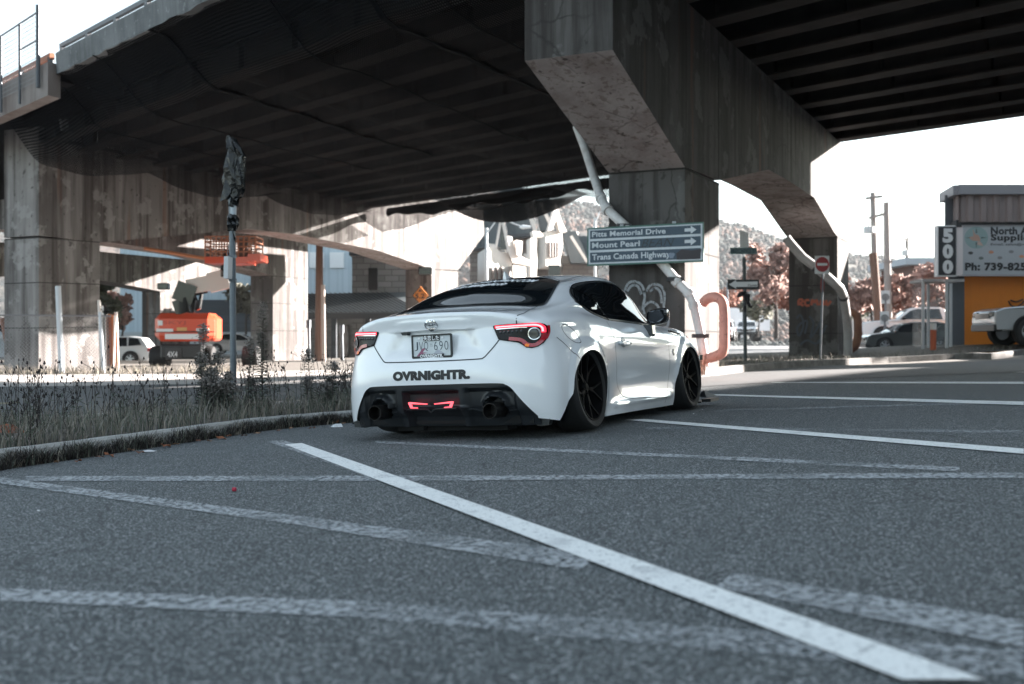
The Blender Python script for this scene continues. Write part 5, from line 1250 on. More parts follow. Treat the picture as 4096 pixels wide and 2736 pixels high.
# warehouse behind the lift
wh = thing('warehouse', W(230,345,92), 'large pale blue metal warehouse with a dark lower wall behind the lift', 'warehouse')
mb = MB(); a, b = W(120,345,92), W(345,232,92); mb.box(a.x, b.x+8, 92, 110, a.z-2, b.z); mb.build('wall', M_cpale, wh)
mb = MB(); a, b = W(186,345,92), W(268,300,92); mb.box(a.x, b.x, 91.6, 92, a.z-2, b.z); mb.build('lower_wall', M_cdark, wh)
mb = MB(); a, b = W(120,345,92), W(345,325,92); mb.box(a.x, b.x, 91.2, 91.5, a.z-2, b.z-.6); mb.build('plinth', mat('grey_plinth', (.36,.39,.41), .8), wh)
for px in (338, 318):
    mb = MB(); a, b = W(px-8,268,92), W(px+6,262,92); mb.box(a.x, b.x, 91.8, 92.05, a.z, b.z+.8); mb.build('window', M_swh, wh)
keep_world(wh)
# stone building with metal canopy roof
sb = thing('stone_building', W(380,350,70), 'grey stone building with a long dark metal canopy roof left of the church', 'building')
YS = 70
mb = MB(); a, b = W(352,350,YS), W(418,254,YS); mb.box(a.x, b.x+1.5, YS, YS+14, a.z-1, b.z); mb.build('upper_wall', M_stone, sb)
mb = MB(); a, b = W(350,256,YS), W(420,251,YS); mb.box(a.x, b.x+2, YS-.4, YS+14.4, a.z, b.z); mb.build('parapet_band', mat('dark_band', (.05,.06,.07), .6), sb)
mb = MB(); a, b = W(368.5,290,YS), W(377.5,268,YS); mb.box(a.x, b.x, YS-.06, YS+.1, a.z, b.z); w1 = mb.build('window', M_gloss, sb)
mb = MB(); mb.box(a.x-.15, b.x+.15, YS-.03, YS+.05, a.z-.15, b.z+.15); mb.build('window_surround', M_stone, w1)
mb = MB(); p = [W(300,313,YS-4), W(420,311,YS-4), W(420,292,YS), W(300,294,YS)]; mb.add([*p, *[q-Vector((0,0,.12)) for q in p]], [(0,1,2,3),(7,6,5,4),(0,4,5,1),(1,5,6,2),(2,6,7,3),(3,7,4,0)]); mb.build('canopy_roof', mat('canopy_metal', (.15,.17,.18), .55, noise=[((2,2,.3),4,.4,.7,(.10,.12,.13),.8)]), sb); mb = MB(); seams(mb, p[0], p[1], Vector(p[2])-Vector((2.2,0,0)), Vector(p[3])-Vector((2.2,0,0)), 26, .05); mb.build('roof_seam', mat('seam_dark', (.035,.042,.048), .7), sb)
mb = MB(); mb.box(p[0].x, p[1].x, YS-4.1, YS-3.95, p[0].z-.35, p[0].z); mb.build('gutter', mat('dark_gutter', (.03,.035,.04), .5), sb)
mb = MB(); a, b = W(300,350,YS), W(420,312,YS); mb.box(a.x, b.x, YS+.1, YS+10, a.z-1, b.z); mb.build('lower_wall', M_blkst, sb)
mb = MB(); a, b = W(339,352,YS), W(349,325,YS); mb.box(a.x, b.x, YS-.1, YS+.2, a.z-.5, b.z); mb.build('door', M_gloss, sb)
for px in (304, 334, 368, 400):
    mb = MB(); q = W(px,340,YS-3.5); mb.box(q.x-.15, q.x+.15, YS-3.6, YS-3.3, q.z-2.2, p[0].z); mb.build('canopy_post', M_cdark, sb)
keep_world(sb)
# church
YC = 88
chh = thing('church', W(560,345,YC), 'stone church with steep grey metal roofs, white gable trims and a pinnacled tower', 'church')
M_brick = brick(mat('brown_stone', (.19,.165,.15), .9), .8, .36, (.13,.11,.10), .03)
M_lit = mat('pale_render_stone', (.56,.53,.50), .85, noise=[(1.5,4,.5,.7,(.42,.38,.35),.5)])
def rpr(nm, pts_, Yd, depth, yaw, m, par=None):
    """solid with a front outline pts_, front face turned by yaw about its left edge"""
    P_ = [W(x, y, YC+Yd) for x, y in pts_]; x0_ = min(p.x for p in P_); c_, s_ = math.cos(R(yaw)), math.sin(R(yaw)); k = len(P_)
    fr_ = []
    for p in P_:
        dx = (p.x-x0_)/max(.25, c_); q = Vector((x0_+dx*c_, YC+Yd+dx*s_, p.z)); f_ = q.y/(YC+Yd); fr_.append(Vector((q.x*f_, q.y, HC+(q.z-HC)*f_)))
    d = Vector((-s_*.2, 1, 0)).normalized()*depth; mb = MB(); mb.add(fr_+[p+d for p in fr_], [tuple(range(k)), tuple(reversed(range(k,2*k)))]+[(i,(i+1)%k,k+(i+1)%k,k+i) for i in range(k)]); return mb.build(nm, m, par or chh)
def pbm(nm, a_, b_, Yd, w_, m):
    mb = MB(); mb.beam(W(*a_, YC+Yd), W(*b_, YC+Yd), w_, w_*.9); return mb.build(nm, m, chh)
rpr('side_wall', [(470,248),(487,248),(487,300),(470,300)], 2.0, 6, 0, M_brick)
rpr('roof', [(484,206),(500,206),(500,247),(476,248),(480,228)], 0.0, 5, -8, M_roof)
rpr('roof', [(498,180),(521,180),(535.5,234),(508,235.5)], 1.0, 8, -8, M_roof)
rpr('roof', [(534,188),(549,188),(553,230),(541,231)], 3.0, 6, -8, M_roof)
rpr('roof', [(562,231),(576,231),(590,263),(571,263)], 4.0, 6, -8, M_roof)
rpr('roof', [(574,236),(604,236),(604,264),(588,264)], 8.0, 6, -8, M_roof)
mb = MB()
for k in range(11):
    x0_ = 509+k*2.5; mb.beam(W(x0_, 235, YC+.9), W(x0_-11+k*.3, 182, YC+.9), .14, .1)
for k in range(6): mb.beam(W(479+k*3.5,246,YC-.1), W(484+k*3,208,YC-.1), .14, .1)
mb.build('roof_seams', mat('seam_metal', (.05,.065,.075), .5), chh)
rpr('brick_wall', [(507,236.5),(534,235.5),(534,300),(507,300)], 1.5, 6, 0, M_brick)
rpr('brick_wall', [(536,236),(548,231),(548,300),(536,300)], 2.5, 6, 0, M_brick)
rpr('brick_wall', [(563,264),(598,264),(598,300),(563,300)], 5.0, 6, 0, M_brick)
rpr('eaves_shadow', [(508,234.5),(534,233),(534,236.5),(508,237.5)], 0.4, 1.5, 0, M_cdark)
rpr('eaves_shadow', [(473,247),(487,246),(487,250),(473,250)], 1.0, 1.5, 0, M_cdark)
rpr('gable_wall', [(486,248),(496,247),(499,251),(507,253),(512,259),(512,300),(485.5,300)], -11.0, 5, 48, M_lit)
rpr('gable_wall', [(513,265),(526,267),(526,300),(513,300)], -10.5, 4, 48, M_lit)
rpr('stepped_coping', [(506,236),(512,236.5),(512,243),(519,255),(532,261.5),(532,265),(513,262.5),(507,249)], -10.0, 1.2, 45, M_trim)
rpr('buttress', [(530.5,238),(537,239),(536.5,250),(537.5,262),(535,300),(531,300)], -5.5, 2, 45, M_lit)
rpr('tower', [(546,231),(562,231.5),(563,244),(560,262),(546,262)], -2.0, 4, 48, M_lit)
rpr('tower_base', [(546,262),(560,262),(561,266),(546,266)], -2.2, 4, 45, M_trim)
rpr('tower_gable', [(556,203),(559,212),(562,221),(567,231.5),(560,232),(556.3,220),(552,230),(548,231),(553,214)], -2.4, 1.2, 40, M_trim)
rpr('gable_wall', [(562,266),(579,268),(579,300),(562,300)], 6.0, 4, 48, M_lit)
rpr('gable_wall', [(580,264),(596,266),(596,300),(580,300)], 8.0, 4, 48, M_lit)
rpr('coping', [(562,255),(567,256),(576,266),(580,268),(562,266)], 6.0, 1.2, 45, M_trim)
rpr('chimney', [(515.8,240),(522.5,241),(522,252),(520.5,257),(516.5,254)], -9.8, 1.4, 45, M_trim)
rpr('chimney', [(506.5,236.5),(512.5,237.5),(512,246),(508,246)], -10.2, 1.2, 45, M_trim)
rpr('chimney', [(568,248.5),(574.5,249.5),(574,262),(569,260)], 7.0, 1.2, 45, M_trim)
rpr('finial_block', [(571,230.5),(579,232),(577,239),(574.5,237)], 9.0, 1, 45, M_trim)
rpr('door', [(548.5,265),(560,265),(560,300),(548.5,300)], -3.0, 1, 0, M_gloss)
rpr('gable_recess', [(501.7,217),(508.3,249),(499.5,250)], -12.2, .6, 0, M_gloss)
pbm('barge_board', (520.5,190), (536.5,234), -.6, .32, M_trim); pbm('barge_board', (540.5,203), (553,229.5), .8, .30, M_trim)
pbm('barge_board', (571,236), (587.5,262.5), 3, .24, M_trim); pbm('barge_board', (524,254), (534,264), -1.8, .22, M_trim)
pbm('gable_frame', (495.5,249), (501.6,215), -12.6, .17, M_trim); pbm('gable_frame', (501.6,215), (508.5,250.5), -12.6, .2, M_trim)
rpr('kneeler', [(532.5,231),(540.5,231.5),(543.5,236),(534,237)], -5.0, 1.4, 40, M_trim); rpr('kneeler', [(489,243.5),(494.5,244),(497,248),(489,248.5)], -3.4, 1.2, 40, M_trim)
M_slit = mat('window_brown', (.10,.07,.06), .5)
for x in (492.5, 497, 501.5): rpr('lancet_window', [(x,268),(x+.7,266),(x+1.4,268),(x+1.4,290),(x,290)], -11.6+(x-486)*.09, .4, 48, M_slit)
for x in (550, 552.6, 555.2, 557.8): rpr('lancet_window', [(x,243),(x+.4,241.5),(x+.8,243),(x+.8,257),(x,257)], -2.5+(x-546)*.09, .4, 48, M_slit)
for x in (509.5, 520): rpr('lancet_window', [(x,273),(x+1,270.5),(x+2,273),(x+2,292),(x,292)], -11.2+(x-505)*.09, .4, 48, M_slit)
keep_world(chh)
# street lamp in front of the church
def lamp_post(px, pyt, pyb, Y, armpx, label, sc_=1, m=mat('light_grey_metal', (.45,.47,.49), .4, .3)):
    r_ = thing('street_lamp', W(px,pyb,Y), label, 'street lamp', 'street lamps'); mb = MB(); mb.tube([W(px,pyb,Y), W(px,pyt,Y)], .09*sc_, 8); mb.build('pole', m, r_)
    top = W(px, pyt+6, Y); d = W(px+armpx, pyt-1, Y); mb = MB(); mb.tube([top, top.lerp(d,.25)+UZ*.7*sc_, top.lerp(d,.6)+UZ*.55*sc_, d], .045*sc_, 6); mb.build('arm', m, r_)
    mb = MB(); s_ = 1 if armpx > 0 else -1; mb.tube([d-Vector((.2*s_,0,0)), d, d+Vector((.55*s_,0,0))], [.06,.14,.08], 8); mb.build('lamp_head', M_swh, r_); keep_world(r_); return r_
lamp_post(486.5, 228, 300, 72, 36, 'pale street lamp with a long arm in front of the church roof')
lamp_post(595, 218, 330, 75, 18, 'slim street lamp between the church and the near pier column')
# timber poles near stone building
up = thing('utility_pole', W(323,362,55), 'bare brown timber pole standing in front of the metal canopy roof', 'utility pole', 'wooden utility poles'); mb = MB(); mb.tube([W(319,362,55), W(319.5,236,55)], [.22,.17], 10); mb.build('pole', mat('brown_timber', (.20,.12,.09), .8, noise=[((4,4,.3),4,.4,.7,(.12,.07,.05),.7)]), up); mb = MB(); mb.tube([W(324,362,54), W(323,285,54)], .10, 8); mb.build('brace_pole', mat('pale_timber', (.5,.42,.38), .8), up); keep_world(up)
for px, Y, pt, lb in ((308.5,50,320,'short white marker post left of the brown timber pole'),(341.5,48,325,'short leaning white marker post right of the brown timber pole')):
    mb = MB(); mb.tube([W(px+1,360,Y), W(px,pt,Y)], .06, 8); mb.tube([W(px,pt+8,Y), W(px,pt,Y)], .11, 8); tag(mb.build('marker_post', M_pole), lb, 'post', 'marker posts')
# orange diamond clearance sign on the left pier's far column
dm = thing('clearance_sign', dw(965,665,54.6), 'orange diamond height clearance sign fixed to the far column', 'road sign')
Cc = dw(963,677,54.6); s_ = .46
pplane('sign_plate', [(0,-s_),(s_,0),(0,s_),(-s_,0)], Cc, FX, UZ, mat('sign_orange', (.70,.22,.03), .5), dm, 0, .03)
for p_, q_ in (((0,-s_*.93),(s_*.93,0)),((s_*.93,0),(0,s_*.93)),((0,s_*.93),(-s_*.93,0)),((-s_*.93,0),(0,-s_*.93))):
    mb = MB(); mb.beam(Cc+FX*p_[0]+UZ*p_[1]+FN*.01, Cc+FX*q_[0]+UZ*q_[1]+FN*.01, .03, .01, up=FN); mb.build('sign_border', M_vinyl, dm)
tplane('sign_digits', '5.2', Cc, FX, UZ, -.27, .27, -.16, .09, M_vinyl, dm, .03, off=.012)
pplane('sign_arrow', [(-.11,.18),(.11,.18),(0,.31)], Cc, FX, UZ, M_vinyl, dm, .012, .004); keep_world(dm)
# beam lights under the piers
for k, (x, y, Y, lb) in enumerate(((975,622,57,'small black floodlight on the far column above the diamond sign'),(562,596,57.5,'small black floodlight on the column under the lift basket'),(375,657,69,'small black floodlight on the distant sunlit column'))):
    mb = MB(); c_ = dw(x, y, Y-.6); mb.box(c_.x-.35, c_.x+.35, c_.y-.25, c_.y+.3, c_.z-.2, c_.z+.22); tag(mb.build('floodlight', M_gloss, bevel=.06), lb, 'floodlight', 'floodlights on the pier columns')
# chain link fence
YF = 33.2
fc = thing('chain_link_fence', W(30,371,YF), 'sagging chain link fence in front of the wide left pier', 'fence')
mb = MB(); xl, xr = W(-30,350,YF).x, W(111,350,YF).x; zb0 = W(0,371,YF).z; zt0 = W(0,315,YF).z; H_ = zt0-zb0; st = .11
x = xl-H_
while x < xr:
    for sgn in (1, -1):
        a = Vector((x if sgn == 1 else x+H_, YF, zb0)); b = Vector((x+H_ if sgn == 1 else x, YF, zt0))
        d = b-a; t0 = max(0, (xl-min(a.x,b.x))/H_); t1 = min(1, (xr-min(a.x,b.x))/H_)
        if t1 > t0:
            if sgn == 1: p, q = a+d*t0, a+d*t1
            else: p, q = a+d*(1-t1), a+d*(1-t0)
            mb.beam(p, q, .006, .006)
    x += st
mb.build('wire_mesh', M_wire, fc)
mb = MB(); mb.tube([(xl,YF,zt0), (xr,YF,zt0-.03)], .025, 6); mb.build('top_rail', M_wire, fc)
for px, t_ in ((59,286),(101,312)):
    mb = MB(); mb.tube([W(px+2.5,373,YF), W(px-1,t_,YF)], .085 if px == 59 else .05, 10); mb.build('post', mat('pale_post', (.42,.46,.50), .5), fc)
keep_world(fc)
o = MB(); o.tube([W(14,372,36), W(3,318,36)], .12, 8); tag(o.build('leaning_stake', mat('brown_stake', (.20,.09,.06), .8)), 'dark red stake leaning behind the fence at the far left', 'stake')
# orange and white mesh barrier
br = thing('barrier_mesh', W(110,370,35), 'white plastic barrier mesh with orange bands at the right end of the fence', 'barrier')
mb = MB(); vs_ = []; bands = lin(101, 118, 12)
for i, px in enumerate(bands):
    for pyv, k in ((370,0),(352,.3),(335,.6),(314,1)):
        vs_.append(W(px+(2.0*k*math.sin(i*.9)), pyv+3*abs(i-6)/6*k, 35+.25*math.sin(i*1.3)))
for i in range(12):
    mb.cur = 1 if i in (6,7,10,11) else 0; mb.add([vs_[i*4+j] for j in range(4)]+[vs_[(i+1)*4+j] for j in range(4)], [(j,j+1,j+5,j+4) for j in range(3)])
mb.build('mesh_sheet', [mat('barrier_white', (.66,.63,.60), .7), mat('barrier_orange', (.62,.22,.10), .7)], br); mb = MB(); mb.tube([W(101,372,34.9), W(99,300,34.9)], .05, 8); mb.tube([W(118,372,35.2), W(116,312,35.2)], .05, 8); mb.build('post', M_trim, br); keep_world(br)

# ================================================================ RIGHT HAND BUILDING
ob = thing('shop_building', dw(2175,800,34), 'orange and grey shop building with a brown corrugated roof fascia at the right', 'building')
YO = 39.5
M_orw = mat('orange_render', (.66,.20,.015), .8, noise=[((1,1,.25),5,.45,.7,(.50,.145,.012),.7)]); M_gry = mat('grey_render', (.095,.105,.115), .85, noise=[(20,4,.4,.7,(.075,.08,.09),.8)])
M_corr = mat('brown_corrugated', (.205,.16,.15), .55, noise=[((2,2,.3),4,.5,.7,(.11,.075,.065),.8)])
x0 = dw(2173,800,YO).x; xs = dw(2211,800,YO).x; xe = 28.5; zbt = -.3
def OZ(y): return dw(2200,y,YO).z
def pbx(mb, xa_, xb_, ya_, yb_, za_, zb_):
    dv = Vector((.50,1,0))*(yb_-ya_); p = [Vector((xa_,ya_,za_)), Vector((xb_,ya_,za_)), Vector((xb_,ya_,za_))+dv, Vector((xa_,ya_,za_))+dv]; h_ = Vector((0,0,zb_-za_))
    mb.add([*p, *[q+h_ for q in p]], [(0,3,2,1),(4,5,6,7),(0,1,5,4),(1,2,6,5),(2,3,7,6),(3,0,4,7)])
mb = MB(); pbx(mb, xs, xe, YO+.02, YO+16, zbt, OZ(620)); mb.build('orange_wall', M_orw, ob)
mb = MB(); pbx(mb, x0, xs, YO, YO+16, zbt, OZ(620)); mb.build('grey_wall', M_gry, ob)
mb = MB(); pbx(mb, x0, xe, YO+.3, YO+16, OZ(620), OZ(445)); mb.build('upper_wall', M_gry, ob)
mb = MB(); n = 260; xa = dw(2198,800,YO-.5).x; yy0 = YO-.6; pr_ = []
xcur = xa; i = 0
while xcur < xe: pr_.append((xcur, yy0+(.05 if i % 4 in (1,2) else -.04))); xcur += .17 if i % 2 else .06; i += 1
z0_, z1_ = OZ(513), OZ(448); vs_ = [(x, y, z0_) for x, y in pr_]+[(x, y, z1_) for x, y in pr_]; k = len(pr_)
mb.add(vs_, [(i, i+1, k+i+1, k+i) for i in range(k-1)])
pr2 = []; t = 0; xl_, yl_ = dw(2169,800,YO+1.6).x, YO+1.6; i = 0
dvx, dvy = xl_-xa, yl_-yy0; LL = math.hypot(dvx, dvy); 
while t < LL: q = .05 if i % 4 in (1,2) else -.04; pr2.append((xa+dvx*t/LL+q*dvy/LL, yy0+dvy*t/LL-q*dvx/LL)); t += .17 if i % 2 else .06; i += 1
vs_ = [(x, y, z0_) for x, y in pr2]+[(x, y, z1_) for x, y in pr2]; k = len(pr2); mb.add(vs_, [(i, i+1, k+i+1, k+i) for i in range(k-1)])
mb.build('corrugated_fascia', M_corr, ob)
mb = MB(); mb.beam((xa-.1,yy0-.05,OZ(441)),(xe,yy0-.05,OZ(441)),.3,.34); mb.beam((xa-.1,yy0-.05,OZ(441)),(xl_-.1,yl_,OZ(441)),.3,.34); mb.build('roof_trim', mat('grey_flashing', (.21,.20,.21), .5), ob)
mb = MB(); mb.box(xa, xe, YO-.5, YO+.3, OZ(519), OZ(512)); mb.beam((xa,yy0+.1,OZ(516)),(xl_,yl_,OZ(516)),.2,.25); mb.build('soffit_shadow_trim', mat('dark_trim', (.02,.022,.025), .7), ob)
keep_world(ob)
# fascia sign
fs_ = thing('shop_sign', dw(2250,632,YO-.5), 'long white fascia sign with bold black shop lettering and phone number', 'shop sign')
YG = YO-.45
def GS(x, y): return dw(x, y, YG)
def gsign(nm, x0, x1, y0, y1, m, par, off=0, th=.05):
    a, b = GS(x0, y1), GS(x1, y0); return pplane(nm, rect(0, b.x-a.x, 0, b.z-a.z), a, (1,0,0), UZ, m, par, off, th)
M_board = mat('sign_board_white', (.37,.385,.40), .6); M_face = mat('number_white', (.66,.65,.64), .6)
gsign('sign_board', 2207, 2560, 516, 632, M_board, fs_, 0, .25)
gsign('sign_frame', 2205, 2562, 514, 518, mat('frame_grey', (.33,.32,.33), .5), fs_, .03, .2); gsign('sign_frame', 2205, 2562, 629, 633, mat('frame_grey', (.33,.32,.33), .5), fs_, .03, .2)
def gtext(nm, s_, x0, x1, y0, y1, m, **k):
    a, b = GS(x0, y1), GS(x1, y0); return tplane(nm, s_, a, (1,0,0), UZ, 0, b.x-a.x, 0, b.z-a.z, m, fs_, off=.01, **k)
gtext('sign_lettering', 'North A', 2271, 2357, 520, 538, M_vinyl, bold=.045); gtext('sign_lettering', 'Supplies', 2271, 2372, 537, 556, M_vinyl, bold=.045)
gtext('sign_email', 'Email: sales@north', 2271, 2372, 557, 564, M_vinyl, bold=.01); gtext('sign_phone', 'Ph: 739-825', 2212, 2352, 602, 621, M_vinyl, bold=.05)
c_ = GS(2238,545); rr = GS(2265,545).x-c_.x
pplane('round_emblem', [(rr*math.cos(t), rr*.93*math.sin(t)) for t in [2*math.pi*k/36 for k in range(36)]], c_, (1,0,0), UZ, mat('pale_teal', (.24,.33,.32), .6), fs_, .008, .004)
for an in range(4):
    t = R(90*an); d = Vector((math.cos(t),0,math.sin(t))); pplane('compass_point', [(d.x*rr*.95, d.z*rr*.9),(d.x*rr*.4-d.z*rr*.06, d.z*rr*.4+d.x*rr*.06),(d.x*rr*.4+d.z*rr*.06, d.z*rr*.4-d.x*rr*.06)], c_, (1,0,0), UZ, mat('compass_ink', (.06,.09,.09), .6), fs_, .012, .003)
pplane('land_shape', [(-.62*rr,.05*rr),(-.25*rr,.12*rr),(-.3*rr,.75*rr),(-.1*rr,.3*rr),(.2*rr,.2*rr),(.35*rr,-.15*rr),(.3*rr,-.3*rr),(-.3*rr,-.25*rr),(-.5*rr,-.12*rr)], c_, (1,0,0), UZ, mat('map_tan', (.42,.26,.20), .6), fs_, .014, .003)
pplane('land_shape', [(.12*rr,-.3*rr),(.35*rr,-.35*rr),(.6*rr,-.7*rr),(.3*rr,-.65*rr),(.08*rr,-.6*rr)], c_, (1,0,0), UZ, mat('map_pink', (.48,.33,.28), .6), fs_, .014, .003)
for x, y, cc in ((2225,580,(.05,.05,.05)),(2272,578,(.5,.22,.12)),(2318,577,(.2,.2,.2)),(2249,592,(.12,.14,.13)),(2292,591,(.2,.2,.2)),(2342,588,(.6,.26,.14))):
    p_ = GS(x, y); pplane('small_logo', [(.09*math.cos(t), .055*math.sin(t)) for t in [2*math.pi*k/12 for k in range(12)]], p_, (1,0,0), UZ, mat('logo_ink', cc, .6), fs_, .01, .003)
keep_world(fs_)
nb = thing('number_sign', dw(2150,632,YO-.5), 'tall black box sign with the white street number 500 on the building corner', 'number sign')
a, b = GS(2149,634), GS(2193,517); mb = MB(); mb.box(a.x, b.x, YG-.02, YG+.3, a.z, b.z); mb.build('sign_box', M_face, nb)
gsign('black_panel', 2151, 2191, 520, 631, M_vinyl, nb, .03, .02)
gsign('white_side_panel', 2192, 2207, 517, 632, mat('pinkish_white', (.62,.56,.55), .6), nb, .02, .25)
for s_, y0, y1 in (('5',524,557),('0',560,593),('0',596,628)):
    a, b = GS(2160,y1), GS(2184,y0); tplane('number', s_, a, (1,0,0), UZ, 0, b.x-a.x, 0, b.z-a.z, M_face, nb, bold=.06, off=.04)
keep_world(nb)
spray('graffiti', [[(2312,690),(2318,700),(2330,703),(2342,697),(2347,690)],[(2316,688),(2330,692),(2345,686)],[(2322,703),(2330,708),(2342,706),(2348,700)]], .05, M_vinyl, 'black spray scrawl on the orange wall above the silver pickup', on=lambda x, y, o_=0: dw(x, y, YO-.03))
# bus shelter
bs = thing('bus_shelter', dw(2120,805,36), 'glass bus shelter with white frame posts beside the shop building', 'bus shelter')
M_glass = mat('shelter_glass', (.75,.8,.82), .08, alpha=.10); M_fr = mat('white_frame', (.52,.54,.56), .5)
def post_(x, y0, y1, Y, nm='frame_post'):
    mb = MB(); a, b = dw(x, y1, Y), dw(x, y0, Y); mb.box(a.x-.035, a.x+.035, Y-.035, Y+.035, a.z, b.z); mb.build(nm, M_fr, bs)
for x, Y in ((2116,35),(2128,36.1),(2170,35),(2180,36.1)): post_(x, 640, 808, Y)
a, b = dw(2114,646,35), dw(2176,640,35); mb = MB(); mb.box(a.x, b.x+.45, 34.9, 36.1, a.z, b.z); mb.build('shelter_roof', mat('roof_plastic', (.45,.44,.44), .5, alpha=.7), bs)
mb = MB(); a, b = dw(2120,795,36.1), dw(2178,650,36.1); mb.box(a.x, b.x, 36.08, 36.12, a.z, b.z); mb.build('glass_panel', M_glass, bs)
mb = MB(); a = dw(2116,795,35); mb.box(a.x-.01, a.x+.01, 35, 35.9, a.z, a.z+2.2); mb.build('glass_panel', M_glass, bs); keep_world(bs)
bo = thing('bollard', dw(2139,805,34), 'orange bollard with a pale top standing in front of the bus shelter', 'bollard'); a = dw(2139,808,34)
mb = MB(); mb.tube([a, dw(2139.5,752,34)], .09, 10); mb.build('post', mat('bollard_orange', (.45,.10,.04), .6), bo); mb = MB(); mb.tube([dw(2139.5,756,34), dw(2139.5,741,34)], .095, 10); mb.build('reflective_band', M_face, bo); keep_world(bo)
# lit retaining wall / planter behind the shelter
# utility poles and wires
M_gp = mat('grey_timber', (.22,.20,.19), .8)
M_bp = mat('dark_brown_timber', (.12,.065,.045), .85)
def upole(pts_, Y, r0, arms, label, m, extra=()):
    r_ = thing('utility_pole', dw(*pts_[0], Y), label, 'utility pole', 'wooden utility poles')
    mb = MB(); mb.tube([dw(x, y, Y) for x, y in pts_], [r0*1.15]+[r0]*(len(pts_)-2)+[r0*.8] if len(pts_) > 2 else [r0*1.15, r0*.8], 10); mb.build('pole', m, r_)
    for (x0, y0, x1, y1) in arms: mb = MB(); mb.beam(dw(x0,y0,Y-.2), dw(x1,y1,Y-.2), .15, .15); mb.build('cross_arm', m, r_)
    for x, y, h_ in extra: mb = MB(); mb.tube([dw(x,y+h_/2,Y-.5), dw(x,y-h_/2,Y-.5)], .35, 12); mb.tube([dw(x,y-h_/2,Y-.5), dw(x,y-h_,Y-.5)], .06, 6); mb.build('transformer', mat('transformer_grey', (.42,.44,.45), .5), r_)
    keep_world(r_)
upole([(2013,742),(2005,600),(2001,442)], 70, .20, [(1985,455,2022,450),(1992,500,2030,490)], 'tall utility pole with brown lower half and a grey transformer', M_gp, [(1993,527,14)])
o = MB(); o.tube([dw(2014,742,69), dw(2002,580,69)], .26, 10); tag(o.build('timber_stub', M_bp), 'thick dark brown timber stub strapped beside the tall utility pole', 'pole')
upole([(2037,735),(2034,600),(2032,464)], 72, .22, [(2026,600,2045,600)], 'grey utility pole just right of the brown based pole', M_gp)
upole([(2081,720),(2079,545)], 110, .2, [(2045,548,2081,548),(2060,600,2095,598)], 'farther utility pole with a long left cross arm and transformers', M_gp, [(2076,580,12),(2086,610,12)])
wires = MB(); rnd = random.Random(11)
for y0, y1, x1, Ya, Yb in ((452,548,2079,70,110),(456,552,2079,70,110),(495,600,2079,70,110),(600,640,2079,72,110),(606,646,2079,72,110),(612,650,2079,72,110)):
    a, b = dw(2003 if y0 < 500 else 2034, y0, Ya), dw(x1, y1, Yb); pts_ = [a.lerp(b, i/12)-UZ*4*.6*(i/12)*(1-i/12) for i in range(13)]; wires.tube(pts_, .03, 4)
tag(wires.build('power_lines', M_black), kind='stuff'); bpy.data.objects['power_lines']['label'] = 'sagging power lines between the utility poles'
for k, (x, y, Y) in enumerate(((2030,680,60),(2028,728,58))):
    s5 = thing('lot_sign', dw(x, y+30, Y), ['small pale parking sign on the utility pole','lower pale notice board beside the utility pole base'][k], 'sign'); a, b = dw(x-10,y+16,Y), dw(x+10,y-14,Y); a2 = a
    pplane('sign_plate', rect(0,b.x-a.x,0,b.z-a.z), a, (1,0,0), UZ, mat('pale_sign', (.45,.50,.53), .5), s5, 0, .03)
    c_ = (a+b)/2; pplane('dark_symbol', [(.22*math.cos(t), .2*math.sin(t)) for t in [2*math.pi*j/12 for j in range(12)]], c_, (1,0,0), UZ, mat('symbol_grey', (.15,.17,.18), .5), s5, .01, .004); mb = MB(); mb.beam(c_, c_-UZ*2.5, .08, .08); mb.build('post', M_pole, s5); keep_world(s5)
hs_ = thing('small_house', dw(2110,620,85), 'small shop roof and pale gable seen over the autumn trees', 'house')
mb = MB(); a, b = dw(2090,640,85), dw(2150,608,85); mb.box(a.x, b.x+3, 85, 92, a.z-4, b.z); mb.build('wall', mat('dark_brown_wall', (.10,.06,.05), .8), hs_); mb = MB(); mb.box(a.x-.8, b.x+3, 84, 93, b.z, b.z+.5); mb.build('roof', mat('blue_grey_trim', (.30,.36,.41), .6), hs_); keep_world(hs_)
# distant lamp posts along the street
for px, pt, pb, Y, arm, lb in ((707.8,232,330,150,0.1,'thin pale lamp post left of the one way sign'),(722.5,283,325,130,.1,'thin dark lamp post right of the one way sign'),(738.5,300,328,110,.1,'short grey lamp post before the autumn trees')):
    mb = MB(); mb.tube([W(px+5,pb,Y), W(px+5,pt,Y)], .11, 8); tag(mb.build('lamp_post', M_pole), lb, 'lamp post', 'distant posts along the street')
# low shops far behind the street
for k, (p0, p1, y0, y1, Y, cc, lb) in enumerate(((725,745,320,331,170,(.5,.5,.52),'far pale flat shed behind the box trailer'),(835,862,318,330,150,(.40,.36,.34),'far beige building low behind the utility poles'))):
    hh = thing('far_building', W((p0+p1)/2,y1,Y), lb, 'building'); mb = MB(); a, b = W(p0,y1,Y), W(p1,y0,Y); mb.box(a.x, b.x, Y, Y+10, a.z-1, b.z); mb.build('wall', mat('far_wall', cc, .8), hh); mb = MB(); mb.box(a.x-.3, b.x+.3, Y-.3, Y+10.3, b.z, b.z+.4); mb.build('roof', M_roof, hh); keep_world(hh)
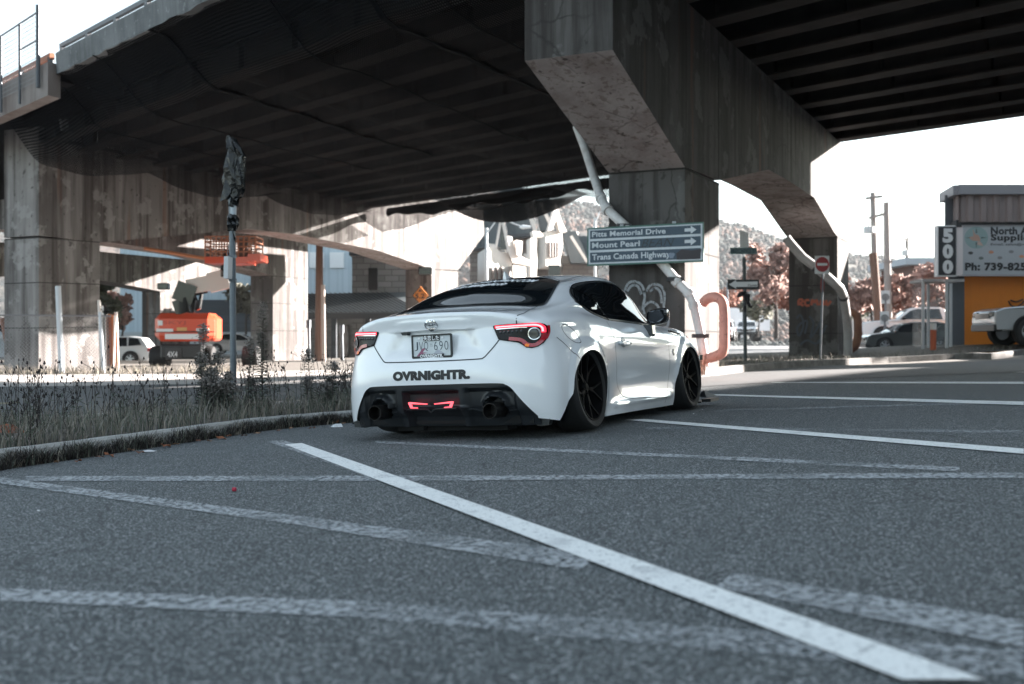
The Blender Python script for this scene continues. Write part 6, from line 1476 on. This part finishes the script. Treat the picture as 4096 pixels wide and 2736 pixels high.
# block added out of frame at right, outline shaped to shade the car park
wb_ = thing('shade_block', (44,0,0), 'unseen grey block added right of the car park to shade it', 'warehouse')
WB = [(30,-22),(80,-22),(90,70),(60,56),(57.5,53.5),(48.5,40.1),(44.2,33.4),(30,27)]
mb = MB(); mb.prism(WB, -1, 13, ax=2); mb.build('wall', mat('side_wall', (.34,.35,.36), .8, noise=[((1,1,.1),3,.45,.6,(.24,.24,.25),.7)]), wb_)
mb = MB(); mb.prism([(x+(.3 if x > 40 else -.3), y) for x, y in WB], 13.01, 13.3, ax=2); mb.build('roof', M_roof, wb_)
for y in range(-18, 30, 6): mb = MB(); mb.box(29.93, 29.99, y, y+3.4, .1, 3.4); mb.build('shutter', mat('shutter_white', (.6,.62,.64), .5), wb_)
keep_world(wb_)
rd = MB(); rd.prism([(29,33.8),(44,40.5),(44,44.5),(29,38.8)], 9.2, 14.8, ax=2); tag(rd.build('shade_slab', M_slab), 'unseen raised slab added at the right to shade the left road', 'shade slab')  # floating slab added out of view to keep sun off the left road
# grassy bank up to the shop
_n = [(x, y) for x, y in off_poly(irx, .21)][2:]
vs_ = []; NB = len(_n)
for i, (x, y) in enumerate(_n):
    for j in range(9):
        t = j/8; xx = x+(x+2-x)*t*.5; yy = y+(41-y)*t; k = sstep(8.5, 14, xx); z = zg(xx,yy)+.14+(.13*k+.02)*sstep(0,.30,t); vs_.append((xx, yy, z+.03*math.sin(xx*3+j)))
o = raw('grass_bank', vs_, [(i*9+j, (i+1)*9+j, (i+1)*9+j+1, i*9+j+1) for i in range(NB-1) for j in range(8)], mat('bank_earth', (.07,.06,.048), .95, noise=[(5,5,.4,.7,(.13,.11,.085),.8)], bump=(10,.8,.05)), smooth=True); o['kind'] = 'structure'
# ================================================================ HILLS
def hnoise(x, y, seed=0):
    return (math.sin(x*.011+seed)+math.sin(x*.023+y*.013+seed*2)*.55+math.sin(x*.051-y*.031+seed*3)*.25+math.sin(x*.12+y*.09+seed)*.10)
M_hill = mat('autumn_hillside', (.05,.048,.038), .95, noise=[((.02,.02,.02),6,.42,.62,(.09,.055,.042),.8),((.06,.06,.06),6,.47,.60,(.022,.027,.025),.85),((.15,.15,.15),5,.55,.68,(.13,.10,.09),.6)], bump=(.15,1,3))
vs_ = []; nx, ny = 150, 26; X0, X1, Y0, Y1 = -900, 1100, 330, 1300
def hillz(x, y):
    u = sstep(330, 760, y); xr = x*760/max(y, 300); prof = 94-.15*min(330, max(-40, xr-40)); prof *= 1+.035*hnoise(xr*1.5, 0, 1)
    return HC-3+prof*u*(1-.0*y)+3*hnoise(x*3, y*3, 4)*u
for i in range(nx+1):
    for j in range(ny+1):
        x = X0+(X1-X0)*i/nx; y = Y0+(Y1-Y0)*j/ny; vs_.append((x, y, hillz(x, y)))
o = raw('hills', vs_, [(i*(ny+1)+j, (i+1)*(ny+1)+j, (i+1)*(ny+1)+j+1, i*(ny+1)+j+1) for i in range(nx) for j in range(ny)], M_hill, smooth=True); o['kind'] = 'structure'
# woods on the hill: thousands of small crowns in one mass
rnd = random.Random(21); mats_w = [mat('wood_dark_green', (.016,.022,.021), .95), mat('wood_orange', (.085,.045,.032), .95), mat('wood_pale', (.075,.060,.052), .95), mat('wood_olive', (.030,.034,.027), .95)]
mb = MB(); ico = bmesh.new(); bmesh.ops.create_icosphere(ico, subdivisions=1, radius=1); iv = [v.co.copy() for v in ico.verts]; ifc = [tuple(v.index for v in f.verts) for f in ico.faces]; ico.free()
for k in range(14000):
    y = 335+rnd.random()**1.3*470; x = y*rnd.uniform(-.12, .56); z = hillz(x, y); zone = hnoise(x*2.4, y*3.1, 9)+rnd.uniform(-.7,.7)
    high = sstep(560, 720, y)
    mb.cur = 0 if (zone < -.5 or rnd.random() < high*.75) else 1 if zone < .45 else 2 if zone < 1.0 else 3
    r_ = rnd.uniform(.6, 1.4)*(1-.2*high)*(.7+y/900); h_ = r_*rnd.uniform(.8, 1.4)
    mb.add([(x+v.x*r_*rnd.uniform(.75,1.2), y+v.y*r_, z+h_*.6+v.z*h_*rnd.uniform(.8,1.15)) for v in iv], ifc)
o = mb.build('hillside_woods', mats_w, normals=False); o.data.polygons.foreach_set('use_smooth', [True]*len(o.data.polygons)); tag(o, 'autumn woods covering the far hillside', kind='stuff')
# ================================================================ TREES
def leafmat(nm, c): 
    m = mat(nm, c, .8, noise=[(1.2,3,.35,.65,tuple(min(1,q*1.7) for q in c),.7),(6,2,.4,.6,tuple(q*.5 for q in c),.5)]); b = m.node_tree.nodes['Principled BSDF']; b.inputs['Subsurface Weight'].default_value = 0; return m
L_or = leafmat('autumn_orange_leaves', (.24,.095,.060)); L_pk = leafmat('pale_rust_leaves', (.27,.155,.125)); L_gr = leafmat('olive_leaves', (.09,.09,.06)); L_gy = leafmat('thin_grey_green_leaves', (.15,.15,.12))
M_bark = mat('bark', (.06,.05,.045), .9, bump=(20,.6,.02))
def tree(loc, h_, cr, lm, label, group, n=2200, leaf=.22, bare=0, trunk_h=.35, seed=0):
    rn = random.Random(seed+100); r_ = thing('tree', loc, label, 'tree', group)
    mb = MB(); tips = []
    mb.tube([(0,0,-.3), (rn.uniform(-.1,.1),0,h_*.25), (rn.uniform(-.2,.2),rn.uniform(-.2,.2),h_*.6), (0,0,h_*.9)], [h_*.028,h_*.022,h_*.013,h_*.004], 8)
    for k in range(16):
        t = rn.uniform(trunk_h*.8, .85); a = rn.uniform(0, 6.28); L_ = cr*(1.1-.6*abs(t-.55)*1.4)*rn.uniform(.6,1.05); b = Vector((0,0,h_*t)); e = b+Vector((math.cos(a)*L_, math.sin(a)*L_, L_*rn.uniform(.3,.9)))
        m_ = b.lerp(e,.5)+Vector((0,0,-.1*L_)); mb.tube([b, m_, e], [h_*.010,h_*.006,h_*.002], 5); tips += [m_, e, b.lerp(e,.75), e+Vector((0,0,L_*.25))]
        for q in range(3): s_ = b.lerp(e, rn.uniform(.4,.9)); e2 = s_+Vector((rn.uniform(-1,1),rn.uniform(-1,1),rn.uniform(0,1)))*L_*.35; mb.tube([s_, e2], [h_*.004, h_*.001], 4); tips.append(e2)
    mb.build('trunk', M_bark, r_)
    vs_ = []; fs = []
    clumps = [(rn.choice(tips)+Vector((rn.gauss(0,.25),rn.gauss(0,.25),rn.gauss(0,.2)))*cr*.4, cr*rn.uniform(.12,.30)) for _ in range(46)]
    for k in range(n):
        c_, cr_ = rn.choice(clumps); d = Vector((rn.gauss(0,1),rn.gauss(0,1),rn.gauss(0,.8))); p = c_+d*cr_*.6
        if p.z < h_*trunk_h*.7: continue
        s_ = leaf*rn.uniform(.5,1.3); a = Vector((rn.gauss(0,1),rn.gauss(0,1),rn.gauss(0,1))).normalized(); b = a.orthogonal().normalized()
        m0 = len(vs_); vs_ += [p-a*s_, p+b*s_*.6, p+a*s_, p-b*s_*.6]; fs.append((m0,m0+1,m0+2,m0+3))
    raw('crown', vs_, fs, lm, r_); return r_
def tr(px, pb, Y, pt, crpx, lm, label, group, **k):
    b = W(px, pb, Y); top = W(px, pt, Y); tree(b, top.z-b.z, crpx/F*Y, lm, label, group, **k)
GA = 'autumn trees beyond the street'
tr(776,335,90,252,26,L_pk,'pale rust coloured tree left of the second pier column',GA,n=4200,leaf=.28,seed=1)
tr(795,335,98,268,24,L_or,'orange tree partly hidden by the second pier column',GA,n=3600,leaf=.28,seed=2)
tr(758,333,105,300,16,L_gr,'small dark olive tree beside the pale rust tree',GA,n=2000,leaf=.25,seed=3)
tr(728,331,135,296,20,L_or,'distant rusty tree above the box trailer',GA,n=2000,leaf=.3,seed=4)
tr(710,330,160,300,16,L_gr,'distant dark tree left of the street name sign post',GA,n=1800,leaf=.3,seed=5)
tr(858,330,80,280,18,L_pk,'pale pink brown tree right of the second pier column',GA,n=3000,leaf=.25,seed=6)
tr(872,330,90,284,16,L_or,'orange bushy tree behind the brown pole stub',GA,n=2600,leaf=.25,seed=7)
tr(893,330,78,288,18,L_or,'red orange tree behind the white pickup',GA,n=2800,leaf=.22,seed=8)
tr(912,326,72,276,16,L_pk,'pale yellowish tree left of the bus shelter',GA,n=2600,leaf=.22,seed=9)
tr(938,330,66,268,18,L_pk,'cream leaved tree seen through the bus shelter glass',GA,n=2800,leaf=.22,seed=10)
tr(848,330,120,292,20,L_gr,'dark green tree low behind the salmon trees',GA,n=2000,leaf=.3,seed=11)
tr(246,330,72,285,17,L_gy,'thin grey green tree between the lift and the far column','trees left of the stone building',n=1900,leaf=.16,seed=12,trunk_h=.2)
tr(262,330,75,290,14,L_gy,'sparse pale tree just left of the far column','trees left of the stone building',n=1500,leaf=.16,seed=13,trunk_h=.2)
tr(106,330,80,278,16,L_gr,'dark brown tree beyond the left pier','trees left of the stone building',n=2000,leaf=.25,seed=14,trunk_h=.2)
tr(122,335,84,296,13,L_pk,'rusty low tree beyond the left pier','trees left of the stone building',n=1800,leaf=.25,seed=15,trunk_h=.15)
tr(672,330,150,290,18,L_or,'distant autumn tree seen between the near pier and the salmon guard',GA,n=2000,leaf=.3,seed=16)
tr(605,330,120,280,16,L_or,'distant orange tree between the church and the near pier',GA,n=2200,leaf=.3,seed=17)
# ================================================================ WEEDS, GRASS, LEAVES
rw = random.Random(77)
M_dry = mat('dry_grass', (.27,.235,.19), .9, noise=[(3,2,.4,.6,(.15,.15,.12),.7)]); M_grn = mat('dull_green_weed', (.065,.085,.065), .8, noise=[(5,2,.4,.6,(.13,.14,.10),.6)]); M_stem = mat('dark_stem', (.035,.028,.026), .9); M_fluff = mat('grey_seed_fluff', (.24,.215,.2), .95)
def blade(mb, p, h_, w_, lean, az, seg=3):
    d = Vector((math.cos(az), math.sin(az), 0)); s_ = Vector((-d.y, d.x, 0)); vs_ = []
    for i in range(seg+1):
        t = i/seg; q = p+UZ*h_*t*(1-.25*lean*t)+d*h_*lean*t*t; ww = w_*(1-t)**.7+.0004; vs_ += [q-s_*ww, q+s_*ww]
    mb.add(vs_, [(2*i,2*i+1,2*i+3,2*i+2) for i in range(seg)])
def strip_pt(u, v):   # u along the kerb 0..1, v across (m behind the kerb edge)
    k = u*(len(klx)-1); i = min(int(k), len(klx)-2); f_ = k-i; a, b = klx[i], klx[i+1]; d = Vector((b[0]-a[0], b[1]-a[1])).normalized()
    x = a[0]+(b[0]-a[0])*f_-d.y*v; y = a[1]+(b[1]-a[1])*f_+d.x*v; return x, y
mb = MB()
for k in range(15000):
    u = rw.random(); v = .13+rw.random()*2.4; x, y = strip_pt(u, v); p = Vector((x, y, zg(x,y)+.10)); mb.cur = rw.choices((0,1,2),(4,3,2))[0]
    blade(mb, p, rw.uniform(.05,.24)*(1.5 if rw.random() < .08 else 1)*(.55+.6*abs(math.sin(u*21+v*2))), rw.uniform(.0016,.004), rw.uniform(.1,1.0), rw.uniform(0,6.28))
for k in range(11000):    # low growth at the kerb foot and leaning over it
    u = rw.random(); v = rw.uniform(-.12,.035); x, y = strip_pt(u, v); p = Vector((x, y, zg(x,y))); mb.cur = rw.choices((0,1,3),(1,1,5))[0]
    blade(mb, p, rw.uniform(.06,.17)*(1-.35*rw.random())*(.6+.5*abs(math.sin(u*33))), rw.uniform(.0018,.0045), rw.uniform(.2,1.2), rw.uniform(0,6.28), 2)
tag(mb.build('grass', [M_dry, M_grn, M_fluff, M_stem], normals=False), 'dry grass and low weeds along the kerb', kind='stuff')
mb = MB()
def leafq(mb, p, d, L_, w_):
    d = d.normalized(); s_ = d.cross(UZ); s_ = s_.normalized() if s_.length > .05 else Vector((1,0,0)); mb.add([p, p+d*L_*.45+s_*w_, p+d*L_-UZ*L_*.18, p+d*L_*.45-s_*w_], [(0,1,2,3)])
def knap(mb, p, h_, n_head=3):
    az = rw.uniform(0,6.28); top = p+Vector((rw.gauss(0,.09)*h_, rw.gauss(0,.09)*h_, h_)); mid = p.lerp(top,.5)+Vector((rw.gauss(0,.02),rw.gauss(0,.02),0)); mb.cur = 0; mb.tube([p, mid, top], [.0032,.0026,.0018], 4, caps=False)
    for q in range(n_head):
        s_ = p.lerp(top, rw.uniform(.55,.95)); e = s_+Vector((rw.gauss(0,.055),rw.gauss(0,.055),rw.uniform(.05,.15))); mb.cur = 0; mb.tube([s_, e], [.002,.0015], 3, caps=False)
        r_ = rw.uniform(.006,.010); mb.cur = 1; mb.lathe([(0,-r_*1.2),(r_,-r_*.4),(r_*.8,r_*.6),(r_*.35,r_*1.0),(r_*.9,r_*1.7)], 6, Matrix.Translation(e))
    for q in range(rw.randint(3,8)):
        s_ = p.lerp(mid, rw.uniform(.1,1.5)); mb.cur = 2; leafq(mb, s_, Vector((rw.gauss(0,1),rw.gauss(0,1),rw.uniform(-.1,.8))), rw.uniform(.03,.09), rw.uniform(.005,.011))
for k in range(380):
    u = rw.choice((rw.uniform(.03,.2), rw.uniform(.2,.62), rw.uniform(.62,.92), rw.uniform(0,1))); v = .25+rw.random()*2.0; x, y = strip_pt(u, v); knap(mb, Vector((x, y, zg(x,y)+.10)), rw.choice((rw.uniform(.14,.32),rw.uniform(.22,.50),rw.uniform(.3,.62))), rw.randint(1,5))
tag(mb.build('weeds', [M_stem, mat('seed_head', (.022,.018,.018), .9), M_grn], normals=False), 'dark seed head weeds standing along the strip', kind='stuff')
# tall leafy stalks, each a plant
def goldenrod(px, pb, pt, stems, label, seed, spread=.10):
    rn = random.Random(seed); b, _q = strip_base(px, pb); b.z += .10; top = HC+(342-pt)/F*b.y; h_ = top-b.z
    r_ = thing('tall_weed', b, label, 'weed', 'tall leafy weeds round the steel post'); st_, lv, fl = MB(), MB(), MB()
    for k in range(stems):
        hh = h_*(1 if k == 0 else rn.uniform(.45,.8)); p = Vector((rn.gauss(0,spread*.4) if k else 0, rn.gauss(0,spread*.4), 0)); t_ = p+Vector((rn.gauss(0,.03),rn.gauss(0,.03),hh)); st_.tube([p, p.lerp(t_,.5)+Vector((rn.gauss(0,.01),0,0)), t_], [.0055,.0045,.0025], 5)
        n_ = int(hh/.0075)
        for i in range(n_):
            f_ = i/n_; q = p.lerp(t_, f_); az = i*2.4+rn.uniform(-.3,.3); L_ = .115*(1-.45*f_)*rn.uniform(.7,1.1); leafq(lv, q, Vector((math.cos(az),math.sin(az),.55-.5*rn.random())), L_, .015)
        for i in range(190):
            f_ = rn.uniform(.80,1.0); q = p.lerp(t_, f_)+Vector((rn.gauss(0,.03*(1.25-f_)*3),rn.gauss(0,.02),rn.gauss(0,.01))); s_ = rn.uniform(.005,.011); a = Vector((rn.gauss(0,1),rn.gauss(0,1),rn.gauss(0,1))).normalized()*s_; c_ = a.orthogonal(); fl.add([q-a, q+c_, q+a, q-c_], [(0,1,2,3)])
    st_.build('stem', M_stem, r_); lv.build('foliage', M_grn, r_, normals=False); fl.build('flower_head', M_fluff, r_, normals=False)
goldenrod(212,1.0,352,9,'bushy weed clump with drooping head immediately left of the steel post',1,.16)
goldenrod(203,1.0,324,3,'arching weed with a feathery head leaning towards the orange lift',2,.06)
goldenrod(225,.9,372,7,'short dense weed at the foot of the steel post',3,.12)
goldenrod(262,1.2,302,2,'tallest weed with drooping leaves right of the steel post',4,.05)
goldenrod(254,1.0,338,2,'medium weed between the steel post and the tallest weed',5,.07)
goldenrod(312,1.3,350,3,'low weed clump halfway between the post and the white car',6,.12)
goldenrod(333,1.2,362,3,'low weed clump closest to the white car bumper',7,.12)
# fallen leaves and litter
M_leafs = [mat('fallen_leaf_rust', (.22,.075,.03), .8), mat('fallen_leaf_brown', (.12,.055,.035), .85), mat('fallen_leaf_tan', (.26,.15,.09), .85)]
def fallen(loc, s_, rz, m, label):
    mb = MB(); rn = random.Random(int(loc.x*1000)); ring = []
    for i in range(12): t = 2*math.pi*i/12; r_ = s_*(.55+.45*abs(math.cos(2.5*t)))*(1 if i else 1.3); ring.append((r_*math.cos(t), r_*math.sin(t)*.8, s_*(.18+.25*rn.random())*abs(math.sin(t*1.5))))
    mb.add([(0,0,s_*.12)]+ring, [(0,i+1,(i+1) % 12+1) for i in range(12)]); o = mb.build('fallen_leaf', m, normals=False); o.location = loc; o.rotation_euler = (rn.uniform(-.35,.35), rn.uniform(-.3,.3), rz); md_ = o.modifiers.new('s','SOLIDIFY'); md_.thickness = .0008
    tag(o, label, 'leaf', 'fallen leaves below the left kerb')
LV = [(250,1048,.030,0),(228,1052,.026,1),(380,1027,.040,0),(322,1042,.030,1),(405,1022,.022,2),(505,1008,.036,0),(525,1003,.028,0),(590,997,.024,2),(648,978,.030,1),(703,968,.046,0),(668,985,.022,2),(716,985,.026,1),(770,972,.034,0),(788,974,.022,2),(795,965,.026,1),(455,1014,.020,1),(300,1036,.024,2),(60,1066,.034,1),(30,1072,.030,1),(180,1062,.024,0),(130,1064,.02,2),(560,1002,.022,1),(480,1015,.020,2),(640,990,.018,0),(1380,860,.03,0)]
for k, (x, y, s_, mi) in enumerate(LV[:24]):
    p = dp(x, y, .012); d = sorted([(abs(x-a)+abs(y-b), a, b) for a, b, *_ in LV if (a, b) != (x, y)])[0]
    cw = ('rust orange','dark brown','pale tan')[mi]; sw = 'large' if s_ >= .034 else 'small' if s_ <= .022 else 'medium'
    where = 'far left' if x < 150 else 'left third' if x < 310 else 'below drooping weed' if x < 470 else 'below steel post' if x < 600 else 'right of steel post' if x < 690 else 'beside white car'
    order = sorted([q[0] for q in LV[:24] if q[3] == mi]); n_ = order.index(x)+1
    fallen(p, s_*1.35, rw.uniform(0,6), M_leafs[mi], f'{sw} {cw} leaf {where}, {n_}{"st" if n_==1 else "nd" if n_==2 else "rd" if n_==3 else "th"} of its colour from left')
M_lit_ = mat('white_litter', (.60,.60,.62), .6)
def litter(x, y, s_, m, name, label, cat, seed, h_=.4, dz=.0):
    rn = random.Random(seed); mb = MB(); n = 10; vs_ = [(0,0,s_*h_)]
    for ring, (r_, z) in enumerate(((.5,h_*.8),(1,.05))):
        for i in range(n): t = 2*math.pi*i/n; q = r_*s_*rn.uniform(.65,1.2); vs_.append((q*math.cos(t)*1.4, q*math.sin(t)*.7, s_*z*rn.uniform(.4,1.4)))
    fs = [(0,1+i,1+(i+1) % n) for i in range(n)]+[(1+i,1+n+i,1+n+(i+1) % n,1+(i+1) % n) for i in range(n)]; mb.add(vs_, fs); o = mb.build(name, m, normals=False); o.location = dp(x, y, .003+dz); return tag(o, label, cat)
litter(340,1036,.045,M_lit_,'paper_scrap','flat crumpled white paper scrap on the asphalt below the kerb','litter',1,.25)
litter(772,980,.05,M_lit_,'plastic_scrap','crumpled white plastic by the kerb just left of the car','litter',2,.6)
litter(16,1040,.10,mat('orange_cloth', (.40,.11,.05), .9, noise=[(20,4,.4,.7,(.2,.05,.03),.8)]),'orange_rag','dirty orange rag lying in the weeds at the far left','rag',3,.7,.15)
litter(44,1050,.07,mat('dirty_white_cloth', (.42,.36,.33), .9, noise=[(15,4,.4,.7,(.2,.15,.13),.7)]),'white_rag','soiled white rag beside the orange rag on the kerb','rag',4,.6,.13)
cp = MB(); cp.lathe([(0,.018),(.007,.018),(.010,.015),(.010,0)], 14, Matrix.Rotation(R(90),4,'Y')); cp = cp.build('bottle_cap', mat('red_cap_plastic', (.38,.02,.05), .35)); cp.location = dp(533,1128,.0125); tag(cp, 'small red plastic cap on the asphalt between the worn lines', 'cap')
for k, (x, y, s_) in enumerate(((88,1173,.006),(1229,1468,.0042),(1590,950,.008),(1610,940,.006))):
    litter(x, y, s_, M_lit_, 'pebble', ['tiny white pebble at the far left of the asphalt','tiny white pebble in the middle foreground of the asphalt','white crumb of litter near the front wheel','smaller white crumb by the front splitter'][k], 'pebble', 20+k, .8)
# grass on the right island and along the far fence
mb = MB()
for k in range(5200):
    i = rw.random()*(len(irx)-1); j = int(i); f_ = i-j; a, b = irx[j], irx[j+1]; d = Vector((b[0]-a[0], b[1]-a[1])).normalized(); v = .25+rw.random()**1.5*4; x = a[0]+(b[0]-a[0])*f_-d.y*v; y = a[1]+(b[1]-a[1])*f_+d.x*v
    mb.cur = rw.choices((0,1,2),(5,2,3))[0]; blade(mb, Vector((x,y,zg(x,y)+.13)), rw.uniform(.06,.24), rw.uniform(.004,.009), rw.uniform(.2,1), rw.uniform(0,6.28), 2)
for k in range(1500):
    p = W(rw.uniform(640,705), 366, rw.uniform(17.5,20.5)); z = zg(p.x,p.y)+.12; mb.cur = rw.choices((0,3),(1,2))[0]; blade(mb, Vector((p.x,p.y,z)), rw.uniform(.1,.5), rw.uniform(.003,.007), rw.uniform(.1,.7), rw.uniform(0,6.28), 3)
for k in range(2600):
    x = rw.uniform(-16,-8.5); y = rw.uniform(32.6,34.5); mb.cur = rw.choices((0,2),(2,1))[0]; blade(mb, Vector((x,y,zg(x,y)+.01)), rw.uniform(.1,.35), rw.uniform(.006,.012), rw.uniform(.1,.9), rw.uniform(0,6.28), 2)
tag(mb.build('grass', [M_dry, M_grn, M_fluff, mat('rusty_grass', (.33,.15,.10), .9)], normals=False), 'rough dry grass on the right island and by the fence', kind='stuff')

# ================================================================ HAZE
hz = MB(); hz.box(-1100, 1300, -120, 1700, -8, 135); hm = bpy.data.materials.new('haze'); hm.use_nodes = True; t_ = hm.node_tree; t_.nodes.clear()
pv = t_.nodes.new('ShaderNodeVolumePrincipled'); pv.inputs['Color'].default_value = (.85,.9,.95,1); pv.inputs['Density'].default_value = .00017; pv.inputs['Anisotropy'].default_value = 0
mo = t_.nodes.new('ShaderNodeOutputMaterial'); t_.links.new(pv.outputs[0], mo.inputs['Volume']); tag(hz.build('haze', hm), kind='stuff')
